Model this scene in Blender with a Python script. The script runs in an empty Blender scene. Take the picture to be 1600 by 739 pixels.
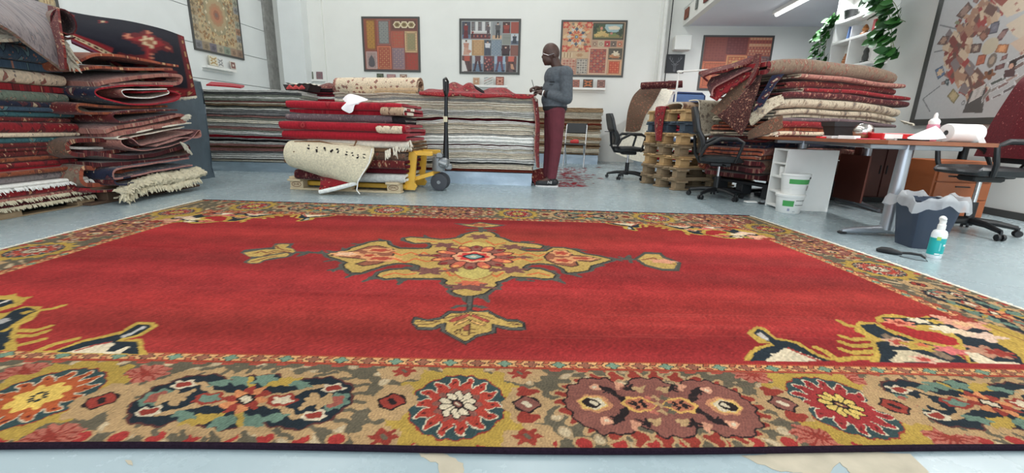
import bpy, bmesh, math, random
import numpy as np
from mathutils import Vector, Matrix, Euler
S = bpy.context.scene
COL = S.collection
R = math.radians
PI = math.pi
# ------------------------------------------------------------------ camera
F_PX, CX, CY = 667.0, 800.0, 369.5
PITCH, ROLL, CAM_H = R(14.2), R(1.63), 0.72
cam = bpy.data.objects.new('camera', bpy.data.cameras.new('camera'))
COL.objects.link(cam)
cam.data.sensor_width = 36.0
cam.data.lens = 36.0 * F_PX / 1600.0
cam.data.clip_start = 0.05
cam.matrix_world = Matrix.Translation((0, 0, CAM_H)) @ Matrix.Rotation(PI / 2 - PITCH, 4, 'X') @ Matrix.Rotation(ROLL, 4, 'Z')
S.camera = cam
# ------------------------------------------------------------------ view, world, lights
S.view_settings.view_transform = 'Standard'
S.view_settings.look = 'None'
S.view_settings.gamma = 1.0
S.view_settings.use_curve_mapping = False
S.view_settings.exposure = 0.0
W = bpy.data.worlds.new('daylight')
S.world = W
W.use_nodes = True
W.node_tree.nodes['Background'].inputs[0].default_value = (0.80, 0.90, 1.0, 1)
W.node_tree.nodes['Background'].inputs[1].default_value = 1.0
TH = R(5.5)                                   # the hall is turned a little against the rug
DX, DY = math.sin(TH), math.cos(TH)           # along the hall, away from the camera
EX, EY = math.cos(TH), -math.sin(TH)          # across the hall, to the right
BW = 10.8                                     # back wall distance at x = 0
def area_light(name, loc, sx, sy, power, rot, color=(1, 1, 1)):
 d = bpy.data.lights.new(name, 'AREA')
 d.shape = 'RECTANGLE'
 d.size, d.size_y, d.energy, d.color = sx, sy, power, color
 o = bpy.data.objects.new(name, d)
 COL.objects.link(o)
 o.location = loc
 o.rotation_euler = rot
 return o
# area lights for three unseen roof lights, and one added at the door opening
ROOF = 6.2
for k, xx in enumerate((-4.2, 0.0, 4.2)):
 area_light('skylight', (xx + 0.1, 4.6, ROOF - 0.04), 1.5, 11.0, 205, (0, 0, -TH), (1.0, 0.985, 0.95))
area_light('door_fill', (-0.2, -3.6, 2.2), 7.0, 4.2, 235, (R(90), 0, -TH), (0.80, 0.91, 1.0))  # unseen fill light added behind the camera
# ------------------------------------------------------------------ pixel helpers (photo pixel -> point on a real surface)
def ray(px, py):
 u, v = px - CX, py - CY
 c, s = math.cos(ROLL), math.sin(ROLL)
 a, b = u * c + v * s, -u * s + v * c
 return np.array([a, F_PX * math.cos(PITCH) - b * math.sin(PITCH), -F_PX * math.sin(PITCH) - b * math.cos(PITCH)])
def G(px, py, z=0.0):
 r = ray(px, py)
 t = (z - CAM_H) / r[2]
 return np.array([0, 0, CAM_H]) + r * t
def AY(px, py, Y):
 r = ray(px, py)
 return np.array([0, 0, CAM_H]) + r * (Y / r[1])
def on_plane(px, py, p0, d):
 n = np.array([-d[1], d[0], 0.0])
 r = ray(px, py)
 o = np.array([0, 0, CAM_H])
 t = n.dot(np.array([p0[0], p0[1], 0]) - o) / n.dot(r)
 return o + r * t
# ------------------------------------------------------------------ colour
def lin(c):
 return tuple((x / 255.0 / 12.92) if x / 255.0 <= 0.04045 else (((x / 255.0) + 0.055) / 1.055) ** 2.4 for x in c)
# ------------------------------------------------------------------ materials
MATS = {}
def nt(m):
 m.use_nodes = True
 t = m.node_tree
 return t, t.nodes, t.links, t.nodes['Principled BSDF']
def setin(b, **kw):
 for k, v in kw.items():
  b.inputs[k.replace('_', ' ')].default_value = v
def plain(name, rgb, rough=0.6, metal=0.0, noise=0.06, scale=12.0, bump=0.0, bscale=80.0, spec=0.5, coat=0.0, alpha=1.0, trans=0.0):
 if name in MATS:
  return MATS[name]
 m = bpy.data.materials.new(name)
 t, N, L, b = nt(m)
 c = lin(rgb)
 setin(b, Roughness=rough, Metallic=metal)
 b.inputs['Specular IOR Level'].default_value = spec
 b.inputs['Coat Weight'].default_value = coat
 b.inputs['Transmission Weight'].default_value = trans
 b.inputs['Alpha'].default_value = alpha
 tc = N.new('ShaderNodeTexCoord')
 n = N.new('ShaderNodeTexNoise')
 n.inputs['Scale'].default_value = scale
 n.inputs['Detail'].default_value = 5
 L.new(tc.outputs['Object'], n.inputs['Vector'])
 mx = N.new('ShaderNodeMix')
 mx.data_type = 'RGBA'
 L.new(n.outputs['Fac'], mx.inputs['Factor'])
 mx.inputs[6].default_value = tuple(max(0, x * (1 - noise * 2)) for x in c) + (1,)
 mx.inputs[7].default_value = tuple(min(1, x * (1 + noise * 2)) for x in c) + (1,)
 L.new(mx.outputs[2], b.inputs['Base Color'])
 if bump:
  n2 = N.new('ShaderNodeTexNoise')
  n2.inputs['Scale'].default_value = bscale
  n2.inputs['Detail'].default_value = 6
  L.new(tc.outputs['Object'], n2.inputs['Vector'])
  bp = N.new('ShaderNodeBump')
  bp.inputs['Strength'].default_value = bump
  bp.inputs['Distance'].default_value = 0.01
  L.new(n2.outputs['Fac'], bp.inputs['Height'])
  L.new(bp.outputs['Normal'], b.inputs['Normal'])
 MATS[name] = m
 return m
def emissive(name, rgb, strength):
 m = bpy.data.materials.new(name)
 t, N, L, b = nt(m)
 b.inputs['Base Color'].default_value = (1, 1, 1, 1)
 b.inputs['Emission Color'].default_value = lin(rgb) + (1,)
 b.inputs['Emission Strength'].default_value = strength
 return m
def painted(name, rough=0.9, bump=0.0, bscale=400.0, vary=0.12, vscale=9.0, spec=0.2, sheen=0.0):
 """colour from the mesh's own printed or woven pattern (attribute Col), with fibre grain on top"""
 if name in MATS:
  return MATS[name]
 m = bpy.data.materials.new(name)
 t, N, L, b = nt(m)
 setin(b, Roughness=rough)
 b.inputs['Specular IOR Level'].default_value = spec
 b.inputs['Sheen Weight'].default_value = sheen
 a = N.new('ShaderNodeAttribute')
 a.attribute_name = 'Col'
 tc = N.new('ShaderNodeTexCoord')
 n = N.new('ShaderNodeTexNoise')
 n.inputs['Scale'].default_value = vscale
 n.inputs['Detail'].default_value = 8
 n.inputs['Roughness'].default_value = 0.7
 L.new(tc.outputs['Object'], n.inputs['Vector'])
 mr = N.new('ShaderNodeMapRange')
 mr.inputs['From Min'].default_value = 0.25
 mr.inputs['From Max'].default_value = 0.75
 mr.inputs['To Min'].default_value = 1 - vary
 mr.inputs['To Max'].default_value = 1 + vary
 L.new(n.outputs['Fac'], mr.inputs['Value'])
 vm = N.new('ShaderNodeVectorMath')
 vm.operation = 'SCALE'
 L.new(a.outputs['Color'], vm.inputs[0])
 L.new(mr.outputs['Result'], vm.inputs['Scale'])
 L.new(vm.outputs['Vector'], b.inputs['Base Color'])
 if bump:
  n2 = N.new('ShaderNodeTexNoise')
  n2.inputs['Scale'].default_value = bscale
  n2.inputs['Detail'].default_value = 3
  L.new(tc.outputs['Object'], n2.inputs['Vector'])
  bp = N.new('ShaderNodeBump')
  bp.inputs['Strength'].default_value = bump
  bp.inputs['Distance'].default_value = 0.006
  L.new(n2.outputs['Fac'], bp.inputs['Height'])
  L.new(bp.outputs['Normal'], b.inputs['Normal'])
 MATS[name] = m
 return m
def carpet(name, field, motif, accent, dark, scale=9.0, amount=0.5, dull=0.0, rough=0.95):
 """knotted carpet: lobed motifs in rows on a field, from the ribbon's own UV in metres"""
 if name in MATS:
  return MATS[name]
 m = bpy.data.materials.new(name)
 t, N, L, b = nt(m)
 setin(b, Roughness=rough)
 b.inputs['Specular IOR Level'].default_value = 0.15
 b.inputs['Sheen Weight'].default_value = 0.15
 uv = N.new('ShaderNodeUVMap')
 uv.uv_map = 'UVMap'
 oi = N.new('ShaderNodeObjectInfo')
 add = N.new('ShaderNodeVectorMath')
 add.operation = 'MULTIPLY_ADD'
 add.inputs[1].default_value = (7.3, 4.1, 0)
 L.new(oi.outputs['Random'], add.inputs[0])
 L.new(uv.outputs['UV'], add.inputs[2])
 wob = N.new('ShaderNodeTexNoise')
 wob.inputs['Scale'].default_value = 14
 L.new(add.outputs[0], wob.inputs['Vector'])
 wm = N.new('ShaderNodeVectorMath')
 wm.operation = 'MULTIPLY_ADD'
 wm.inputs[1].default_value = (0.05, 0.05, 0)
 L.new(wob.outputs['Color'], wm.inputs[0])
 L.new(add.outputs[0], wm.inputs[2])
 v1 = N.new('ShaderNodeTexVoronoi')
 v1.distance = 'MANHATTAN'
 v1.inputs['Scale'].default_value = scale * 1.5
 v1.inputs['Randomness'].default_value = 0.55
 L.new(wm.outputs[0], v1.inputs['Vector'])
 r1 = N.new('ShaderNodeValToRGB')
 r1.color_ramp.interpolation = 'CONSTANT'
 e = r1.color_ramp.elements
 e[0].position, e[0].color = 0.0, lin(dark) + (1,)
 e[1].position, e[1].color = 0.09, lin(accent) + (1,)
 x = e.new(0.12 + .28 * amount)
 x.color = lin(dark) + (1,)
 x = e.new(0.16 + .30 * amount)
 x.color = lin(motif) + (1,)
 x = e.new(0.20 + 0.62 * amount)
 x.color = lin(dark) + (1,)
 x = e.new(0.25 + 0.64 * amount)
 x.color = lin(field) + (1,)
 L.new(v1.outputs['Distance'], r1.inputs['Fac'])
 v2 = N.new('ShaderNodeTexVoronoi')
 v2.inputs['Scale'].default_value = scale * 4.4
 L.new(wm.outputs[0], v2.inputs['Vector'])
 r2 = N.new('ShaderNodeValToRGB')
 r2.color_ramp.interpolation = 'CONSTANT'
 e = r2.color_ramp.elements
 e[0].position, e[0].color = 0.0, (1, 1, 1, 1)
 e[1].position, e[1].color = 0.10 + 0.16 * amount, (0, 0, 0, 1)
 L.new(v2.outputs['Distance'], r2.inputs['Fac'])
 mx = N.new('ShaderNodeMix')
 mx.data_type = 'RGBA'
 L.new(r2.outputs['Color'], mx.inputs['Factor'])
 L.new(r1.outputs['Color'], mx.inputs[6])
 mx.inputs[7].default_value = lin(accent) + (1,)
 n = N.new('ShaderNodeTexNoise')
 n.inputs['Scale'].default_value = 60
 n.inputs['Detail'].default_value = 6
 L.new(add.outputs[0], n.inputs['Vector'])
 mr = N.new('ShaderNodeMapRange')
 mr.inputs['From Min'].default_value = 0.3
 mr.inputs['From Max'].default_value = 0.7
 mr.inputs['To Min'].default_value = 0.78
 mr.inputs['To Max'].default_value = 1.22
 L.new(n.outputs['Fac'], mr.inputs['Value'])
 vm = N.new('ShaderNodeVectorMath')
 vm.operation = 'SCALE'
 fade = N.new('ShaderNodeMix')
 fade.data_type = 'RGBA'
 fade.inputs['Factor'].default_value = dull * .3
 L.new(mx.outputs[2], fade.inputs[6])
 fade.inputs[7].default_value = lin(field) + (1,)
 L.new(fade.outputs[2], vm.inputs[0])
 L.new(mr.outputs['Result'], vm.inputs['Scale'])
 L.new(vm.outputs[0], b.inputs['Base Color'])
 bp = N.new('ShaderNodeBump')
 bp.inputs['Strength'].default_value = 0.5
 bp.inputs['Distance'].default_value = 0.004
 L.new(n.outputs['Fac'], bp.inputs['Height'])
 L.new(bp.outputs['Normal'], b.inputs['Normal'])
 MATS[name] = m
 return m
def fleece(name, rgb, streak=0.35, scale=30.0):
 """cut edge or shaggy pile of an undyed wool carpet"""
 if name in MATS:
  return MATS[name]
 m = bpy.data.materials.new(name)
 t, N, L, b = nt(m)
 setin(b, Roughness=1.0)
 b.inputs['Specular IOR Level'].default_value = 0.1
 tc = N.new('ShaderNodeTexCoord')
 oi = N.new('ShaderNodeObjectInfo')
 ad = N.new('ShaderNodeVectorMath')
 ad.operation = 'MULTIPLY_ADD'
 ad.inputs[1].default_value = (31.0, 17.0, 5.0)
 L.new(oi.outputs['Random'], ad.inputs[0])
 L.new(tc.outputs['Object'], ad.inputs[2])
 n = N.new('ShaderNodeTexNoise')
 n.inputs['Scale'].default_value = scale
 n.inputs['Detail'].default_value = 8
 n.inputs['Roughness'].default_value = 0.75
 L.new(ad.outputs[0], n.inputs['Vector'])
 c = lin(rgb)
 r = N.new('ShaderNodeValToRGB')
 e = r.color_ramp.elements
 e[0].position, e[0].color = 0.30, tuple(x * (1 - streak) for x in c) + (1,)
 e[1].position, e[1].color = 0.66, tuple(min(1, x * (1 + streak * 0.5)) for x in c) + (1,)
 L.new(n.outputs['Fac'], r.inputs['Fac'])
 L.new(r.outputs['Color'], b.inputs['Base Color'])
 bp = N.new('ShaderNodeBump')
 bp.inputs['Strength'].default_value = 0.9
 bp.inputs['Distance'].default_value = 0.012
 L.new(n.outputs['Fac'], bp.inputs['Height'])
 L.new(bp.outputs['Normal'], b.inputs['Normal'])
 MATS[name] = m
 return m
# ------------------------------------------------------------------ objects and meshes
def tag(o, label=None, cat=None, group=None, kind=None):
 if label:
  o['label'] = label
 if cat:
  o['category'] = cat
 if group:
  o['group'] = group
 if kind:
  o['kind'] = kind
 return o
def thing(name, label, cat, loc=(0, 0, 0), rz=0.0, group=None):
 o = bpy.data.objects.new(name, None)
 o.empty_display_size = 0.1
 COL.objects.link(o)
 o.location = [float(v) for v in loc]
 o.rotation_euler = (0, 0, rz)
 return tag(o, label, cat, group)
def link(name, me, mats, parent=None, loc=None, rot=None):
 o = bpy.data.objects.new(name, me)
 COL.objects.link(o)
 if mats is not None:
  if not isinstance(mats, (list, tuple)):
   mats = [mats]
  if len(me.materials) == 0:
   for m in mats:
    me.materials.append(m)
 if parent is not None:
  o.parent = parent
 if loc is not None:
  o.location = [float(v) for v in loc]
 if rot is not None:
  o.rotation_euler = rot
 return o
class MB:
 """collects boxes, tubes, lathes ... into one mesh"""
 def __init__(s):
  s.v, s.f, s.m = [], [], []
 def add(s, vs, fs, mi=0):
  k = len(s.v)
  s.v.extend([tuple(float(c) for c in p) for p in vs])
  s.f.extend([tuple(i + k for i in f) for f in fs])
  s.m.extend([mi] * len(fs))
  return s
 def box(s, c, d, mi=0, M=None, bev=0.0):
  hx, hy, hz = d[0] / 2, d[1] / 2, d[2] / 2
  if bev <= 0:
   vs = [(sx * hx, sy * hy, sz * hz) for sz in (-1, 1) for sy in (-1, 1) for sx in (-1, 1)]
   fs = [(0, 2, 3, 1), (4, 5, 7, 6), (0, 1, 5, 4), (2, 6, 7, 3), (0, 4, 6, 2), (1, 3, 7, 5)]
  else:
   bv = min(bev, hx * .9, hy * .9, hz * .9)
   vs, fs = [], []
   prof = [(-hz, bv), (-hz + bv, 0), (hz - bv, 0), (hz, bv)]
   for z, ins in prof:
    ax, ay = hx - ins, hy - ins
    c1 = bv * 0.7
    ring = [(-ax + c1, -ay), (ax - c1, -ay), (ax, -ay + c1), (ax, ay - c1), (ax - c1, ay), (-ax + c1, ay), (-ax, ay - c1), (-ax, -ay + c1)]
    vs += [(x, y, z) for x, y in ring]
   for k in range(3):
    for i in range(8):
     j = (i + 1) % 8
     fs.append((k * 8 + i, k * 8 + j, k * 8 + 8 + j, k * 8 + 8 + i))
   fs.append(tuple(reversed(range(8))))
   fs.append(tuple(range(24, 32)))
  if M is not None:
   vs = [tuple(M @ Vector(p)) for p in vs]
  return s.add([(p[0] + c[0], p[1] + c[1], p[2] + c[2]) for p in vs], fs, mi)
 def tube(s, pts, r, n=10, mi=0, cap=True, closed=False):
  pts = [Vector([float(c) for c in p]) for p in pts]
  k = len(pts)
  rr = r if isinstance(r, (list, tuple)) else [r] * k
  vs, fs = [], []
  up = None
  for i, p in enumerate(pts):
   if closed:
    d = pts[(i + 1) % k] - pts[i - 1]
   else:
    d = pts[min(i + 1, k - 1)] - pts[max(i - 1, 0)]
   d.normalize()
   if up is None:
    up = Vector((0, 0, 1)) if abs(d.z) < 0.9 else Vector((1, 0, 0))
   a = d.cross(up)
   if a.length < 1e-5:
    a = d.cross(Vector((0, 1, 0)))
   a.normalize()
   b = a.cross(d)
   up = b
   for j in range(n):
    an = 2 * PI * j / n
    vs.append(p + (a * math.cos(an) + b * math.sin(an)) * rr[i])
  for i in range(k if closed else k - 1):
   i2 = (i + 1) % k
   for j in range(n):
    j2 = (j + 1) % n
    fs.append((i * n + j, i * n + j2, i2 * n + j2, i2 * n + j))
  if cap and not closed:
   fs.append(tuple(range(n)))
   fs.append(tuple(reversed(range((k - 1) * n, k * n))))
  return s.add(vs, fs, mi)
 def lathe(s, prof, c=(0, 0, 0), n=24, mi=0, cap=True, M=None):
  vs, fs = [], []
  for r, z in prof:
   for j in range(n):
    an = 2 * PI * j / n
    vs.append((r * math.cos(an), r * math.sin(an), z))
  for i in range(len(prof) - 1):
   for j in range(n):
    j2 = (j + 1) % n
    fs.append((i * n + j, i * n + j2, (i + 1) * n + j2, (i + 1) * n + j))
  if cap:
   fs.append(tuple(reversed(range(n))))
   k = (len(prof) - 1) * n
   fs.append(tuple(range(k, k + n)))
  if M is not None:
   vs = [tuple(M @ Vector(p)) for p in vs]
  return s.add([(p[0] + c[0], p[1] + c[1], p[2] + c[2]) for p in vs], fs, mi)
 def prism(s, poly, z0, z1, M=None, mi=0):
  n = len(poly)
  vs = [(x, y, z0) for x, y in poly] + [(x, y, z1) for x, y in poly]
  fs = [(i, (i + 1) % n, n + (i + 1) % n, n + i) for i in range(n)]
  fs.append(tuple(reversed(range(n))))
  fs.append(tuple(range(n, 2 * n)))
  if M is not None:
   vs = [tuple(M @ Vector(p)) for p in vs]
  return s.add(vs, fs, mi)
 def grid(s, P, mi=0):
  a, b = P.shape[0], P.shape[1]
  fs = [(i * b + j, i * b + j + 1, (i + 1) * b + j + 1, (i + 1) * b + j) for i in range(a - 1) for j in range(b - 1)]
  return s.add(P.reshape(-1, 3), fs, mi)
 def mesh(s, name, smooth=False):
  me = bpy.data.meshes.new(name)
  me.from_pydata(s.v, [], s.f)
  me.polygons.foreach_set('material_index', s.m)
  if smooth:
   me.polygons.foreach_set('use_smooth', [True] * len(s.f))
  me.update()
  return me
 def build(s, name, mats, parent=None, loc=None, rot=None, smooth=False):
  me = s.mesh(name, smooth)
  bm = bmesh.new()
  bm.from_mesh(me)
  bmesh.ops.recalc_face_normals(bm, faces=bm.faces)
  bm.to_mesh(me)
  bm.free()
  o = link(name, me, mats, parent, loc, rot)
  if smooth:
   autosmooth(me)
  return o
def autosmooth(me, ang=0.7):
 bm = bmesh.new()
 bm.from_mesh(me)
 for e in bm.edges:
  if len(e.link_faces) == 2 and e.calc_face_angle(0) > ang:
   e.smooth = False
 bm.to_mesh(me)
 bm.free()
def copy_tree(o, parent=None):
 c = o.copy()
 COL.objects.link(c)
 if parent is not None:
  c.parent = parent
 for ch in list(o.children):
  copy_tree(ch, c)
 return c
def struct(o):
 o['kind'] = 'structure'
 return o
def frame(ax, ay=None, az=None, o=(0, 0, 0)):
 """matrix from three axes and an origin"""
 M = Matrix.Identity(4)
 for i in range(3):
  M[i][0], M[i][1], M[i][2], M[i][3] = ax[i], ay[i], az[i], o[i]
 return M
ORD = ['zeroth', 'topmost', 'second', 'third', 'fourth', 'fifth', 'sixth', 'seventh', 'eighth', 'ninth', 'tenth', 'eleventh', 'twelfth', 'thirteenth', 'fourteenth', 'fifteenth',
  'sixteenth', 'seventeenth', 'eighteenth', 'nineteenth', 'twentieth', 'twenty-first', 'twenty-second', 'twenty-third', 'twenty-fourth', 'twenty-fifth', 'twenty-sixth',
  'twenty-seventh', 'twenty-eighth', 'twenty-ninth', 'thirtieth', 'thirty-first', 'thirty-second', 'thirty-third', 'thirty-fourth']
# ------------------------------------------------------------------ painter for woven or printed patterns
class Cv:
 def __init__(s, x, y, base=(128, 128, 128)):
  s.x, s.y = np.asarray(x, float).ravel(), np.asarray(y, float).ravel()
  s.c = np.empty((s.x.size, 3))
  s.c[:] = base
 def near(s, x0, x1, y0, y1):
  return np.nonzero((s.x >= x0) & (s.x <= x1) & (s.y >= y0) & (s.y <= y1))[0]
 def poly(s, pts, col):
  p = np.asarray(pts, float)[:, :2]
  i = s.near(p[:, 0].min(), p[:, 0].max(), p[:, 1].min(), p[:, 1].max())
  if i.size == 0:
   return
  x, y = s.x[i], s.y[i]
  ins = np.zeros(i.size, bool)
  q = np.roll(p, -1, 0)
  for (x0, y0), (x1, y1) in zip(p, q):
   if y0 == y1:
    continue
   k = (y0 > y) != (y1 > y)
   ins ^= k & (x < (x1 - x0) * (y - y0) / (y1 - y0) + x0)
  s.c[i[ins]] = col
 def stroke(s, pts, w, col, closed=False):
  p = np.asarray(pts, float)[:, :2]
  if closed:
   p = np.vstack([p, p[:1]])
  for a, b in zip(p[:-1], p[1:]):
   i = s.near(min(a[0], b[0]) - w, max(a[0], b[0]) + w, min(a[1], b[1]) - w, max(a[1], b[1]) + w)
   if i.size == 0:
    continue
   d = b - a
   l2 = max(d.dot(d), 1e-12)
   t = np.clip(((s.x[i] - a[0]) * d[0] + (s.y[i] - a[1]) * d[1]) / l2, 0, 1)
   e = (s.x[i] - a[0] - t * d[0]) ** 2 + (s.y[i] - a[1] - t * d[1]) ** 2
   s.c[i[e <= (w / 2) ** 2]] = col
 def rect(s, x0, y0, x1, y1, col):
  s.c[s.near(min(x0, x1), max(x0, x1), min(y0, y1), max(y0, y1))] = col
 def lobed(s, cx, cy, rx, ry, col, n=0, amp=0.0, rot=0.0, ph=0.0, rag=0.0):
  m = max(rx, ry) * (1 + amp + rag)
  i = s.near(cx - m, cx + m, cy - m, cy + m)
  if i.size == 0:
   return
  dx, dy = s.x[i] - cx, s.y[i] - cy
  c_, s_ = math.cos(rot), math.sin(rot)
  a, b = (dx * c_ + dy * s_) / rx, (-dx * s_ + dy * c_) / ry
  th = np.arctan2(b, a)
  lim = 1.0 + (amp * np.cos(n * th + ph) if n else 0.0)
  if rag:
   lim = lim + rag * np.sin(th * 37 + cx * 91) * np.sin(th * 23 + cy * 57)
  s.c[i[np.hypot(a, b) <= lim]] = col
def put_colors(me, c):
 """c: sRGB 0-255 per vertex"""
 x = np.clip(np.asarray(c, float), 0, 255) / 255.0
 l = np.where(x <= 0.04045, x / 12.92, ((x + 0.055) / 1.055) ** 2.4)
 at = me.color_attributes.new('Col', 'FLOAT_COLOR', 'POINT')
 buf = np.ones((len(me.vertices), 4), np.float32)
 buf[:len(l), :3] = l
 at.data.foreach_set('color', buf.ravel())
def np_mesh(name, V, Q, smooth=False):
 me = bpy.data.meshes.new(name)
 V = np.asarray(V, np.float32)
 Q = np.asarray(Q, np.int32)
 me.vertices.add(len(V))
 me.vertices.foreach_set('co', V.ravel())
 me.loops.add(Q.size)
 me.loops.foreach_set('vertex_index', Q.ravel())
 me.polygons.add(len(Q))
 me.polygons.foreach_set('loop_start', np.arange(0, Q.size, Q.shape[1], dtype=np.int32))
 me.polygons.foreach_set('loop_total', np.full(len(Q), Q.shape[1], np.int32))
 if smooth:
  me.polygons.foreach_set('use_smooth', np.ones(len(Q), bool))
 me.update(calc_edges=True)
 return me
def grid_quads(a, b, off=0):
 i, j = np.meshgrid(np.arange(a - 1), np.arange(b - 1), indexing='ij')
 k = (i * b + j).ravel() + off
 return np.stack([k, k + 1, k + b + 1, k + b], 1)
def seg_noise(seed, n=7):
 r = random.Random(seed)
 tr = [(r.uniform(-1, 1), r.uniform(-1, 1), r.uniform(0, 6.28), r.uniform(0.5, 1)) for _ in range(n)]
 def f(x, y, k=1.0):
  z = 0
  for a, b, p, w in tr:
   z = z + w * np.sin(k * (a * x + b * y) + p)
  return z / n * 1.6
 return f
# ================================================================== THE HALL
m_floor = bpy.data.materials.new('painted_floor')
t, N, L, b = nt(m_floor)
tc = N.new('ShaderNodeTexCoord')
n1 = N.new('ShaderNodeTexNoise'); n1.inputs['Scale'].default_value = 0.9; n1.inputs['Detail'].default_value = 6
n2 = N.new('ShaderNodeTexNoise'); n2.inputs['Scale'].default_value = 5.5; n2.inputs['Detail'].default_value = 9; n2.inputs['Roughness'].default_value = 0.7
L.new(tc.outputs['Object'], n1.inputs['Vector']); L.new(tc.outputs['Object'], n2.inputs['Vector'])
r1 = N.new('ShaderNodeValToRGB')
e = r1.color_ramp.elements
e[0].position, e[0].color = 0.30, lin((146, 162, 167)) + (1,)
e[1].position, e[1].color = 0.64, lin((160, 175, 180)) + (1,)
L.new(n1.outputs['Fac'], r1.inputs['Fac'])
mx = N.new('ShaderNodeMix'); mx.data_type = 'RGBA'; mx.blend_type = 'MULTIPLY'
mx.inputs['Factor'].default_value = 0.05
L.new(r1.outputs['Color'], mx.inputs[6])
r2 = N.new('ShaderNodeValToRGB')
e = r2.color_ramp.elements
e[0].position, e[0].color = 0.30, (0.78, 0.79, 0.80, 1)
e[1].position, e[1].color = 0.55, (1, 1, 1, 1)
L.new(n2.outputs['Fac'], r2.inputs['Fac']); L.new(r2.outputs['Color'], mx.inputs[7])
L.new(mx.outputs[2], b.inputs['Base Color'])
rr = N.new('ShaderNodeMapRange'); rr.inputs['To Min'].default_value = 0.22; rr.inputs['To Max'].default_value = 0.32
L.new(n2.outputs['Fac'], rr.inputs['Value']); L.new(rr.outputs['Result'], b.inputs['Roughness'])
b.inputs['Specular IOR Level'].default_value = 0.55
bp = N.new('ShaderNodeBump'); bp.inputs['Strength'].default_value = 0.05; bp.inputs['Distance'].default_value = 0.01
L.new(n1.outputs['Fac'], bp.inputs['Height']); L.new(bp.outputs['Normal'], b.inputs['Normal'])
m_wall = plain('white_render', (232, 233, 228), 0.85, noise=0.02, scale=2.5, bump=0.12, bscale=30)
m_panel = plain('white_painted_panel', (226, 230, 229), 0.8, noise=0.03, scale=3.0, bump=0.2, bscale=45)
m_soffit = plain('soffit_white', (226, 229, 236), 0.85, noise=0.02, scale=3)
m_rough = plain('bare_concrete', (150, 150, 146), 0.95, noise=0.25, scale=9, bump=0.8, bscale=25)
m_ceil = plain('ceiling_white', (225, 226, 224), 0.9, noise=0.02)
m_white = plain('white_lacquer', (236, 236, 232), 0.45, noise=0.015)
m_black = plain('black_plastic', (26, 27, 29), 0.45, noise=0.05)
m_dark = plain('dark_metal', (44, 46, 48), 0.4, metal=0.6)
m_chrome = plain('chrome', (205, 208, 212), 0.22, metal=1.0, noise=0.02)
m_alu = plain('silver_metal', (176, 180, 186), 0.35, metal=0.75, noise=0.03)
def hall(u, v, z=0.0):
 """u metres right of and v metres along the hall axis through the camera"""
 return (u * EX + v * DX, u * EY + v * DY, z)
fl = MB().box((0.0, 4.0, -0.05), (22, 20, 0.1)).build('floor', m_floor, rot=(0, 0, -TH)); struct(fl)
# bare patches where the paint has come off in front of the rug
m_patch = plain('worn_concrete', (178, 168, 148), 0.7, noise=0.16, scale=14)
def patch(pts, name='bare_patch'):
 rnd = random.Random(len(pts) * 7 + int(pts[0][0]))
 P = [G(x, y)[:2] for x, y in pts]
 out = []
 jt_ = .05 * float(np.ptp(np.array(P), 0).min())
 for i in range(len(P)):
  a, c = P[i], P[(i + 1) % len(P)]
  for k in range(4):
   q = a + (c - a) * k / 4
   out.append((q[0] + rnd.uniform(-jt_, jt_), q[1] + rnd.uniform(-jt_, jt_)))
 q = MB().prism(out, 0.0002, 0.0012).build(name, m_patch, fl)
 bm = bmesh.new(); bm.from_mesh(q.data); bmesh.ops.triangulate(bm, faces=bm.faces, ngon_method="EAR_CLIP"); bm.to_mesh(q.data); bm.free()
 return q
fl.rotation_euler = (0, 0, -TH)
pa = [patch([(1160, 712), (1230, 708), (1320, 706), (1420, 708), (1452, 738), (1400, 752), (1330, 740), (1310, 722), (1296, 742), (1250, 739), (1210, 735)]),
  patch([(655, 708), (700, 710), (722, 724), (724, 745), (690, 748), (684, 726), (660, 716)]),
  patch([(196, 719), (206, 720), (208, 728), (200, 726)])]
for q in pa:
 q.matrix_parent_inverse = Matrix.Rotation(TH, 4, 'Z')
# walls (box in hall coordinates, rotated with the hall)
HR = Matrix.Rotation(-TH, 4, 'Z')
def hbox(name, u0, u1, v0, v1, z0, z1, mat, parent=None, bev=0.0):
 c = Vector(hall((u0 + u1) / 2, (v0 + v1) / 2, (z0 + z1) / 2))
 return MB().box((0, 0, 0), (abs(u1 - u0), abs(v1 - v0), abs(z1 - z0)), bev=bev).build(name, mat, parent, c, (0, 0, -TH))
VB = BW * DY                        # hall coordinate of the back wall
UL = -6.27 * EX - 11.3 * DX * -0 + 0  # replaced below
pl = AY(430, 110, 11.3)
UL = pl[0] * EX + pl[1] * EY        # hall coordinate of the left wall
pr = np.array([4.9, 4.44])
UR = pr[0] * EX + pr[1] * EY        # right wall face
VC = 7.62                           # far end of the right wall slab
SOF = 3.05                          # underside of the gallery on the right
pb = AY(1066, 53, 10.4)
UB = pb[0] * EX + pb[1] * EY        # outer face of the gallery edge beam
wb = struct(hbox('wall_back', UL - 0.6, UR + 4.5, VB, VB + 0.2, 0, ROOF, m_wall))
wr = struct(hbox('wall_right', UR, UR + 0.18, -4.0, VC, 0, SOF, m_wall))
struct(hbox('wall_right_far', UR + 4.3, UR + 4.5, -4.0, VB, 0, SOF, m_wall))
# lower band of the right wall with its dark plinth
bb = struct(hbox('baseboard_right', UR - 0.02, UR, -3.0, VC, 0, 0.07, plain('plinth_grey', (70, 70, 68), 0.7)))
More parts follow.
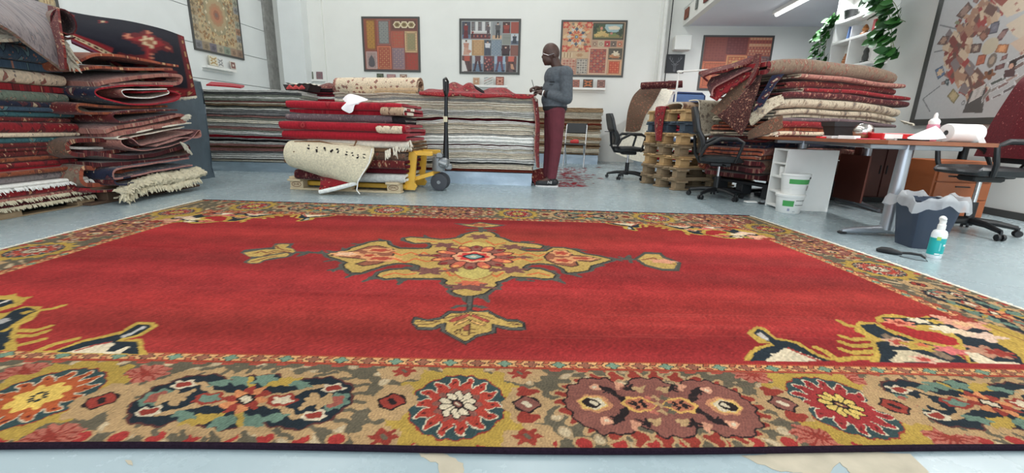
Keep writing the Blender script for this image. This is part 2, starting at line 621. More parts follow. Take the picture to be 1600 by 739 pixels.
# left wall of precast panels, each its own piece, joints recessed
wl = struct(hbox('wall_left', UL - 0.25, UL - 0.03, -4.0, VB, 0, ROOF, plain('joint_grey', (120, 122, 120), 0.9)))
PZ = [0.0, 0.21, 0.86, 1.51, 2.16, 2.80, 3.45, 4.10, 4.75, 5.40, ROOF]
PV = [-4.0, -0.2, 5.2, VB - 0.35]
for z0, z1 in zip(PZ[:-1], PZ[1:]):
 for v0, v1 in zip(PV[:-1], PV[1:]):
  q = hbox('panel', UL - 0.03, UL + random.Random(z0 * 9 + v0).uniform(-0.002, 0.004), v0 + 0.006, v1 - 0.006, z0 + 0.006, z1 - 0.006, m_panel)
  q.parent = wl
  q.matrix_parent_inverse = (Matrix.Translation(wl.location) @ HR).inverted()
# rough strip and pilaster in the left corner
struct(hbox('trim_1', UL - 0.03, UL + 0.05, VB - 0.35, VB, 0, ROOF, m_rough))
def u_at(px, py, v):
 p = on_plane(px, py, hall(0, v)[:2], (EX, EY))
 return p[0] * EX + p[1] * EY, p[2]
a0 = u_at(438, 60, VB - 0.32)[0]
a1 = u_at(474, 60, VB - 0.32)[0]
struct(hbox('pillar', a0, a1, VB - 0.32, VB, 0, ROOF, m_panel))
struct(hbox('trim_2', a1, a1 + 0.36, VB - 0.06, VB, 0, ROOF, m_wall))
# pilaster with pipe and cable beside the gallery
a2 = u_at(1038, 60, VB - 0.1)[0]
struct(hbox('trim_3', a2 - 0.12, u_at(1043, 60, VB - 0.1)[0], VB - 0.08, VB, 0, ROOF, m_wall))
# gallery: slab soffit + edge beam with two small fascia lines
struct(hbox('ceiling_gallery', UB + 0.12, UR + 4.3, -4.0, VB, SOF, SOF + 0.2, m_soffit))
beam = struct(hbox('trim_4', UB, UB + 0.12, -4.0, VB, SOF - 0.01, SOF + 0.36, m_wall))
struct(hbox('trim_5', UB - 0.012, UB, -4.0, VB, SOF + 0.34, SOF + 0.36, m_panel))
struct(hbox('wall_gallery', UB + 0.12, UB + 0.2, -4.0, VB, SOF + 0.36, ROOF, m_wall))
# the far part of the room: front wall with an unseen door opening added for light, ceiling with three roof lights
struct(hbox('wall_front_left', UL - 0.25, -4.0, -4.2, -4.0, 0, ROOF, m_wall))
struct(hbox('wall_front_right', 3.6, UR + 4.5, -4.2, -4.0, 0, ROOF, m_wall))
struct(hbox('wall_front_top', -4.0, 3.6, -4.2, -4.0, 4.4, ROOF, m_wall))
struct(hbox('ceiling', UL - 0.25, UR + 4.5, -4.2, VB + 0.2, ROOF, ROOF + 0.12, m_ceil))
# ================================================================== THE BIG RED RUG
HW = 2.5                                                        # rug coordinates: U -2.5..2.5 along the front, V 0..3 away from it
YV = np.array([[0, 0.824], [0.345, 1.160], [0.392, 1.205], [1.5, 2.310], [2.608, 3.33], [2.655, 3.385], [3.0, 3.83]])
def rug_world(U, V):
 yc = np.interp(V, YV[:, 0], YV[:, 1])
 sl = np.interp(yc, [0.8, 1.2, 2.3, 3.3, 3.85], [0.037, 0.018, 0.022, 0.0, -0.004])
 xl = np.interp(yc, [0.8, 2.18, 2.8, 3.84], [-2.66, -2.743, -2.788, -2.832])
 xr = np.interp(yc, [0.8, 1.743, 2.43, 3.82], [2.29, 2.247, 2.237, 2.151])
 x = xl + (U + HW) / (2 * HW) * (xr - xl)
 y = yc + sl * (x + 0.2)
 k = np.clip(1 - (yc - 0.82) / 0.5, 0, 1)
 y = y - k * 0.008 * np.sin(x * 3.1 + 0.9) * (x > -1.5) * (x < 1.5)      # the front edge does not lie quite straight
 return x, y
C_RED, C_GOLD, C_GRY, C_NVY = (148, 40, 40), (172, 142, 80), (78, 76, 70), (34, 42, 48)
C_PEACH, C_KHA, C_BEI, C_BRK = (192, 146, 98), (96, 88, 72), (172, 140, 100), (140, 56, 46)
C_MAU, C_YEL, C_CRM, C_TEAL, C_BLK, C_PNK = (128, 80, 70), (170, 140, 66), (200, 184, 156), (100, 122, 106), (40, 32, 32), (172, 100, 84)
def motif_rosette(c, f=0, r=0.121):
 """round flower on a yellow scalloped disc; f picks the colouring"""
 c.lobed(0, 0, r * 1.42, r * 1.30, C_YEL, 14, 0.07, rag=.03)
 c.lobed(0, 0, r * 1.06, r * 0.97, C_BRK, 0, rag=.02)
 c.lobed(0, 0, r * 1.03, r * 0.94, (52, 70, 70))
 pc = ((164, 62, 50), (170, 84, 48), (150, 50, 50))[f]
 for k in range(14):
  a = 2 * PI * k / 14
  for rr, w in ((0.66, 0.17), (0.82, 0.12)):
   c.lobed(r * rr * math.cos(a), r * rr * .92 * math.sin(a), r * w * 1.25, r * w * 0.8, C_CRM, rot=a)
 for k in range(14):
  a = 2 * PI * k / 14
  for rr, w in ((0.64, 0.155), (0.80, 0.105)):
   c.lobed(r * rr * math.cos(a), r * rr * .92 * math.sin(a), r * w * 1.25, r * w * 0.75, pc, rot=a)
  c.lobed(r * .76 * math.cos(a), r * .70 * math.sin(a), r * .045, r * .03, (90, 36, 34), rot=a)
 c.lobed(0, 0, r * .60, r * .55, pc)
 c.lobed(0, 0, r * .50, r * .45, C_MAU if f == 0 else pc, 10, .12)
 core = (C_CRM, (214, 178, 90), (206, 176, 96))[f]
 if f == 1:
  c.lobed(0, 0, r * .46, r * .42, core, 8, .12)
  for k in range(8):
   a = 2 * PI * k / 8
   c.lobed(r * .13 * math.cos(a), r * .13 * math.sin(a), r * .06, r * .04, C_NVY, rot=a)
 else:
  for k in range(10):
   a = 2 * PI * (k + .5) / 10
   c.lobed(r * .28 * math.cos(a), r * .27 * math.sin(a), r * .17, r * .105, C_BLK, rot=a)
   c.lobed(r * .28 * math.cos(a), r * .27 * math.sin(a), r * .14, r * .08, core, rot=a)
  c.lobed(0, 0, r * .12, r * .11, C_BLK)
  c.lobed(0, 0, r * .08, r * .07, C_MAU)
  c.lobed(0, 0, r * .04, r * .03, core)
def motif_small(c, f=0):
 c.lobed(0, 0, .062, .078, C_BEI, 6, .1)
 c.lobed(0, 0, .036, .034, C_BLK, 4, .05)
 c.lobed(0, 0, .030, .028, C_MAU if f else C_BRK, 4, .12)
 c.lobed(0, 0, .012, .012, C_CRM if f else C_BLK)
 if f:
  c.lobed(0, .055, .03, .02, C_BRK, 3, .2); c.lobed(0, -.055, .03, .02, C_BRK, 3, .2)
def motif_navy(c):
 """long navy cartouche with leaves, a centre flower and palmettes"""
 for x in (-.17, 0, .17):
  c.lobed(x, 0, .150 if x else .155, .140 if x else .150, C_BEI, 9, .06, rag=.03)
 for k in range(24):
  a = 2 * PI * k / 24
  x, y = .30 * math.cos(a), .150 * math.sin(a)
  c.stroke([(x * .90, y * .86), (x * .98 + .012, y * .97), (x * 1.04 + .03, y * 1.06)], .014, C_KHA)
 for x in (-.165, 0, .165):
  c.lobed(x, 0, .112, .112 if x else .118, (88, 50, 46), 9, .04)
 for x in (-.165, 0, .165):
  c.lobed(x, 0, .106, .106 if x else .112, C_NVY, 9, .04)
 for s in (-1, 1):
  for q in (-1, 1):
   c.stroke([(s * .05, q * .015), (s * .11, q * .03), (s * .16, q * .065), (s * .20, q * .06)], .018, C_BEI)
   c.stroke([(s * .16, q * .03), (s * .185, q * .008), (s * .16, q * -.01)], .016, C_BEI)
   c.lobed(s * .205, q * .058, .030, .020, C_CRM, 5, .15)
   c.lobed(s * .205, q * .058, .021, .013, C_BRK)
   c.lobed(s * .065, q * .082, .036, .018, C_YEL if (s * q > 0) else C_TEAL, 4, .2, rot=s * q * .5)
   c.lobed(s * .11, q * .070, .032, .016, C_TEAL, 5, .2, rot=-s * q * .3)
   c.stroke([(s * .02, q * .06), (s * .045, q * .095)], .016, C_YEL)
  c.lobed(s * .235, 0, .034, .036, C_TEAL, 7, .12)
  c.lobed(s * .232, 0, .022, .025, (152, 84, 72))
  c.lobed(s * .205, 0, .02, .03, C_BEI, 4, .2)
  c.lobed(s * .095, 0, .040, .026, C_BRK, 5, .1)
  c.lobed(s * .095, 0, .026, .016, C_TEAL if s < 0 else C_CRM, 5, .2)
  c.lobed(0, s * .09, .03, .026, C_TEAL, 5, .2)
 for k in range(10):
  a = 2 * PI * k / 10
  c.lobed(.038 * math.cos(a), .038 * math.sin(a), .021, .013, C_BRK if k % 2 else (196, 128, 84), rot=a)
 c.lobed(0, 0, .024, .022, C_BLK, 6, .1)
 c.lobed(0, 0, .016, .014, C_CRM, 6, .2)
def motif_mauve(c):
 for k in range(26):
  a = 2 * PI * k / 26
  c.lobed(.258 * math.cos(a), .142 * math.sin(a), .034, .026, C_BEI, 3, .25, rot=a)
  c.lobed(.255 * math.cos(a), .140 * math.sin(a), .024, .018, C_BRK, 3, .25, rot=a)
 for col, g in ((C_BLK, .006), (C_MAU, 0)):
  for x in (-.15, 0, .15):
   c.lobed(x, 0, .100 + g, (.118 if x else .125) + g, col, 10, .04, ph=x)
 for s in (-1, 1):
  c.lobed(s * .175, 0, .046, .038, (186, 128, 92)); c.lobed(s * .18, 0, .038, .030, (206, 168, 96)); c.lobed(s * .178, 0, .030, .025, C_CRM)
  c.lobed(s * .185, 0, .024, .021, C_BLK); c.lobed(s * .177, .002, .010, .010, C_CRM)
  for q in (-1, 1):
   c.stroke([(s * .085, q * .012), (s * .105, q * .035), (s * .12, q * .062), (s * .145, q * .075)], .020, C_BLK)
   c.lobed(s * .13, q * .06, .013, .012, C_BLK, 5, .4)
   c.lobed(s * .16, q * .072, .016, .015, (206, 150, 120)); c.lobed(s * .16, q * .072, .007, .006, C_CRM)
   c.lobed(s * .06, q * .075, .018, .014, C_BLK, 5, .45); c.lobed(s * .035, q * .07, .02, .012, C_BEI, 3, .3, rot=.6)
   c.lobed(s * .09, q * .085, .012, .018, (196, 140, 112), 3, .3)
  c.lobed(s * .055, 0, .046, .034, (204, 160, 88), 6, .08); c.lobed(s * .055, 0, .036, .025, (170, 104, 78))
  for k in range(6):
   a = k * PI / 3
   c.lobed(s * .055 + .018 * math.cos(a), .012 * math.sin(a), .009, .006, C_BLK, rot=a)
 for k in range(9):
  c.lobed((k % 3 - 1) * .022, (k // 3 - 1) * .03, .012, .010, (C_PNK, C_BEI, C_KHA)[k % 3], 4, .3)
def motif_flower(c, f=0):
 """half flower along the outer and inner edge of the border"""
 if f == 0:
  c.lobed(0, 0, .075, .052, C_BEI, 8, .1); c.lobed(0, 0, .03, .026, C_BRK, 6, .25); c.lobed(0, 0, .008, .008, C_KHA)
 else:
  c.lobed(0, 0, .062, .046, C_PNK, 9, .12)
  for k in range(11):
   a = 2 * PI * k / 11
   c.stroke([(.012 * math.cos(a), .01 * math.sin(a)), (.06 * math.cos(a), .044 * math.sin(a))], .006, C_BRK)
  c.lobed(0, 0, .016, .013, C_BRK)
# front border as the photograph shows it: (pixel of the centre, motif)
FRONT = [((-330, 640), 'mauve'), ((-120, 640), 's1'), ((62, 626), 'r1'), ((160, 632), 's0'), ((385, 630), 'navy'), ((613, 633), 's0'), ((715, 637), 'r0'), ((823, 637), 's1'), ((1030, 638), 'mauve'),
   ((1222, 636), 's1'), ((1312, 638), 'r2'), ((1396, 640), 's0'), ((1545, 636), 'navy')]
# the half flowers along both edges of the front border
FLOW = [((40, 586), 1), ((228, 590), 1), ((80, 690), 1), ((600, 689), 0), ((632, 585), 0), ((824, 688), 0), ((812, 588), 0), ((1278, 688), 1), ((1175, 590), 1), ((1320, 597), 1), ((1485, 690), 1)]
def side_motifs():
 """centres along the other three borders, in rug coordinates, with the direction of the border"""
 out = []
 seq = ['mauve', 's1', 'r2', 's0', 'navy', 's0', 'r0', 's1']
 gap = {'mauve': .26, 'navy': .29, 's0': .055, 's1': .055, 'r0': .185, 'r1': .185, 'r2': .185}
 for kind, a0, a1 in (('back', -2.2, 2.2), ('left', .45, 2.55), ('right', .45, 2.55)):
  u, k = a0, (1 if kind == 'back' else 3)
  while u < a1:
   m = seq[k % 8]
   u += gap[m]
   out.append((kind, u, m))
   u += gap[m]
   k += 1
 return out
def draw_motif(c, m):
 if m[0] == 'r':
  motif_rosette(c, int(m[1]))
 elif m[0] == 's':
  motif_small(c, int(m[1]))
 elif m == 'navy':
  motif_navy(c)
 else:
  motif_mauve(c)
def Z(box, pts, W_=1600.0):
 """points read off an enlarged crop of the photograph -> ground points"""
 k = (box[2] - box[0]) / W_
 return [tuple(G(box[0] + x * k, box[1] + y * k)[:2]) for x, y in pts]
def paint_rug(U, V):
 X, Y = rug_world(U, V)
 w = seg_noise(3)
 fy = lambda a, b_: a + 0.004 * np.sin(a * 60 + b_ * 43) * np.sin(b_ * 71 - a * 11)
 c = Cv(X, Y, C_RED)
 # abrash: slow bands of stronger and weaker red across the field, worn threads
 band = 1 + 0.07 * np.sin(Y * 5.3 + w(X, Y, 1.2) * 2.2) + 0.06 * np.sin(Y * 17 + w(X, Y, 2.5) * 3)
 fade = np.clip(w(X * 1.0, Y * 2.4, 2.3), -1, 1)
 str_ = np.clip(w(X * .9, Y * 17, 3) * w(X * 1.7 + 3, Y * 31, 3) * 1.6 + .9 * w(X * .7, Y * 9, 3), -1.2, 1.6)
 f = np.stack([140 * band + 14 * fade + str_ * 6, 42 * band + 9 * np.abs(fade) + str_ * 6, 42 * band + 8 * fade + str_ * 5], 1)
 c.c[:] = f
 d = Cv(U, V)
 d.c = c.c
 # ---- border and guard grounds (rug coordinates)
 D = np.minimum(np.minimum(V, 3 - V), (HW - np.abs(U)) * 0.98)
 gx = np.where((np.abs(U) > HW - .40) & (V > .39) & (V < 2.61), V, U)
 c.c[D < 0.398] = C_PEACH
 for a, b_, col in ((0.392, 0.398, (150, 70, 46)), (0.347, 0.353, (150, 62, 44)), (0.353, 0.356, C_BRK)):
  c.c[(D > a) & (D < b_)] = col
 g = (D > .353) & (D < .392)
 ph = np.mod(gx / 0.085, 1.0)
 alt = np.mod(np.floor(gx / 0.085), 2)
 dd = (D - 0.372) / 0.0155
 fl1 = np.hypot((ph - .30) / .20, dd) < 1.0 + .25 * np.cos(4 * np.arctan2(dd, (ph - .30) / .20))
 fl2 = np.hypot((ph - .30) / .25, dd / 1.22) < 1.0 + .25 * np.cos(4 * np.arctan2(dd, (ph - .30) / .25))
 c.c[g & fl2] = (52, 40, 36)
 c.c[g & fl1 & (alt == 0)] = (104, 128, 108)
 c.c[g & fl1 & (alt == 1)] = (132, 84, 66)
 for s in (-1, 1):
  lf = np.abs((ph - .74) - s * dd * .12 - .02) < .085
  lo = np.abs((ph - .74) - s * dd * .12 - .02) < .13
  h = (s * dd > .12) & (s * dd < 1.25)
  c.c[g & lo & h] = (60, 38, 34)
  c.c[g & lf & h & (s * dd > .25)] = (158, 84, 62)
 # main border ground: khaki with cloudy beige
 mb = D < 0.347
 c.c[mb] = C_KHA
 q = np.sin(U * 46 + 2.2 * np.sin(V * 31)) * np.sin(V * 52 + 1.7 * np.sin(U * 23)) + .35 * np.sin(U * 91 + V * 37)
 c.c[mb & (q > .62)] = (160, 136, 104)
 c.c[mb & (q > .9)] = (186, 166, 134)
 # little red buds along the outer edge
 ed = np.mod(gx / .083, 1.0)
 c.c[mb & (D < .045) & (np.hypot((ed - .5) / .32, (D - .022) / .026) < 1)] = C_BEI
 c.c[mb & (D < .045) & (np.hypot((ed - .5) / .24, (D - .020) / .019) < 1)] = (158, 54, 50)
 c.c[mb & (D > .326) & (np.hypot((ed - .2) / .30, (D - .347) / .017) < 1)] = (168, 72, 58)
 def inst(xx, yy, cx, cy, ax, ay, m, ext=.36, sq=1.0):
  a = (xx - cx) * ax + (yy - cy) * ay
  b_ = (-(xx - cx) * ay + (yy - cy) * ax) * sq
  k = np.nonzero((np.abs(a) < ext) & (np.abs(b_) < .2) & mb)[0]
  if k.size == 0:
   return
  s = Cv(a[k] + .003 * np.sin(b_[k] * 190), b_[k] + .003 * np.sin(a[k] * 170))
  s.c = c.c[k].copy()
  if callable(m):
   m(s)
  else:
   draw_motif(s, m)
  c.c[k] = s.c
 for (px, py), f_ in FLOW:
  p = G(px, py)
  inst(X, Y, p[0], p[1], 1, .01, (lambda s, f_=f_: motif_flower(s, f_)), .12)
 for (px, py), m in sorted(FRONT, key=lambda q: q[1][0] == 's'):
  p = G(px, py)
  inst(X, Y, p[0], p[1], 1, .01, m, .36, .86 if m[0] == 'r' else 1)
 for kind, u, m in side_motifs():
  if kind == 'back':
   inst(U, V, u, 3 - .174, 1, 0, m)
  else:
   s = -1 if kind == 'left' else 1
   inst(U, V, s * (HW - .178), u, 0, 1, m)
 # ---- medallion, traced on the ground plane
 A = (480, 340, 1000, 480)
 body = Z(A, [(780, 392), (720, 378), (700, 365), (715, 350), (690, 340), (665, 325), (680, 310), (650, 300), (560, 300), (480, 300), (430, 298), (380, 303), (340, 293), (350, 276), (400, 262), (480, 258), (520, 270), (548, 258),
     (545, 240), (500, 228), (430, 226), (370, 236), (330, 250), (290, 262), (255, 275), (215, 272), (200, 258), (185, 250), (180, 235), (200, 225), (160, 210), (110, 195), (100, 185), (150, 175), (200, 165),
     (215, 155), (270, 140), (300, 128), (340, 122), (380, 122), (390, 140), (440, 158), (520, 160), (590, 158), (605, 140), (590, 128), (560, 128), (520, 130), (480, 118), (470, 108), (500, 103), (580, 108), (640, 115),
     (690, 112), (740, 105), (760, 90), (800, 78), (840, 74), (880, 78), (905, 92), (900, 100), (940, 110), (980, 128), (1040, 132), (1100, 138), (1130, 146), (1120, 156), (1070, 152), (1030, 152), (1015, 162), (1050, 172), (1100, 174), (1150, 172),
     (1180, 155), (1230, 155), (1280, 165), (1330, 185), (1400, 195), (1450, 208), (1460, 212), (1400, 230), (1360, 240), (1350, 262), (1310, 270), (1250, 275), (1235, 255), (1190, 235), (1120, 228), (1060, 232), (1035, 245), (1035, 262), (1060, 268),
     (1080, 256), (1120, 258), (1170, 275), (1190, 285), (1180, 300), (1140, 302), (1080, 295), (1020, 295), (980, 290), (940, 310), (900, 320), (910, 335), (870, 360), (850, 375), (800, 385)])
 # small grey leaves standing off the outline
 rnd = random.Random(5)
 for i in range(0, len(body), 3):
  p = body[i]
  a = math.atan2(p[1] - 2.33, (p[0] + .22))
  c.lobed(p[0] + .03 * math.cos(a), p[1] + .05 * math.sin(a), .045, .022, C_GRY, 3, .3, rot=a + rnd.uniform(-.7, .7))
 c.stroke(body, .058, C_GRY, True)
 c.stroke(body, .020, (48, 46, 42), True)
 c.poly(body, C_GOLD)
 for pts in ([(110, 190), (150, 178), (230, 168), (300, 145), (340, 142), (415, 160), (420, 180), (400, 210), (340, 232), (270, 242), (235, 232), (300, 212), (240, 205), (180, 200)],
    [(1160, 178), (1190, 165), (1250, 168), (1275, 190), (1350, 195), (1410, 208), (1360, 222), (1290, 215), (1300, 240), (1270, 247), (1200, 235), (1150, 215), (1142, 195)]):
  z = Z(A, pts)
  c.poly(z, (136, 82, 62)); c.stroke(z, .012, (70, 52, 44), True)
 for x, y, rx, ry in ((190, 183, .085, .05), (350, 165, .09, .05), (355, 205, .10, .05), (300, 190, .05, .04), (1220, 180, .06, .06), (1230, 215, .07, .05), (1320, 205, .09, .035)):
  p = Z(A, [(x, y)])[0]
  c.lobed(p[0], p[1], rx, ry, (196, 140, 96), 6, .15); c.lobed(p[0], p[1], rx * .62, ry * .6, (160, 70, 54) if x != 190 else (214, 172, 140), 5, .2)
 # scrolls
 for pts in ([(415, 175), (450, 190), (500, 175), (540, 190), (560, 175), (600, 195)], [(420, 205), (470, 225), (520, 205), (570, 220), (620, 215)], [(980, 180), (1020, 190), (1060, 178), (1110, 195), (1140, 185)],
    [(985, 215), (1030, 205), (1080, 222), (1130, 210)], [(660, 255), (690, 290), (720, 285), (740, 300)], [(850, 290), (880, 280), (910, 295), (940, 275)], [(700, 115), (740, 135), (790, 120)], [(860, 120), (900, 140), (950, 130)],
    [(370, 290), (420, 275), (470, 285), (520, 278)], [(1060, 285), (1110, 275), (1160, 288)], [(530, 115), (570, 122), (620, 125)]):
  z = Z(A, pts)
  c.stroke(z, .016, (190, 100, 60))
 dome = Z(A, [(690, 258), (800, 245), (905, 256), (880, 285), (850, 298), (800, 308), (740, 295), (715, 280)])
 c.stroke(dome, .014, (150, 88, 58), True); c.poly(dome, (176, 158, 92))
 dome2 = Z(A, [(730, 150), (760, 132), (820, 122), (880, 135), (905, 150), (820, 146)])
 c.stroke(dome2, .014, (150, 88, 58), True); c.poly(dome2, (182, 160, 90))
 for x, y, rx, ry in ((660, 140, .07, .05), (985, 150, .07, .05), (590, 266, .075, .05), (985, 260, .07, .05), (828, 100, .07, .06), (780, 342, .10, .045), (785, 325, .06, .03), (1040, 200, .05, .025), (565, 190, .05, .02), (900, 262, .03, .03), (700, 262, .03, .03)):
  p = Z(A, [(x, y)])[0]
  c.lobed(p[0], p[1], rx, ry, (112, 72, 66) if x not in (785,) else (186, 96, 70), 6, .28, ph=x)
 # centre flower
 p = Z(A, [(800, 196)])[0]
 for k in range(16):
  a = 2 * PI * k / 16
  col = (C_MAU, (182, 92, 72))[k % 2]
  x, y = p[0] + .175 * math.cos(a), p[1] + .165 * math.sin(a)
  c.lobed(x, y, .070, .040, (84, 48, 42), rot=a); c.lobed(x, y, .058, .031, col, rot=a)
  c.lobed(p[0] + .205 * math.cos(a), p[1] + .195 * math.sin(a), .022, .016, (206, 140, 84) if k % 2 else (120, 40, 40), rot=a)
 c.lobed(p[0], p[1], .125, .115, (70, 46, 42), 8, .06); c.lobed(p[0], p[1], .115, .105, (206, 150, 112), 8, .06); c.lobed(p[0], p[1], .085, .08, (188, 60, 56), 8, .12)
 c.lobed(p[0], p[1], .06, .055, C_NVY, 4, .1); c.lobed(p[0], p[1], .042, .038, (124, 150, 142), 4, .1); c.lobed(p[0], p[1], .018, .018, C_CRM)
 # pendants
 B = (600, 450, 860, 560)
 st = Z(B, [(800, 100), (850, 100), (850, 238), (795, 238)])
 c.poly(st, C_GRY); c.stroke(st[:2] + st[2:], .006, (50, 48, 44), True)
 for s in ([(625, 220), (700, 188), (800, 182), (800, 206), (720, 206), (680, 222)], [(850, 182), (950, 194), (1005, 215), (940, 224), (860, 206)]):
  c.poly(Z(B, s), C_GRY)
 po = Z(B, [(265, 360), (285, 305), (420, 330), (540, 308), (620, 245), (740, 250), (830, 233), (900, 250), (1000, 235), (1100, 290), (1190, 325), (1280, 325), (1350, 360), (1365, 430), (1210, 435), (1080, 405), (1070, 460), (900, 500), (780, 577), (700, 530), (580, 465), (545, 440), (540, 405), (490, 430), (320, 430)])
 pi_ = Z(B, [(287, 365), (307, 327), (420, 348), (550, 328), (640, 265), (740, 270), (830, 252), (1000, 258), (1090, 308), (1190, 348), (1270, 347), (1330, 370), (1335, 405), (1210, 405), (1040, 372), (1030, 448), (900, 475), (780, 550), (592, 440), (600, 365), (540, 372), (480, 405), (330, 405)])
 c.poly(po, C_GRY); c.stroke(po, .005, (44, 44, 42), True); c.poly(pi_, C_GOLD); c.stroke(pi_, .005, (44, 44, 42), True)
 for s, col in (([(615, 347), (690, 305), (770, 283), (815, 272), (832, 288), (740, 330), (660, 357)], (158, 74, 62)), ([(848, 274), (930, 305), (1020, 342), (1000, 360), (900, 325), (838, 296)], (158, 74, 62)),
     ([(670, 380), (720, 350), (800, 320), (822, 330), (760, 365), (690, 388)], (206, 160, 98)), ([(830, 330), (900, 355), (975, 380), (950, 388), (880, 375), (825, 345)], (206, 160, 98)), ([(755, 405), (830, 370), (815, 440), (765, 440)], (142, 76, 58))):
  z = Z(B, s)
  c.poly(z, col); c.stroke(z, .004, (74, 48, 40), True)
 for s in ([(320, 355), (400, 350), (480, 350), (540, 345), (440, 375), (330, 378)], [(1180, 375), (1230, 360), (1305, 378), (1220, 382)], [(740, 430), (700, 430), (680, 455), (700, 468), (740, 465)], [(820, 420), (880, 425), (880, 455), (820, 465)], [(740, 420), (740, 480), (780, 492), (815, 480), (820, 420)], [(580, 320), (700, 290), (820, 262), (950, 290), (1060, 325)]):
  c.stroke(Z(B, s), .0055, (84, 54, 40))
 Cb = (360, 370, 560, 470); k_ = 1478.0
 po = Z(Cb, [(115, 205), (165, 170), (480, 140), (520, 95), (740, 95), (700, 135), (775, 195), (760, 215), (680, 255), (400, 300), (350, 330), (250, 340), (150, 322), (200, 285), (240, 265), (195, 240)], k_)
 c.poly(po, C_GRY)
 for s in ([(150, 205), (400, 165), (530, 165), (510, 125), (560, 105), (690, 105), (640, 145), (720, 160), (765, 205), (690, 205), (640, 195), (400, 235), (360, 250), (220, 250)], [(195, 315), (240, 285), (340, 262), (480, 235), (660, 205), (680, 225), (640, 250), (500, 262), (390, 290), (330, 325), (230, 330)]):
  c.poly(Z(Cb, s, k_), C_GOLD)
 for s in ([(290, 210), (360, 185), (420, 205), (500, 180), (600, 185), (690, 200)], [(520, 120), (560, 150), (610, 170), (700, 180)], [(250, 310), (330, 290), (420, 262), (520, 245)], [(390, 240), (500, 200), (640, 195)]):
  c.stroke(Z(Cb, s, k_), .012, (120, 70, 50))
 for s in ([(760, 255), (800, 215), (900, 180), (940, 200), (860, 235)], [(1010, 200), (1060, 175), (1110, 210), (1050, 220)], [(1160, 420), (1230, 375), (1300, 385), (1190, 430)], [(1270, 170), (1300, 140), (1340, 165), (1300, 185)]):
  c.poly(Z(Cb, s, k_), C_GRY)
 c.stroke(Z(Cb, [(765, 200), (900, 200), (1120, 215)], k_), .03, C_GRY)
 E_ = (360, 330, 1080, 560)
 po = Z(E_, [(1405, 172), (1440, 148), (1492, 150), (1505, 163), (1562, 185), (1552, 214), (1500, 212), (1440, 197)])
 c.poly(po, C_GRY); c.stroke(po, .014, (70, 68, 60), True)
 z = Z(E_, [(1415, 172), (1442, 154), (1488, 155), (1500, 168), (1550, 187), (1540, 207), (1500, 206), (1445, 192)])
 c.poly(z, C_GOLD); c.stroke(Z(E_, [(1430, 175), (1470, 168), (1500, 185), (1540, 190)]), .016, (130, 78, 54)); c.lobed(*Z(E_, [(1502, 180)])[0], .07, .04, (200, 140, 110), 5, .2)
 c.stroke(Z(E_, [(1320, 172), (1408, 174)]), .028, C_GRY)
 c.stroke(Z(E_, [(1350, 165), (1370, 172), (1385, 160), (1390, 185)]), .022, C_GRY)
 tp = [(700, 34), (780, 37), (830, 27), (900, 37), (960, 43), (900, 53), (830, 57), (770, 50)]
 c.poly(Z(A, tp), C_GRY); c.poly(Z(A, [(735, 39), (790, 41), (830, 31), (890, 41), (930, 44), (890, 50), (830, 53), (780, 47)]), C_GOLD)
 c.lobed(*Z(A, [(830, 42)])[0], .06, .05, (150, 86, 60), 6, .2)
 c.stroke(Z(A, [(835, 57), (835, 76)]), .035, C_GRY); c.stroke(Z(A, [(770, 66), (835, 62), (900, 68)]), .03, C_GRY)
 # ---- corner pieces: front left and front right traced; the rest mirrored
 def corner_right(F):
  B = (1150, 480, 1600, 600)
  z = lambda pts: [F(*p) for p in Z(B, pts)]
  c.poly(z([(40, 314), (60, 270), (110, 235), (200, 217), (125, 215), (60, 165), (65, 150), (110, 120), (160, 130), (215, 185), (260, 192), (340, 208), (450, 275), (560, 314)]), C_YEL)
  c.poly(z([(75, 316), (100, 270), (150, 240), (215, 228), (90, 160), (120, 135), (150, 143), (215, 198), (270, 203), (330, 218), (440, 285), (520, 316)]), C_NVY)
  c.poly(z([(160, 308), (200, 285), (180, 270), (225, 272), (270, 240), (330, 258), (490, 318), (170, 318)]), C_CRM)
  c.stroke(z([(290, 245), (360, 275), (460, 314)]), .012, (150, 60, 52))
  c.poly(z([(110, 160), (130, 155), (180, 190), (180, 205), (130, 185)]), (170, 164, 156))
  for s in ([(440, 240), (490, 260), (545, 300)], [(570, 90), (610, 115), (665, 122)], [(580, 175), (640, 195), (760, 192)], [(580, 210), (640, 230), (760, 228)], [(585, 250), (640, 270), (760, 262)], [(560, 312), (650, 300), (760, 300)]):
   c.stroke(z(s), .026, C_YEL)
  c.poly(z([(655, 150), (660, 105), (680, 92), (770, 98), (900, 172), (1180, 240), (1290, 325), (740, 320), (760, 260), (740, 200), (690, 160)]), C_YEL)
  c.poly(z([(685, 112), (765, 106), (870, 165), (1000, 195), (1170, 245), (1290, 325), (790, 325), (800, 280), (770, 210), (850, 200), (770, 180), (720, 150)]), C_NVY)
  c.poly(z([(850, 310), (900, 270), (860, 255), (960, 255), (1060, 285), (1180, 322), (870, 322)]), (186, 170, 140))
  c.poly(z([(800, 170), (830, 160), (900, 195), (1000, 210), (1060, 235), (1050, 255), (920, 235), (850, 205)]), (116, 96, 78))
  c.poly(z([(1050, 255), (1120, 255), (1210, 300), (1190, 315), (1120, 290)]), (116, 96, 78))
  for x, y, r_, col in ((905, 212, .05, (184, 150, 120)), (905, 212, .03, (160, 66, 56)), (1010, 232, .05, C_YEL), (1030, 225, .02, (190, 100, 70)), (1040, 305, .035, (196, 150, 130)), (1040, 305, .018, (170, 70, 60))):
   p = F(*Z(B, [(x, y)])[0]); c.lobed(p[0], p[1], r_, r_ * .7, col, 5, .25)
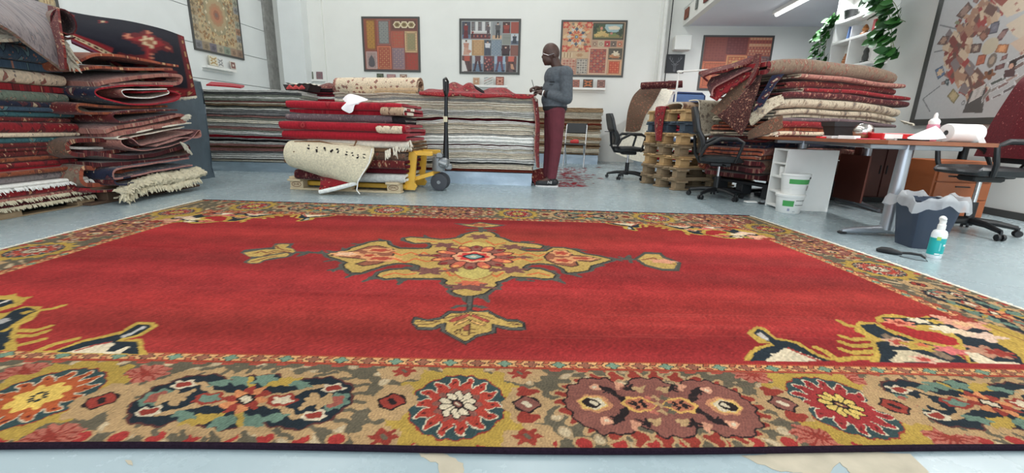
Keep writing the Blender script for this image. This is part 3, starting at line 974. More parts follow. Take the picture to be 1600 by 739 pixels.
  # red bay with its yellow edge, above it the upper arm
  c.poly(z([(770, 70), (810, 52), (870, 48), (1000, 72), (1060, 58), (1150, 90), (1250, 60), (1500, 130), (1600, 170), (1600, 330), (1290, 325), (1240, 250), (1180, 245), (1000, 205), (880, 160), (780, 100)]), C_YEL)
  c.poly(z([(790, 98), (870, 100), (1000, 140), (1110, 152), (1220, 190), (1235, 222), (1180, 228), (1000, 190), (900, 152), (830, 128)]), C_RED)
  c.poly(z([(805, 68), (950, 72), (1120, 66), (1330, 112), (1430, 160), (1350, 165), (1230, 140), (1100, 110), (960, 112), (830, 92)]), C_NVY)
  c.poly(z([(1150, 120), (1230, 125), (1300, 165), (1400, 185), (1560, 280), (1600, 335), (1300, 322), (1270, 240), (1250, 195)]), C_NVY)
  c.poly(z([(1260, 260), (1360, 250), (1480, 300), (1580, 335), (1330, 325)]), C_CRM)
  c.poly(z([(1340, 275), (1450, 280), (1560, 320), (1440, 318)]), C_NVY)
  for x, y, r_, col in ((905, 98, .05, (200, 120, 96)), (905, 98, .025, C_BRK), (1240, 95, .09, (196, 140, 116)), (1250, 75, .05, C_BRK), (1260, 105, .035, (206, 160, 120)), (1400, 180, .06, (200, 170, 150)), (1160, 135, .05, C_CRM), (1260, 155, .04, (204, 178, 150)),
        (1190, 255, .045, (188, 100, 96)), (1390, 262, .06, (166, 120, 96)), (1460, 270, .04, C_BRK), (1100, 90, .03, C_YEL), (1010, 85, .035, C_CRM)):
   p = F(*Z(B, [(x, y)])[0]); c.lobed(p[0], p[1], r_, r_ * .7, col, 6, .25)
  c.poly(z([(1440, 190), (1600, 200), (1640, 300), (1560, 265)]), C_YEL)
 def corner_left(F):
  B = (0, 440, 260, 600); k_ = 1201.0
  z = lambda pts: [F(*p) for p in Z(B, pts, k_)]
  c.poly(z([(190, 532), (400, 518), (600, 447), (880, 383), (990, 315), (1120, 315), (1142, 345), (1040, 412), (890, 450), (1035, 435), (1040, 500), (1072, 555), (980, 556)]), C_YEL)
  c.poly(z([(400, 530), (600, 462), (880, 402), (1000, 333), (1085, 335), (1090, 352), (990, 410), (870, 437), (840, 457), (1000, 460), (1008, 552), (900, 545)]), C_NVY)
  c.poly(z([(480, 535), (640, 490), (790, 462), (840, 470), (770, 528), (830, 530), (930, 490), (942, 502), (870, 548)]), C_CRM)
  c.poly(z([(870, 420), (960, 390), (1040, 340), (1062, 352), (960, 405), (900, 428)]), (176, 170, 164))
  c.stroke(z([(560, 520), (700, 480), (800, 462)]), .010, (150, 70, 62))
  for s in ([(270, 525), (400, 475), (550, 437)], [(90, 490), (200, 470), (312, 440)], [(110, 415), (250, 412), (345, 378)], [(130, 375), (260, 375), (360, 345)], [(290, 228), (390, 215), (456, 194)]):
   c.stroke(z(s), .024, C_YEL)
  c.poly(z([(-300, 330), (0, 265), (180, 195), (305, 200), (292, 240), (240, 300), (150, 335), (120, 400), (130, 520), (-300, 525)]), C_YEL)
  c.poly(z([(-300, 420), (0, 300), (100, 230), (200, 205), (245, 213), (265, 235), (200, 265), (90, 335), (50, 365), (105, 350), (70, 420), (90, 440), (40, 470), (50, 510), (0, 520), (-300, 520)]), C_NVY)
  c.poly(z([(145, 245), (230, 225), (250, 235), (180, 260)]), C_YEL)
  c.poly(z([(-60, 310), (60, 280), (80, 300), (40, 320), (-60, 340)]), (150, 146, 142))
  c.poly(z([(0, 380), (60, 355), (100, 350), (40, 385)]), C_YEL)
  c.poly(z([(-300, 150), (0, 120), (60, 118), (120, 105), (130, 125), (205, 140), (150, 190), (0, 235), (-300, 280)]), C_YEL)
  c.poly(z([(-300, 180), (0, 150), (90, 148), (112, 172), (30, 200), (-300, 250)]), C_NVY)
  c.stroke(z([(-40, 190), (40, 165), (60, 155)]), .014, (190, 180, 170))
 ident = lambda x, y: (x, y)
 corner_right(ident)
 # the left side beyond the traced part is the mirrored right side
 mir = lambda x, y: (-0.24 - (x + 0.24) * 1.02 - .10, y)
 keep = c.c.copy()
 corner_right(mir)
 px_ = CX + F_PX * X / np.maximum(Y * math.cos(PITCH), .2)
 c.c[X > -1.80 + 0 * px_] = keep[X > -1.80]
 corner_left(ident)
 # back corners: mirrored about the cross axis of the rug
 mb1 = lambda x, y: (x * .985 - .02, 4.56 - y * .985)
 corner_right(mb1)
 mb2 = lambda x, y: (-0.24 - (x + 0.24) * 1.02 - .13, 4.55 - y * .98)
 corner_right(mb2)
 # guard line wins over anything painted past it
 c.c[(D < .347) & (D > .343)] = (120, 74, 56)
 c.c[mb] *= .92
 # dirt and yarn variation
 r_ = np.random.RandomState(2)
 c.c *= (1 + .06 * r_.randn(len(X)))[:, None]
 wv = 1 + .05 * np.sin(U * 700 + 9 * np.sin(V * 40))
 c.c *= wv[:, None]
 # worn pale threads running along the weft
 tw = (np.sin(V * 310 + 3 * w(X, Y, 3)) > .985) & (w(X, Y, 4.0) > .35)
 c.c[tw] = c.c[tw] * .86 + np.array([190, 120, 105]) * .14
 return c.c, X, Y
def rug_height(U, V):
 w = seg_noise(11)
 return 0.011 + 0.0022 * w(U, V, 5.0) + 0.0012 * w(U, V, 17.0)
rug = thing('persian_rug', 'huge red Persian rug with golden medallion spread open across the painted floor', 'rug', (-0.24, 2.3, 0))
# near border on a fine net, the rest coarser
ua, va = np.linspace(-HW, HW, 1390), np.linspace(0, .42, 122)
ub, vb = np.linspace(-HW, HW, 780), np.linspace(.42, 3.0, 400)
parts = []
for u, v in ((ua, va), (ub, vb)):
 VV, UU = np.meshgrid(v, u, indexing='ij')
 parts.append((UU.ravel(), VV.ravel(), len(v), len(u)))
U_ = np.concatenate([p[0] for p in parts]); V_ = np.concatenate([p[1] for p in parts])
colr, X_, Y_ = paint_rug(U_, V_)
Zh = rug_height(U_, V_)
co = np.stack([X_ + .24, Y_ - 2.3, Zh], 1)
n0 = parts[0][2] * parts[0][3]
Q = np.concatenate([grid_quads(parts[0][2], parts[0][3]), grid_quads(parts[1][2], parts[1][3], n0)])
me = np_mesh('pile', co, Q, True)
put_colors(me, colr)
pile = link('pile', me, painted('rug_pile', rough=0.95, bump=0.35, bscale=240, vary=.22, vscale=6, spec=.12, sheen=.0), rug)
def rug_edge(name, pts_uv, w, z1, mat, out=(0, 0), smooth=True):
 """cord or band running along one edge of the rug"""
 P = []
 for u, v in pts_uv:
  x, y = rug_world(np.array([u]), np.array([v]))
  P.append((float(x[0]) + .24, float(y[0]) - 2.3))
 mb_ = MB()
 mb_.tube([(x + out[0], y + out[1], z1) for x, y in P], w, 8)
 return mb_.build(name, mat, rug, smooth=smooth)
m_cord = fleece('selvedge_plum', (44, 30, 44), .5, 160)
rug_edge('selvedge', [(u, 0) for u in np.linspace(-HW, HW, 160)], .0075, .0085, m_cord, (0, -.002))
rug_edge('selvedge', [(u, 3) for u in np.linspace(-HW, HW, 120)], .007, .0085, m_cord, (0, .002))
m_fr = fleece('ivory_fringe', (236, 230, 214), .2, 90)
def fringe_strip(side):
 rnd = random.Random(4 + side)
 mb_ = MB()
 vs = np.linspace(0.0, 3.0, 420)
 inner, outer = [], []
 for v in vs:
  x, y = rug_world(np.array([side * HW]), np.array([v]))
  x, y = float(x[0]) + .24, float(y[0]) - 2.3
  inner.append((x - side * .003, y, .0128)); outer.append((x + side * (.024 + rnd.uniform(0, .014)), y + rnd.uniform(-.002, .002), .0105 + rnd.uniform(-.001, .001)))
 low = [(x, y, .001) for x, y, z in outer]
 return mb_.grid(np.array([inner, outer, low])).build('fringe', m_fr, rug)
for s in (-1, 1):
 tag(fringe_strip(s), kind='stuff')
# ================================================================== PRINTS ON THE WALLS
m_print = painted('print_paper', rough=0.5, vary=0.05, vscale=30, spec=.35)
m_card = painted('woven_sample', rough=0.95, bump=.3, bscale=300, vary=0.10, vscale=40)
m_frame = plain('dark_grey_frame', (74, 74, 72), 0.5, noise=.04)
WALLS = {'back': (hall(0, VB), (EX, EY), -TH), 'left': (hall(UL, 0), (DX, DY), PI / 2 - TH), 'right': (hall(UR, 0), (-DX, -DY), -PI / 2 - TH)}
def painted_slab(w, h, t, nx, ny, fn, name='print'):
 """upright slab, front towards -y, centred in x, foot at z = 0; fn(canvas) paints in 0..1 across and 0..1 down"""
 xs, zs = np.linspace(-w / 2, w / 2, nx), np.linspace(h, 0, ny)
 ZZ, XX = np.meshgrid(zs, xs, indexing='ij')
 V = np.stack([XX.ravel(), np.full(XX.size, -t), ZZ.ravel()], 1)
 c = Cv((XX.ravel() + w / 2) / w, 1 - ZZ.ravel() / h)
 fn(c)
 c.c = c.c * .86 + 26  # a pale veil of haze is put into the print colours
 Q = [tuple(q) for q in grid_quads(ny, nx)[:, ::-1]]
 k = len(V)
 idx = [0, nx - 1, nx * ny - 1, nx * (ny - 1)]
 bk = np.array([[V[i][0], 0, V[i][2]] for i in idx])
 V2 = np.concatenate([V, V[idx], bk])
 f = [k + i for i in range(4)]
 g = [k + 4 + i for i in range(4)]
 for i in range(4):
  j = (i + 1) % 4
  Q.append((f[i], f[j], g[j], g[i]))
 Q.append((g[0], g[1], g[2], g[3]))
 me = np_mesh(name, V2, np.array(Q))
 bm = bmesh.new(); bm.from_mesh(me); bmesh.ops.recalc_face_normals(bm, faces=bm.faces); bm.to_mesh(me); bm.free()
 put_colors(me, np.concatenate([c.c, c.c[idx], np.tile(c.c.mean(0), (4, 1))]))
 return me
def rugpatch(c, x0, y0, x1, y1, border, field, motif, n=5, seed=1, center=None, bw=.16):
 r = random.Random(seed)
 c.rect(x0, y0, x1, y1, border)
 w, h = x1 - x0, y1 - y0
 b = min(w, h) * bw
 k = 0
 for e in (b * .3, b * .85):
  col = tuple(int(v * (1.25 if k == 0 else .7)) for v in border); k += 1
  c.stroke([(x0 + e, y0 + e), (x1 - e, y0 + e), (x1 - e, y1 - e), (x0 + e, y1 - e)], b * .14, col, True)
 nb = max(4, int((w + h) / b / 1.5))
 for i in range(nb):
  f = (i + .5) / nb
  for px, py in ((x0 + w * f, y0 + b * .55), (x0 + w * f, y1 - b * .55), (x0 + b * .55, y0 + h * f), (x1 - b * .55, y0 + h * f)):
   c.lobed(px, py, b * .2, b * .2, motif, 4, .3)
 c.rect(x0 + b, y0 + b, x1 - b, y1 - b, field)
 X0, X1, Y0, Y1 = x0 + b, x1 - b, y0 + b, y1 - b
 ny = max(2, int(n * (Y1 - Y0) / max(X1 - X0, 1e-6)))
 for i in range(n):
  for j in range(ny):
   px, py = X0 + (X1 - X0) * (i + .5) / n, Y0 + (Y1 - Y0) * (j + .5) / ny
   q = .34 * (X1 - X0) / n
   m = motif if (i + j) % 2 else tuple(int((a + d) / 2) for a, d in zip(motif, field))
   c.lobed(px, py, q, q, m, 4 + (i * j) % 3, .35)
 if center:
  c.lobed((x0 + x1) / 2, (y0 + y1) / 2, w * .3, h * .26, border, 8, .12)
  c.lobed((x0 + x1) / 2, (y0 + y1) / 2, w * .22, h * .19, center, 8, .12)
  c.lobed((x0 + x1) / 2, (y0 + y1) / 2, w * .1, h * .09, motif, 6, .2)
def pt_eight(c):
 c.c[:] = (122, 66, 56)
 rugpatch(c, .035, .03, .245, .615, (126, 58, 46), (176, 122, 52), (120, 88, 44), 4, 1)
 rugpatch(c, .255, .03, .495, .515, (142, 74, 62), (134, 136, 130), (92, 96, 98), 5, 2)
 c.rect(.51, .03, .97, .235, (104, 62, 52))
 c.rect(.525, .05, .955, .215, (92, 56, 48))
 for k in range(3):
  x = .62 + .125 * k
  c.poly([(x - .075, .13), (x - .04, .07), (x + .04, .07), (x + .075, .13), (x + .04, .19), (x - .04, .19)], (216, 200, 164))
  c.poly([(x - .05, .13), (x - .025, .092), (x + .025, .092), (x + .05, .13), (x + .025, .168), (x - .025, .168)], (122, 104, 62))
  c.lobed(x, .13, .016, .016, (84, 52, 44), 4, .3)
 rugpatch(c, .51, .25, .735, .555, (160, 74, 60), (168, 76, 58), (150, 92, 70), 4, 3, bw=.1)
 rugpatch(c, .745, .25, .97, .645, (182, 150, 108), (128, 124, 88), (158, 134, 94), 4, 4, bw=.22)
 rugpatch(c, .035, .635, .235, .97, (172, 142, 134), (160, 136, 130), (150, 120, 116), 3, 5, bw=.1)
 c.poly([(.075, .90), (.085, .78), (.135, .70), (.185, .78), (.195, .90), (.16, .93), (.11, .93)], (78, 72, 76))
 rugpatch(c, .245, .53, .495, .97, (176, 82, 60), (150, 62, 48), (190, 128, 84), 5, 6, bw=.14)
 rugpatch(c, .515, .565, .735, .97, (138, 104, 112), (118, 98, 112), (164, 132, 120), 5, 7, bw=.08)
 rugpatch(c, .75, .655, .97, .97, (150, 58, 48), (158, 56, 46), (136, 66, 52), 4, 8, bw=.08)
def figure(c, x, y0, y1, skin, top, low, wide=.3, legs=True):
 """a small standing model in a fashion photograph"""
 h = y1 - y0
 w = h * wide * .5
 c.poly([(x - w, y0 + h * .2), (x + w, y0 + h * .2), (x + w * .75, y0 + h * .55), (x - w * .75, y0 + h * .55)], top)
 if legs:
  c.poly([(x - w * .7, y0 + h * .5), (x + w * .1, y0 + h * .5), (x - w * .3, y1), (x - w * .9, y1)], low)
  c.poly([(x - w * .1, y0 + h * .5), (x + w * .75, y0 + h * .5), (x + w * .8, y1), (x + w * .3, y1)], low)
 else:
  c.poly([(x - w * .75, y0 + h * .5), (x + w * .75, y0 + h * .5), (x + w * 1.1, y1), (x - w * 1.1, y1)], low)
 c.lobed(x, y0 + h * .1, h * .055, h * .085, skin)
 c.lobed(x, y0 + h * .055, h * .06, h * .05, (52, 40, 36))
def pt_fashion(c):
 N = lambda x, y: ((x - 98) / 514.0, (y - 78) / 478.0)
 def cell(x0, y0, x1, y1, col):
  a, b = N(x0, y0), N(x1, y1)
  c.rect(a[0], a[1], b[0], b[1], col)
  return a + b
 c.c[:] = (150, 154, 152)
 q = cell(112, 95, 186, 246, (62, 66, 78)); c.rect(q[0], q[1] + .24, q[2], q[3], (86, 104, 128)); figure(c, .095, .05, .345, (196, 160, 140), (118, 40, 40), (92, 36, 40), .26, False)
 q = cell(190, 95, 362, 246, (206, 206, 204))
 for x in (210, 268, 332):
  cell(x - 18, 95, x + 18, 175, (120, 122, 124))
  for k in range(5):
   cell(x - 12, 100 + 15 * k, x + 10, 107 + 15 * k, (92, 74, 72))
 cell(190, 200, 362, 246, (92, 44, 46)); cell(200, 190, 340, 200, (180, 176, 172))
 for k in range(9):
  c.lobed(*N(215 + 17 * k, 222), .012, .02, (54, 46, 60) if k % 2 else (164, 96, 84), 4, .3)
 figure(c, N(205, 0)[0], .19, .33, (170, 120, 100), (120, 50, 50), (40, 36, 40)); figure(c, N(342, 0)[0], .08, .31, (150, 110, 96), (90, 80, 84), (70, 58, 60))
 q = cell(378, 95, 460, 246, (132, 136, 138)); cell(378, 215, 460, 246, (196, 160, 128)); figure(c, N(424, 0)[0], .04, .34, (196, 160, 140), (74, 72, 72), (46, 46, 50), .3)
 q = cell(466, 95, 531, 196, (64, 44, 44)); figure(c, N(498, 0)[0], .045, .30, (214, 170, 150), (142, 58, 48), (120, 44, 40), .42, False); cell(466, 196, 531, 200, (150, 154, 152))
 cell(535, 95, 603, 196, (150, 70, 58)); cell(466, 202, 536, 294, (128, 132, 124)); cell(472, 232, 530, 236, (100, 104, 98))
 q = cell(540, 202, 603, 294, (188, 196, 202)); cell(540, 262, 603, 294, (84, 92, 108)); figure(c, N(570, 0)[0], .27, .43, (190, 150, 130), (50, 54, 64), (50, 54, 64), .45, False)
 q = cell(112, 255, 197, 396, (214, 214, 210)); figure(c, N(150, 0)[0], .375, .66, (206, 160, 140), (186, 132, 112), (196, 150, 128), .34, False); c.lobed(*N(175, 360), .04, .03, (188, 130, 110))
 cell(200, 255, 306, 396, (186, 150, 104)); rugpatch(c, *N(203, 258), *N(303, 393), (178, 136, 90), (190, 152, 106), (164, 120, 84), 5, 3, bw=.1)
 q = cell(308, 255, 367, 396, (66, 74, 84)); figure(c, N(338, 0)[0], .38, .66, (190, 150, 130), (206, 206, 210), (60, 64, 78), .34)
 rugpatch(c, *N(370, 255), *N(460, 398), (92, 112, 132), (104, 122, 138), (160, 168, 172), 6, 9, bw=.04)
 q = cell(463, 300, 530, 396, (60, 42, 44)); figure(c, N(496, 0)[0], .47, .78, (214, 176, 156), (58, 40, 44), (40, 34, 36), .5, False); cell(535, 300, 603, 396, (122, 76, 66)); cell(463, 396, 603, 400, (150, 154, 152))
 for k, (x0, x1, bg, fl_, top, low) in enumerate(((112, 201, (96, 62, 58), (82, 60, 60), (170, 74, 58), (70, 50, 50)), (205, 301, (168, 176, 184), (92, 112, 134), (92, 58, 60), (66, 44, 50)), (304, 396, (84, 62, 66), (70, 52, 56), (106, 52, 58), (74, 40, 46)),
            (400, 495, (150, 172, 192), (96, 120, 150), (116, 52, 62), (92, 62, 76)), (499, 592, (98, 60, 56), (84, 64, 66), (196, 92, 76), (66, 46, 46)))):
  cell(x0, 402, x1, 545, bg); cell(x0, 470, x1, 545, fl_)
  m = (x0 + x1) / 2
  c.poly([N(m - 26, 402), N(m + 26, 402), N(m + 22, 450), N(m - 24, 450)], top)
  c.poly([N(m - 24, 448), N(m - 2, 448), N(m - 22, 535), N(m - 38, 535)], low); c.poly([N(m, 448), N(m + 22, 448), N(m + 34, 535), N(m + 16, 535)], low)
  c.lobed(*N(m + 30, 535), .03, .012, (36, 30, 34)); c.lobed(*N(m - 32, 537), .03, .012, (36, 30, 34))
  if k in (2,):
   for i in range(14):
    c.lobed(*N(x0 + 10 + (i * 37) % 80, 410 + (i * 23) % 120), .012, .015, (196, 120, 110) if i % 2 else (150, 60, 60), 4, .3)
  if k == 0:
   c.poly([N(112, 440), N(135, 450), N(160, 540), N(112, 545)], (214, 210, 206))
  if k == 4:
   c.poly([N(540, 470), N(562, 472), N(575, 520), N(545, 515)], (190, 140, 110))
def pt_tapestry(c):
 c.c[:] = (176, 146, 118)
 # floral carpet, upper left
 c.rect(.02, .02, .47, .55, (196, 150, 112))
 r = random.Random(8)
 for k in range(70):
  a, d = r.uniform(0, 2 * PI), r.uniform(.6, 1)
  x, y = .245 + .20 * d * math.cos(a), .285 + .25 * d * math.sin(a)
  c.lobed(x, y, r.uniform(.015, .035), r.uniform(.015, .03), r.choice([(186, 70, 54), (206, 120, 80), (214, 180, 130), (176, 84, 60), (120, 110, 90)]), 5, .25, rot=a)
 for x in (.06, .43):
  for y in (.07, .5):
   c.lobed(x, y, .06, .06, (190, 72, 56), 6, .2); c.lobed(x, y, .03, .03, (214, 150, 110), 5, .2)
 c.lobed(.235, .28, .15, .17, (206, 168, 124), 8, .08)
 for k in range(12):
  a = 2 * PI * k / 12
  c.lobed(.235 + .115 * math.cos(a), .28 + .135 * math.sin(a), .034, .022, (62, 76, 96) if k % 2 else (196, 190, 180), 4, .3, rot=a)
 for k in range(8):
  a = 2 * PI * (k + .5) / 8
  c.lobed(.235 + .065 * math.cos(a), .28 + .08 * math.sin(a), .03, .022, (196, 90, 60), 5, .25, rot=a)
 c.lobed(.235, .285, .04, .045, (196, 150, 70)); c.lobed(.235, .285, .026, .03, (74, 92, 124)); c.lobed(.235, .285, .012, .014, (170, 180, 190))
 # woven landscape, upper right: trees, meadow, sky
 c.rect(.485, .03, .97, .33, (70, 58, 46)); c.rect(.50, .05, .955, .31, (64, 78, 56)); c.poly([(.68, .06), (.94, .06), (.93, .16), (.85, .20), (.72, .19), (.67, .12)], (150, 178, 180))
 c.poly([(.72, .10), (.84, .08), (.92, .12), (.88, .15), (.74, .15)], (222, 206, 176)); c.rect(.51, .24, .95, .30, (128, 116, 70))
 for x, y, rx, ry, col in ((.55, .14, .05, .07, (48, 60, 44)), (.60, .17, .05, .08, (92, 96, 58)), (.63, .22, .07, .045, (196, 168, 104)), (.56, .25, .05, .03, (206, 172, 100)), (.70, .25, .05, .03, (196, 160, 96)), (.80, .24, .06, .03, (110, 124, 72)), (.92, .2, .03, .08, (52, 62, 46)), (.62, .13, .02, .03, (206, 130, 104)), (.78, .22, .02, .02, (190, 120, 100))):
  c.lobed(x, y, rx, ry, col, 7, .2)
 for k, col in enumerate(((170, 136, 112), (190, 170, 140), (182, 66, 66), (110, 92, 82), (196, 122, 92))):
  x = .485 + .098 * k
  c.rect(x, .355, x + .09, .46, col); c.lobed(x + .045, .41, .028, .03, tuple(int(v * .72) for v in col), 5, .2); c.lobed(x + .045, .41, .012, .014, (214, 190, 160))
 # lower row
 c.rect(.02, .56, .44, .675, (196, 164, 126))
 for k in range(7):
  c.rect(.03 + .024 * k, .575, .042 + .024 * k, .66, (150, 120, 92) if k % 2 else (214, 196, 160))
 c.lobed(.30, .617, .05, .03, (176, 130, 92), 6, .2)
 rugpatch(c, .02, .685, .255, .97, (196, 150, 124), (190, 150, 126), (158, 76, 62), 4, 2, bw=.08)
 rugpatch(c, .26, .685, .44, .97, (150, 136, 124), (186, 176, 160), (72, 66, 70), 4, 6, bw=.06)
 c.rect(.445, .475, .745, .97, (206, 170, 140)); c.rect(.47, .50, .72, .945, (152, 66, 58))
 for i in range(5):
  for j in range(9):
   x, y = .495 + .05 * i, .53 + .048 * j
   c.poly([(x - .022, y), (x, y - .02), (x + .022, y), (x, y + .02)], ((196, 150, 110), (120, 100, 96), (190, 110, 86))[(i + j) % 3]); c.lobed(x, y, .008, .008, (110, 50, 46))
 c.rect(.755, .485, .97, .69, (78, 72, 60)); c.lobed(.87, .59, .05, .05, (222, 206, 176), 6, .3); c.lobed(.81, .63, .04, .03, (190, 130, 84), 5, .3); c.lobed(.91, .63, .03, .03, (196, 160, 120), 5, .3); c.lobed(.87, .65, .06, .02, (160, 96, 60))
 rugpatch(c, .755, .70, .97, .97, (196, 150, 110), (186, 66, 44), (214, 120, 80), 4, 4, bw=.14)
def pt_red(c):
 c.c[:] = (142, 62, 48)
 rugpatch(c, .02, .02, .33, .46, (128, 58, 48), (136, 60, 48), (122, 50, 42), 6, 1, bw=.05)
 rugpatch(c, .34, .02, .64, .33, (96, 40, 38), (104, 40, 40), (124, 56, 50), 6, 2, bw=.05)
 for k in range(6):
  c.rect(.66, .02 + .055 * k, .98, .07 + .055 * k, ((186, 110, 84), (160, 74, 60), (196, 130, 96))[k % 3])
  for i in range(7):
   c.lobed(.69 + .045 * i, .045 + .055 * k, .016, .014, ((206, 160, 120), (120, 50, 50))[k % 2], 4, .35)
 rugpatch(c, .02, .47, .40, .97, (186, 96, 60), (190, 92, 56), (170, 70, 48), 7, 3, bw=.12, center=(206, 120, 76))
 rugpatch(c, .36, .35, .66, .66, (186, 110, 70), (176, 76, 48), (206, 150, 84), 5, 4, bw=.12, center=(206, 160, 84))
 rugpatch(c, .67, .36, .98, .66, (86, 70, 78), (116, 70, 66), (150, 110, 100), 5, 5, bw=.1)
 rugpatch(c, .42, .68, .98, .97, (160, 80, 60), (150, 60, 46), (186, 110, 80), 8, 6, bw=.08)
def pt_gold(c):
 c.c[:] = (150, 140, 120)
 r = random.Random(4)
 for k, col in enumerate([(122, 120, 126), (150, 130, 104), (112, 104, 116), (172, 160, 136), (134, 148, 128), (164, 130, 104), (140, 110, 90)]):
  for s in range(2):
   c.rect(k / 7, s * .885, (k + 1) / 7 - .01, s * .885 + .115, col if not s else tuple(int(v * .95) for v in col))
   c.lobed((k + .5) / 7, s * .885 + .058, .035, .03, tuple(int(v * .72) for v in col), 5, .2)
 for k in range(8):
  for s in range(2):
   col = r.choice([(164, 140, 104), (134, 134, 132), (156, 112, 84), (148, 150, 130), (176, 160, 130)])
   c.rect(s * .885, .115 + k * .096, s * .885 + .115, .20 + k * .096, col); c.lobed(s * .885 + .058, .16 + k * .096, .03, .03, tuple(int(v * .7) for v in col), 4, .3)
 c.rect(.12, .12, .88, .88, (182, 160, 122))
 for k in range(330):
  x, y = r.uniform(.13, .5), r.uniform(.13, .87)
  col = r.choice([(142, 102, 62), (160, 112, 66), (128, 120, 92), (206, 182, 130), (112, 92, 70)])
  q = r.uniform(.008, .018)
  c.lobed(x, y, q, q, col, 5, .3); c.lobed(1 - x, y, q, q, col, 5, .3)
 for a, col in ((.25, (150, 140, 108)), (.20, (172, 150, 112)), (.14, (172, 128, 92)), (.10, (180, 120, 86)), (.06, (150, 92, 70)), (.03, (120, 92, 82))):
  c.lobed(.5, .5, a, a, col, 12, .05)
 for k in range(10):
  a = 2 * PI * k / 10
  c.lobed(.5 + .21 * math.cos(a), .5 + .21 * math.sin(a), .018, .018, (214, 200, 166), 4, .2)
def pt_spiral(c):
 """wide-angle view into a carpet gallery, curling like a snail"""
 x, y = c.x, c.y
 c.c[:] = (176, 178, 178)
 c.c *= (0.98 + .06 * np.sin(3 * x + 2 * y))[:, None]
 r = random.Random(12)
 p0, d, rz = WALLS['right']
 ka, kb = on_plane(1512, -150, p0, d), on_plane(1740, 192, p0, d)
 pw, phh = math.hypot(kb[0] - ka[0], kb[1] - ka[1]), ka[2] - kb[2]
 def K(px, py):
  q = on_plane(1420 + px * .2707, py * .2707, p0, d)
  return (math.hypot(q[0] - ka[0], q[1] - ka[1]) / pw, (ka[2] - q[2]) / phh)
 for p in ([(190, 150), (300, 175)], [(155, 310), (230, 295)], [(90, 585), (190, 510)], [(90, 590), (130, 660)]):
  c.stroke([K(*q) for q in p], .006, (112, 114, 116))
 # the curling band of carpet stacks
 arc = [(560, -260), (610, -140), (560, -20), (500, 60), (430, 110), (370, 170), (320, 230), (280, 300), (280, 370), (330, 440), (380, 500), (420, 540)]
 for k in range(420):
  t = r.uniform(0, len(arc) - 1.001)
  i = int(t)
  a, b = arc[i], arc[i + 1]
  px, py = a[0] + (b[0] - a[0]) * (t - i) + r.uniform(-58, 58), a[1] + (b[1] - a[1]) * (t - i) + r.uniform(-48, 48)
  col = r.choice([(142, 96, 84), (176, 140, 112), (122, 62, 56), (200, 178, 150), (98, 70, 62), (160, 120, 96), (150, 60, 56), (120, 110, 110), (186, 160, 134)])
  u, v = K(px, py)
  w, h = r.uniform(.012, .04), r.uniform(.008, .02)
  an = r.uniform(.2, 1.2)
  c_, s_ = math.cos(an), math.sin(an)
  c.poly([(u - w * c_ + h * s_, v - w * s_ - h * c_), (u + w * c_ + h * s_, v + w * s_ - h * c_), (u + w * c_ - h * s_, v + w * s_ + h * c_), (u - w * c_ - h * s_, v - w * s_ + h * c_)], col)
 def para(pts, col, mot):
  q = [K(*p) for p in pts]
  c.poly(q, tuple(int(v * .72) for v in col))
  m = np.mean(q, 0)
  c.poly([m + (np.array(p) - m) * .78 for p in q], col)
  w = max(abs(q[0][0] - q[2][0]), .02)
  c.lobed(m[0], m[1], w * .24, w * .2, mot, 6, .2)
 for pts, col, mot in (([(285, 95), (360, 10), (385, 45), (320, 115)], (120, 92, 82), (150, 120, 106)), ([(275, 140), (290, 122), (310, 130), (300, 148)], (140, 144, 110), (120, 126, 96)), ([(170, 265), (205, 215), (248, 212), (222, 268)], (112, 84, 78), (164, 130, 110)),
       ([(160, 415), (205, 388), (222, 440), (178, 472)], (92, 116, 148), (206, 176, 140)), ([(232, 570), (270, 525), (308, 565), (272, 617)], (160, 146, 104), (180, 160, 120)), ([(420, 215), (452, 180), (480, 215), (447, 250)], (128, 86, 72), (150, 104, 86)),
       ([(485, 205), (495, 140), (550, 123), (535, 195)], (104, 104, 116), (120, 120, 130)), ([(370, 318), (380, 262), (442, 258), (430, 312)], (104, 82, 76), (170, 150, 130)), ([(518, 312), (535, 265), (608, 262), (590, 318)], (186, 120, 78), (214, 150, 100)),
       ([(400, 395), (420, 330), (470, 322), (455, 378)], (176, 96, 70), (160, 84, 62)), ([(515, 245), (570, 175), (612, 165), (560, 240)], (112, 84, 84), (140, 110, 104)), ([(515, 422), (525, 392), (585, 372), (575, 405)], (98, 64, 64), (120, 84, 80)),
       ([(550, 365), (565, 335), (598, 320), (590, 350)], (118, 84, 80), (140, 100, 96)), ([(195, 505), (200, 485), (222, 478), (220, 502)], (120, 100, 96), (150, 130, 120)), ([(218, 490), (226, 468), (246, 470), (240, 515)], (60, 76, 80), (140, 150, 150)),
       ([(385, 10), (398, -20), (425, 0), (410, 24)], (130, 90, 80), (150, 110, 100)), ([(300, -60), (360, -120), (395, -80), (340, -20)], (150, 104, 84), (180, 140, 110)), ([(200, -120), (240, -190), (290, -170), (250, -100)], (120, 112, 120), (160, 150, 150)),
       ([(700, -150), (760, -200), (800, -140), (740, -90)], (140, 84, 72), (170, 120, 96)), ([(680, 250), (740, 230), (750, 300), (690, 320)], (150, 120, 96), (120, 90, 80))):
  para(pts, col, mot)
 c.lobed(*K(490, 275), .045, .035, (186, 176, 150), 0); c.lobed(*K(502, 360), .025, .03, (110, 100, 90)); c.lobed(*K(502, 360), .014, .017, (160, 140, 120)); c.lobed(*K(330, 610), .01, .011, (90, 92, 92)); c.lobed(*K(330, 610), .006, .007, (176, 178, 178))
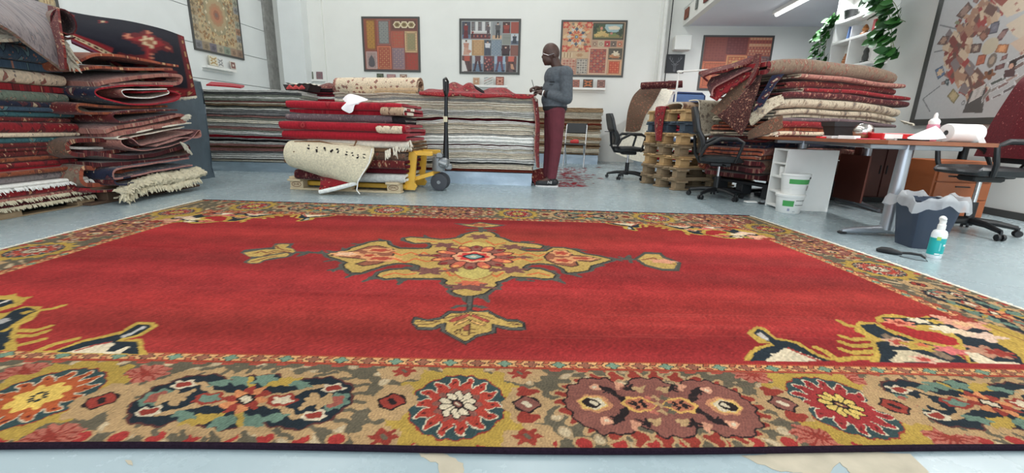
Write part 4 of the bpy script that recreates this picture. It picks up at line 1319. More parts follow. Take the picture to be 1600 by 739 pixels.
 # folded carpets in the near corner, stacks of striped rugs, people and cards
 for pts, col in (([(505, 0), (700, -90), (850, 0), (590, 105)], (206, 190, 166)), ([(505, 0), (560, -60), (640, -40), (560, 40)], (140, 70, 60)), ([(585, 150), (700, 80), (850, 180), (700, 250), (630, 210)], (200, 186, 164)), ([(610, 260), (720, 200), (850, 260), (700, 340)], (196, 172, 150))):
  c.poly([K(*p) for p in pts], col)
 for k in range(16):
  c.lobed(*K(r.uniform(600, 840), r.uniform(-40, 330)), .008, .006, (160, 110, 96), 4, .3)
 c.poly([K(*p) for p in [(325, 670), (375, 545), (470, 500), (445, 670)]], (72, 70, 68))
 for k in range(7):
  a = k / 7.0
  c.poly([K(375 + 20 * (1 - a) - 15 * a, 560 + 80 * a - 25), K(468 - 25 * a, 515 + 75 * a - 20), K(466 - 25 * a, 522 + 75 * a - 20), K(370 + 18 * (1 - a) - 15 * a, 570 + 80 * a - 25)], (206, 202, 196))
 for px, py, w, h, col in ((540, 480, 70, 40, (70, 76, 70)), (600, 430, 40, 50, (56, 74, 64)), (515, 530, 50, 40, (130, 122, 116)), (570, 505, 46, 40, (120, 96, 92)), (620, 465, 50, 36, (150, 130, 120)), (470, 560, 30, 80, (120, 116, 108)), (605, 530, 50, 40, (90, 84, 84)), (530, 572, 40, 24, (110, 100, 98)), (650, 400, 60, 50, (112, 90, 84)), (690, 460, 60, 60, (134, 120, 112)), (660, 350, 80, 40, (60, 46, 44))):
  u, v = K(px, py)
  w, h = w / 1500, h / 2000
  c.poly([(u - w, v + h * .4), (u + w * .7, v - h), (u + w, v - h * .3), (u - w * .7, v + h)], (206, 208, 208))
  c.poly([(u - w * .85, v + h * .35), (u + w * .65, v - h * .8), (u + w * .85, v - h * .25), (u - w * .6, v + h * .8)], col)
 u, v = K(625, 385); c.lobed(u, v, .02, .018, (40, 32, 30)); c.lobed(u - .004, v + .006, .012, .011, (196, 150, 126)); c.poly([(u - .03, v + .02), (u + .02, v + .015), (u + .03, v + .05), (u - .025, v + .05)], (70, 50, 50))
 u, v = K(485, 445); c.lobed(u, v, .03, .02, (120, 76, 52), 5, .25); c.lobed(u, v - .01, .012, .01, (60, 46, 40))
def poster(name, label, wall, px, paint, nx, ny, fr=.03, rim=None, cat='picture', group=None, depth=.025):
 """px = (left x, y, right x, y at the top edge, bottom y at the left): where it hangs on the wall"""
 p0, d, rz = WALLS[wall]
 a = on_plane(*px[0], p0, d); b = on_plane(*px[1], p0, d)          # two opposite corners
 w = math.hypot(b[0] - a[0], b[1] - a[1]); h = abs(a[2] - b[2])
 z0 = min(a[2], b[2])
 t = thing(name, label, cat, ((a[0] + b[0]) / 2, (a[1] + b[1]) / 2, z0), rz, group)
 me = painted_slab(w - fr, h - fr, depth - .006, nx, ny, paint)
 link('print', me, m_print, t, (0, -.001, fr / 2))
 f = MB()
 for sx in (-1, 1):
  f.box((sx * (w / 2 - fr / 2), -depth / 2, h / 2), (fr, depth, h), bev=.003)
 for z in (fr / 2, h - fr / 2):
  f.box((0, -depth / 2, z), (w - 2 * fr + .004, depth, fr), bev=.003)
 f.build('frame', rim or m_frame, t)
 return t
poster('framed_poster', 'framed poster of eight rug patterns, leftmost of three on the back wall', 'back', ((564.8, 26), (657.6, 113.0)), pt_eight, 150, 140, .045)
poster('framed_poster', 'framed fashion collage of small clothed figures in the middle of the back wall', 'back', ((717.9, 29.2), (811.8, 116.8)), pt_fashion, 160, 150, .05)
poster('framed_poster', 'framed poster with floral tapestry and woven landscape behind the standing man', 'back', ((877.5, 31.5), (973.0, 121.0)), pt_tapestry, 160, 150, .04)
poster('framed_poster', 'framed poster of red rugs under the gallery ceiling on the right', 'back', ((1099.5, 55), (1196, 143)), pt_red, 150, 140, .04)
poster('framed_poster', 'framed gold carpet poster edged with pastel squares on the left panel wall', 'left', ((283, -62), (381, 94.5)), pt_gold, 130, 180, .04)
poster('framed_poster', 'framed gold patterned poster half hidden behind the rolled rug at the far left', 'left', ((10, -190), (96, 36)), pt_gold, 130, 180, .04)
poster('framed_poster', 'very large framed wide-angle photograph of a carpet gallery above the desk', 'right', ((1512, -150), (1740, 192)), pt_spiral, 250, 330, .07, plain('gunmetal_frame', (66, 68, 66), .45, noise=.05), depth=.05)
# ---- stag canvas, small framed sample on the pilaster
def pt_stag(c):
 c.c[:] = (30, 31, 36)
 g = (104, 106, 110)
 c.poly([(.40, .55), (.44, .48), (.56, .48), (.60, .55), (.56, .70), (.56, .93), (.44, .93), (.43, .70)], (78, 80, 84))
 c.poly([(.46, .60), (.54, .60), (.52, .80), (.48, .80)], (56, 58, 62))
 for s in (-1, 1):
  f = lambda x: .5 + s * x
  c.stroke([(f(.06), .50), (f(.12), .42), (f(.22), .36), (f(.29), .24), (f(.27), .10)], .028, g)
  c.stroke([(f(.20), .37), (f(.16), .25), (f(.17), .17)], .022, g)
  c.stroke([(f(.28), .28), (f(.35), .20), (f(.34), .12)], .022, g)
  c.stroke([(f(.12), .42), (f(.09), .34)], .02, g)
  c.poly([(f(.10), .54), (f(.20), .50), (f(.12), .58)], g)
def card(label, px, wall, paint=None, cols=None, t=.02, n=18, name='carpet_sample', lean=0.0, off=.06, cat='sample', group=None):
 """a small mounted sample standing on a ledge; px: top-left and bottom-right pixel"""
 p0, d, rz = WALLS[wall]
 nrm = np.array([math.sin(rz), -math.cos(rz)])
 q0 = (p0[0] + nrm[0] * off, p0[1] + nrm[1] * off)
 a = on_plane(*px[0], q0, d); b = on_plane(*px[1], q0, d)
 w = math.hypot(b[0] - a[0], b[1] - a[1]); h = abs(a[2] - b[2])
 def auto(c):
  c.c[:] = cols[0]
  c.rect(.1, .1, .9, .9, cols[1])
  c.lobed(.5, .5, .3, .3, cols[2], 6, .2); c.lobed(.5, .5, .15, .15, cols[0], 5, .2)
  for x in (.2, .8):
   for y in (.2, .8):
    c.lobed(x, y, .08, .08, cols[2], 4, .3)
 me = painted_slab(w, h, t, n, n, paint or auto, name)
 o = link(name, me, m_card, None, ((a[0] + b[0]) / 2, (a[1] + b[1]) / 2, min(a[2], b[2])), (-lean, 0, rz))
 return tag(o, label, cat, group)
def ledge(label, px0, px1, wall, depth=.12):
 p0, d, rz = WALLS[wall]
 nrm = np.array([math.sin(rz), -math.cos(rz)])
 q0 = (p0[0] + nrm[0] * depth, p0[1] + nrm[1] * depth)
 a = on_plane(*px0, q0, d); b = on_plane(*px1, q0, d)
 w = math.hypot(b[0] - a[0], b[1] - a[1])
 c = ((a[0] + b[0]) / 2 - nrm[0] * depth, (a[1] + b[1]) / 2 - nrm[1] * depth, (a[2] + b[2]) / 2)
 t = thing('picture_ledge', label, 'shelf', c, rz)
 MB().box((0, -depth / 2, -.011), (w, depth, .022), bev=.003).build('shelf_board', m_white, t)
 MB().box((0, -.008, -.045), (w, .016, .05), bev=.003).build('back_rail', m_white, t)
 MB().box((0, -depth + .006, .012), (w, .012, .03), bev=.003).build('lip', m_white, t)
 return c[2]
ledge('white wall ledge with three samples under the floral tapestry poster', (892, 138), (946, 139.5), 'back')
card('small reddish floral sample, left on the ledge behind the man', ((894.5, 124.5), (905, 137.2)), 'back', cols=((150, 100, 88), (176, 112, 96), (120, 84, 80)), lean=.05)
card('small dark sample with orange disc in the middle of the ledge behind the man', ((911.3, 124), (926, 137.4)), 'back', cols=((74, 66, 60), (84, 72, 64), (206, 118, 74)), lean=.05)
card('small pinkish brown sample, right on the ledge behind the man', ((933.5, 124.8), (944.8, 137.8)), 'back', cols=((126, 92, 84), (166, 122, 108), (110, 84, 80)), lean=.05)
ledge('white wall ledge under the fashion collage poster', (742, 134.2), (792, 135.2), 'back')
card('small pale card with tan square on the ledge under the fashion collage', ((739, 121), (749.5, 133.6)), 'back', cols=((206, 188, 166), (190, 150, 120), (176, 130, 100)), lean=.05)
card('small striped pale card in the middle under the fashion collage', ((756.5, 120.5), (771.5, 134)), 'back', paint=lambda c: (c.c.__setitem__(slice(None), (206, 206, 200)), [c.stroke([(.0, .2 + .3 * k), (.9, -.3 + .3 * k)], .07, col) for k, col in enumerate([(110, 130, 140), (170, 120, 110), (120, 120, 110), (150, 160, 165)])]), lean=.05)
card('small red brown card on the right under the fashion collage', ((775, 120), (787, 134)), 'back', cols=((122, 60, 52), (176, 110, 92), (206, 150, 130)), lean=.05)
ledge('white wall ledge under the poster of eight rug patterns', (588, 127), (637, 128.4), 'back')
card('small dark green framed sample under the poster of eight rugs', ((588.8, 115), (599.5, 126.6)), 'back', cols=((58, 62, 54), (104, 112, 88), (74, 84, 68)), lean=.05)
card('small pink sample in the middle under the poster of eight rugs', ((604.5, 116), (618.5, 127.2)), 'back', cols=((150, 116, 118), (176, 130, 128), (196, 150, 140)), lean=.05)
card('small brown and white sample, right under the poster of eight rugs', ((625, 116.2), (636, 127.8)), 'back', cols=((120, 88, 76), (206, 190, 172), (150, 100, 84)), lean=.05)
ledge('white wall ledge on the pilaster beside the corner column', (477, 125.2), (506, 125.7), 'back')
card('small green speckled sample on the ledge by the corner column', ((480.8, 112), (490, 124.2)), 'back', cols=((84, 92, 78), (140, 146, 126), (60, 84, 58)), lean=.05)
card('small mauve sample with grey top on the ledge by the corner column', ((494.3, 112.2), (504.7, 124.6)), 'back', cols=((126, 96, 104), (146, 98, 104), (112, 104, 104)), lean=.05)
poster('framed_sample', 'small framed sample, beige above dark brown, hung on the pilaster', 'back', ((481.5, 75.5), (497, 98)), lambda c: (c.c.__setitem__(slice(None), (150, 140, 122)), c.rect(.06, .42, .94, .97, (66, 48, 46)), c.rect(.16, .50, .84, .92, (108, 84, 84)), c.lobed(.5, .7, .2, .14, (130, 100, 96), 6, .2)), 18, 26, .02, plain('pale_wood_frame', (196, 170, 160), .6))
t = poster('canvas_picture', 'black canvas with a grey stag head beside the gallery', 'back', ((1041.5, 85), (1067, 114.5)), pt_stag, 46, 52, .006, m_black)
ledge('short white ledge with one orange card under the stag canvas', (1036, 141.5), (1057, 142), 'back')
card('small orange striped card under the stag canvas', ((1044, 126), (1055, 140.3)), 'back', paint=lambda c: [c.rect(0, k / 6, 1, (k + 1) / 6, col) for k, col in enumerate([(140, 76, 50), (176, 96, 50), (206, 140, 74), (190, 104, 58), (150, 74, 48), (120, 60, 46)])], lean=.05)
ledge('white wall ledge with curved samples under the gold poster', (323.5, 103.5), (370, 112), 'left')
card('cream sample with gold oval on the ledge under the gold poster', ((325, 86), (340, 104)), 'left', cols=((222, 214, 190), (226, 220, 200), (176, 140, 76)), lean=.05)
card('small white curled sample with grey corner under the gold poster', ((338, 90), (349, 106)), 'left', cols=((226, 226, 222), (222, 222, 218), (120, 122, 126)), lean=.05)
card('cream card with brown square, right on the ledge under the gold poster', ((358.5, 95.5), (368, 109)), 'left', cols=((226, 220, 206), (122, 84, 78), (140, 96, 88)), lean=.05)
# ---- the four little pictures on the edge beam of the gallery
for k, (x0, y0, x1, y1, cols, w_) in enumerate(((1068.5, 24, 1076, 42, ((122, 70, 56), (142, 80, 62), (116, 62, 52)), 'left'), (1085, 14, 1090, 28, ((110, 116, 112), (136, 140, 134), (96, 100, 98)), ''), (1099, 2, 1107, 18, ((112, 58, 50), (128, 62, 54), (104, 54, 48)), ''), (1116, -10, 1126, 7, ((124, 66, 56), (140, 72, 60), (112, 60, 52)), ''))):
 lab = ('small brown red picture nearest the back wall on the gallery beam', 'narrow grey picture on the gallery beam', 'small dark red picture right of the narrow grey one on the gallery beam', 'small red picture cut by the top of the photo on the gallery beam')[k]
 p0 = hall(UB - .012, 0)
 a = on_plane(x0, y0, p0, (-DX, -DY)); b = on_plane(x1, y1, p0, (-DX, -DY))
 cz = (a[2] + b[2]) / 2
 ww, hh = abs(math.hypot(a[0] - b[0], a[1] - b[1])), .20 if k != 1 else .17
 tcol = cols
 def auto(c, cols=cols):
  c.c[:] = cols[0]; c.rect(.12, .1, .88, .9, cols[1]); c.lobed(.5, .5, .25, .3, cols[2], 6, .2)
 o = link('small_picture', painted_slab(min(ww, .28) if k != 1 else .10, hh, .02, 12, 12, auto, 'small_picture'), m_card, None, ((a[0] + b[0]) / 2, (a[1] + b[1]) / 2, SOF + .18 - hh / 2), (0, 0, -PI / 2 - TH))
 tag(o, lab, 'picture')
# ---- pipe, cable, box and lamp on the right
pp = hall(u_at(1037, 60, VB - .16)[0], VB - .15)
o = MB().tube([(pp[0], pp[1], 0.0), (pp[0], pp[1], ROOF)], .05, 14).build('water_pipe', plain('white_pipe', (226, 227, 222), .5), smooth=True); tag(o, 'white vertical pipe running up the pilaster left of the stag canvas', 'pipe')
c0, c1 = AY(1052, 0, 10.25), AY(1036, 150, 10.25)
o = MB().tube([c1 + (c1 - c0) * 1.0, c1, c0, c0 + (c0 - c1) * .9], .012, 8).build('cable', m_black, smooth=True); tag(o, 'thin black cable rising beside the white pipe', 'cable')
b0, b1 = AY(1043, 57, 10.3), AY(1075, 80, 10.3)
o = MB().box((0, 0, 0), (b1[0] - b0[0] - .14, .22, b0[2] - b1[2]), bev=.01).build('cable_box', m_wall, None, ((b0[0] + b1[0]) / 2 + .07, 10.24, (b0[2] + b1[2]) / 2), (0, 0, -TH)); tag(o, 'white rectangular casing tucked under the end of the gallery beam', 'box')
lv0, lv1 = AY(1213, 28, 8.8), AY(1275, 0, 7.5)
lc = (lv0 + lv1) / 2
t = thing('ceiling_lamp', 'long glowing fluorescent lamp under the gallery ceiling', 'lamp', (lc[0] + .06, lc[1] - .3, SOF), -TH)
MB().box((0, 0, -.035), (.14, 2.4, .07), bev=.01).build('housing', m_white, t)
MB().tube([(0, -1.15, -.085), (0, 1.15, -.085)], .03, 12).build('tube', emissive('lamp_glow', (255, 253, 246), 7.0), t, smooth=True)
la = area_light('lamp_light', (lc[0] + .06, lc[1] - .3, SOF - .13), .12, 2.2, 75, (0, 0, -TH), (.92, .96, 1.0))
for lx, ly in ((4.3, 2.9), (4.0, -.6)):                       # two unseen lamps added under the gallery to brighten the right side
 t = copy_tree(t); t.location = (lx, ly, SOF); t['label'] = 'added fluorescent fill lamp under the gallery ceiling, %s' % ('over the desks' if ly > 0 else 'nearest the front wall')
 area_light('lamp_light', (lx, ly, SOF - .13), .12, 2.2, 75, (0, 0, -TH), (1, .98, .95))  # fill light of the added gallery lamps
# ================================================================== CARPETS, FOLDED, STACKED, ROLLED
# palettes
cm = {
 'red': carpet('carpet_red', (134, 32, 38), (96, 30, 34), (184, 140, 108), (60, 26, 30), 8, .45, .35),
 'crimson': carpet('carpet_crimson', (156, 28, 42), (132, 24, 36), (150, 60, 60), (120, 20, 32), 5, .2, .75),
 'darkred': carpet('carpet_darkred', (96, 34, 34), (122, 56, 46), (176, 140, 112), (48, 26, 28), 10, .6, .2),
 'maroon': carpet('carpet_maroon', (78, 30, 34), (110, 50, 50), (164, 126, 108), (44, 24, 28), 12, .6, .2),
 'navy': carpet('carpet_navy', (34, 38, 58), (88, 46, 50), (184, 164, 136), (24, 28, 44), 7, .5, .45),
 'blue': carpet('carpet_blue', (58, 78, 96), (88, 116, 122), (150, 104, 84), (24, 34, 50), 8, .6, .25),
 'teal': carpet('carpet_teal', (58, 98, 104), (92, 130, 128), (186, 150, 112), (40, 60, 74), 8, .5, .3),
 'green': carpet('carpet_greygreen', (108, 120, 106), (140, 140, 122), (150, 110, 96), (66, 78, 72), 9, .5, .4),
 'cream': carpet('carpet_cream_floral', (214, 196, 170), (150, 84, 76), (110, 100, 98), (126, 96, 84), 9, .36, .25),
 'beige': carpet('carpet_beige_floral', (186, 174, 152), (150, 132, 112), (92, 84, 84), (124, 112, 100), 11, .5, .3),
 'rust': carpet('carpet_rust', (160, 84, 60), (122, 58, 46), (206, 168, 128), (84, 44, 40), 8, .5, .3),
 'orange': carpet('carpet_brown_orange', (132, 70, 46), (104, 52, 40), (170, 120, 84), (70, 40, 34), 9, .4, .35),
 'pink': carpet('carpet_dusty_pink', (164, 112, 100), (140, 80, 76), (196, 164, 140), (104, 74, 70), 9, .5, .4),
 'grey': carpet('carpet_grey', (132, 124, 124), (110, 104, 108), (150, 130, 124), (84, 80, 84), 9, .45, .45),
 'purple': carpet('carpet_plum_grey', (104, 88, 92), (124, 110, 112), (150, 132, 128), (70, 58, 64), 14, .4, .5),
 'brown': carpet('carpet_brown', (98, 76, 62), (126, 100, 80), (150, 84, 66), (60, 46, 42), 10, .5, .3),
 'taupe': carpet('carpet_taupe', (124, 106, 90), (142, 88, 74), (150, 132, 112), (86, 72, 64), 12, .5, .35),
 'tan': carpet('carpet_tan_floral', (176, 150, 124), (120, 84, 70), (92, 66, 62), (140, 110, 90), 10, .5, .2),
}
wool = {
 'white': fleece('wool_white', (246, 244, 238), .2), 'cream': fleece('wool_cream', (240, 232, 214), .24), 'beige': fleece('wool_beige', (226, 214, 194), .26),
 'grey': fleece('wool_grey', (204, 203, 198), .3), 'dgrey': fleece('wool_dark_grey', (112, 112, 112), .4), 'black': fleece('wool_charcoal', (48, 44, 46), .4), 'red': fleece('wool_red', (150, 34, 46), .35),
 'wine': fleece('wool_wine', (96, 32, 40), .4), 'rust': fleece('wool_rust', (140, 66, 50), .4), 'pink': fleece('wool_faded_pink', (176, 128, 122), .35), 'brown': fleece('wool_brown', (126, 96, 72), .4),
 'tan': fleece('wool_tan', (190, 162, 130), .36), 'green': fleece('wool_moss_grey', (152, 156, 144), .35), 'ivory': fleece('wool_ivory_shaggy', (224, 214, 186), .34, 55),
}
m_fringe = fleece('cotton_fringe', (216, 210, 192), .25, 120)
m_wrap = plain('grey_blue_plastic_wrap', (92, 106, 116), 0.28, noise=.18, scale=6, bump=.6, bscale=9, spec=.6)
m_base = plain('pale_blue_plastic_wrap', (166, 184, 200), 0.22, noise=.12, scale=5, bump=.5, bscale=14, spec=.6)
def smooth_path(p, k=4):
 p = np.asarray(p, float)
 out = []
 n = len(p)
 for i in range(n - 1):
  p0, p1, p2, p3 = p[max(i - 1, 0)], p[i], p[i + 1], p[min(i + 2, n - 1)]
  for j in range(k):
   t = j / k
   out.append(.5 * ((2 * p1) + (-p0 + p2) * t + (2 * p0 - 5 * p1 + 4 * p2 - p3) * t * t + (-p0 + 3 * p1 - 3 * p2 + p3) * t ** 3))
 out.append(p[-1])
 return np.array(out)
def sfold(n, W_, t, gap=1.1, seed=0, first=1):
 """centre line of a carpet folded n times over itself: first fold at +x when first = 1"""
 r = random.Random(seed)
 rad = t * gap / 2
 pts = []
 d, z = first, t / 2
 for k in range(n):
  x1 = d * (W_ / 2 - rad - r.uniform(0, .03) * (1 if 0 < k < n - 1 else .6))
  x0 = -d * (W_ / 2 - rad - r.uniform(0, .03))
  if k == 0:
   pts.append((x0, z))
  for q in (.12, .35, .65, .88):
   pts.append((x0 + (x1 - x0) * q, z))
  pts.append((x1, z))
  if k < n - 1:
   for a in (-54, -18, 18, 54):
    pts.append((x1 + d * rad * math.cos(R(a)), z + rad + rad * math.sin(R(a))))
   z += 2 * rad
   pts.append((x1, z))
  d = -d
 return np.array(pts), z + t / 2
def ribbon(name, path, t, Ln, mats, M=16, seed=0, amp=.006, warp=None, skew=.02, parent=None, loc=None, rz=0.0, taper=None, jag=.006):
 """carpet of thickness t whose section follows path (x, z) and which runs Ln metres along y"""
 p = np.asarray(path, float)
 n = len(p)
 d = np.gradient(p, axis=0)
 d /= np.maximum(np.linalg.norm(d, axis=1), 1e-9)[:, None]
 nr = np.stack([-d[:, 1], d[:, 0]], 1)
 s = np.concatenate([[0], np.cumsum(np.linalg.norm(np.diff(p, axis=0), axis=1))])
 rnd = np.random.RandomState(seed)
 ws = seg_noise(seed + 1, 6)
 ys = np.linspace(-Ln / 2, Ln / 2, M)
 e0 = rnd.uniform(-skew, skew) * (s / s[-1] - .5) + jag * np.sin(s * 19 + rnd.uniform(0, 6))
 e1 = rnd.uniform(-skew, skew) * (s / s[-1] - .5) + jag * np.sin(s * 23 + rnd.uniform(0, 6))
 V = np.zeros((2, M, n, 3))
 UVc = np.zeros((2, M, n, 2))
 for j, y in enumerate(ys):
  f = j / (M - 1)
  yy = y + e0 * (1 - f) + e1 * f
  tt = t * (1 - .35 * ((abs(f - .5) * 2) ** 12))
  for q, sg in ((0, 1), (1, -1)):
   x = p[:, 0] + nr[:, 0] * sg * tt / 2
   z = p[:, 1] + nr[:, 1] * sg * tt / 2
   x = x + amp * 1.5 * ws(y * 5 + 0 * s, s * .0 + p[:, 1] * 0 + seed, 1.0)
   z = z + amp * ws(y * 4, p[:, 0] * 3, 1.0)
   if warp is not None:
    z = z + warp(x, yy, z)
   V[q, j, :, 0], V[q, j, :, 1], V[q, j, :, 2] = x, yy, z
   UVc[q, j, :, 0], UVc[q, j, :, 1] = s, y + Ln / 2
 k = M * n
 top = grid_quads(M, n)
 Q = [top, top[:, ::-1] + k]
 mi = [np.zeros(len(top), int), np.ones(len(top), int)]
 i = np.arange(n - 1)
 a = i
 c1 = np.stack([a, a + k, a + 1 + k, a + 1], 1)
 a = i + (M - 1) * n
 c2 = np.stack([a, a + 1, a + 1 + k, a + k], 1)
 j = np.arange(M - 1) * n
 c3 = np.stack([j, j + n, j + n + k, j + k], 1)
 j = j + n - 1
 c4 = np.stack([j, j + k, j + n + k, j + n], 1)
 for c in (c1, c2, c3, c4):
  Q.append(c); mi.append(np.full(len(c), 2, int))
 Q = np.concatenate(Q)
 me = np_mesh(name, V.reshape(-1, 3), Q, True)
 mi = np.concatenate(mi)
 if not isinstance(mats, (list, tuple)):
  mats = [mats, mats, mats]
 me.polygons.foreach_set('material_index', mi.astype(np.int32))
 uv = me.uv_layers.new(name='UVMap')
 uv.data.foreach_set('uv', UVc.reshape(-1, 2)[Q.ravel()].astype(np.float32).ravel())
 bm = bmesh.new(); bm.from_mesh(me); bmesh.ops.recalc_face_normals(bm, faces=bm.faces); bm.to_mesh(me); bm.free()
 o = link(name, me, list(mats), parent, loc, (0, 0, rz))
 autosmooth(me, .9)
 return o
def upsample(Pg, k):
 a = np.array([smooth_path(r, k) for r in Pg])
 b = np.array([smooth_path(a[:, j], k) for j in range(a.shape[1])])
 return b.transpose(1, 0, 2)
def sheet(name, ctrl, t, mats, k=5, parent=None, ripple=.0, seed=0, paint=None):
 """carpet laid or hung over things: a grid of control points, smoothed, with real thickness"""
 Pg = upsample(np.asarray(ctrl, float), k)
 a, b = Pg.shape[:2]
 w = seg_noise(seed + 5)
 du, dv = np.gradient(Pg, axis=1), np.gradient(Pg, axis=0)
 nr = np.cross(du, dv)
 nr /= np.maximum(np.linalg.norm(nr, axis=2), 1e-9)[..., None]
 if ripple:
  Pg = Pg + nr * (ripple * w(Pg[..., 0] * 6 + Pg[..., 2] * 4, Pg[..., 1] * 6 - Pg[..., 2] * 3, 1.6))[..., None]
 u = np.concatenate([np.zeros((a, 1)), np.cumsum(np.linalg.norm(np.diff(Pg, axis=1), axis=2), 1)], 1)
 v = np.concatenate([np.zeros((1, b)), np.cumsum(np.linalg.norm(np.diff(Pg, axis=0), axis=2), 0)], 0)
 org = Pg.reshape(-1, 3).mean(0)
 org[2] = Pg[..., 2].min()
 V = np.concatenate([(Pg + nr * t / 2).reshape(-1, 3), (Pg - nr * t / 2).reshape(-1, 3)]) - org
 K_ = a * b
 g = grid_quads(a, b)
 Q = [g, g[:, ::-1] + K_]
 mi = [np.zeros(len(g), int), np.ones(len(g), int)]
 i = np.arange(b - 1); j = np.arange(a - 1)
 for e, st in ((i, 1), (i + (a - 1) * b, 1), (j * b, b), (j * b + b - 1, b)):
  Q.append(np.stack([e, e + st, e + st + K_, e + K_], 1)); mi.append(np.full(len(e), 2, int))
 Q = np.concatenate(Q)
 me = np_mesh(name, V, Q, True)
 me.polygons.foreach_set('material_index', np.concatenate(mi).astype(np.int32))
 UVc = np.concatenate([np.stack([u.ravel(), v.ravel()], 1)] * 2)
 uv = me.uv_layers.new(name='UVMap')
 uv.data.foreach_set('uv', UVc[Q.ravel()].astype(np.float32).ravel())
 if paint is not None:
  jj, ii = np.meshgrid(np.linspace(0, 1, a), np.linspace(0, 1, b), indexing='ij')
  c = Cv(ii.ravel(), jj.ravel())
  paint(c)
  put_colors(me, np.concatenate([c.c, c.c * .85]))
 bm = bmesh.new(); bm.from_mesh(me); bmesh.ops.recalc_face_normals(bm, faces=bm.faces); bm.to_mesh(me); bm.free()
 if not isinstance(mats, (list, tuple)):
  mats = [mats] * 3
 mats = list(mats)
 if float((nr.reshape(-1, 3) * (np.array([0, 0, CAM_H]) - Pg.reshape(-1, 3))).sum()) < 0:
  mats[0], mats[1] = mats[1], mats[0]              # the pile side is the one turned up or outwards
 o = link(name, me, mats, parent, None if parent else org)
 if parent:
  o.location = org
 autosmooth(me, 1.1)
 return o
def fringe(pts, ln, dirv, n, mat=None, parent=None, seed=0, w=.006, droop=.03):
 """knotted cotton ends along a line of points (world), joined as one uncountable part"""
 rnd = random.Random(seed)
 P = smooth_path(pts, 8)
 mb_ = MB()
 dv = Vector(dirv).normalized()
 for k in range(n):
  f = rnd.uniform(0, len(P) - 1.001)
  i = int(f)
  a = Vector(P[i] + (P[i + 1] - P[i]) * (f - i))
  l = ln * rnd.uniform(.65, 1.2)
  s = Vector((rnd.uniform(-.3, .3), rnd.uniform(-.3, .3), rnd.uniform(-.3, .2)))
  b_ = a + (dv + s * .7) * l * .55
  c = b_ + (dv * .6 + s) * l * .5 + Vector((0, 0, -droop * rnd.uniform(.4, 1.3)))
  mb_.tube([a, b_, c], [w * .8, w, w * .35], 4)
 o = mb_.build('fringe', mat or m_fringe)
 if parent is not None:
  o.parent = parent
  o.matrix_parent_inverse = Matrix.LocRotScale(parent.location, parent.rotation_euler, None).inverted()
 return tag(o, kind='stuff')
def pallet(label, loc, rz, wood, group=None, lx=1.2, ly=.8, logos=False, name='wooden_pallet'):
 """four-way pallet: long side along x; every board and block its own piece"""
 t = thing(name, label, 'pallet', loc, rz, group)
 mt = pallet.mesh
 def piece(nm, key, size, at):
  if (nm, key) not in mt:
   mt[(nm, key)] = MB().box((0, 0, 0), size, bev=.004).mesh(nm)
  me = mt[(nm, key)]
  o = link(nm, me, None, t, at)
  if len(me.materials) == 0:
   me.materials.append(wood)
  o.material_slots[0].link = 'OBJECT'
  o.material_slots[0].material = wood
  return o
 sx, sy = lx, ly
 for y, w in ((-sy / 2 + .072, .145), (-sy / 4 + .02, .10), (0, .145), (sy / 4 - .02, .10), (sy / 2 - .072, .145)):
  piece('top_board', round(w, 3), (sx, w, .022), (0, y, .133))
 for x in (-sx / 2 + .072, 0, sx / 2 - .072):
  piece('cross_board', 1, (.145, sy, .022), (x, 0, .111))
  for y in (-sy / 2 + .05, 0, sy / 2 - .05):
   piece('block', 1, (.145, .10 if y else .145, .078), (x, y, .061))
 for y, w in ((-sy / 2 + .05, .10), (0, .145), (sy / 2 - .05, .10)):
  piece('bottom_board', round(w, 3), (sx, w, .022), (0, y, .011))
 return t
pallet.mesh = {}
m_wood = plain('pallet_wood', (196, 160, 112), .8, noise=.16, scale=7, bump=.3, bscale=40)
m_wood2 = plain('pallet_wood_grey', (150, 128, 100), .85, noise=.2, scale=7, bump=.3, bscale=40)
m_wood3 = plain('pallet_wood_brown', (92, 70, 54), .85, noise=.2, scale=7, bump=.3, bscale=40)
m_woodp = plain('pallet_wood_pale', (206, 186, 152), .8, noise=.12, scale=7, bump=.25, bscale=40)
m_woodb = plain('pallet_blue_grey', (74, 86, 98), .8, noise=.15, scale=7, bump=.3, bscale=40)
m_woodk = plain('pallet_black', (48, 50, 52), .6, noise=.1, scale=7)
def foldrug(label, n, W_, H_, Ln, mats, loc, rz, group, seed, M=16, first=1, amp=.005, warp=None, name='folded_carpet', gap=1.08, cat='carpet', skew=.03, jag=.006):
 t = H_ / (1 + (n - 1) * gap) if n > 1 else H_
 p, h = sfold(n, W_, t, gap, seed, first)
 return tag(ribbon(name, p, t * .97, Ln, mats, M, seed, amp, warp, skew, None, loc, rz, jag=jag), label, cat, group)
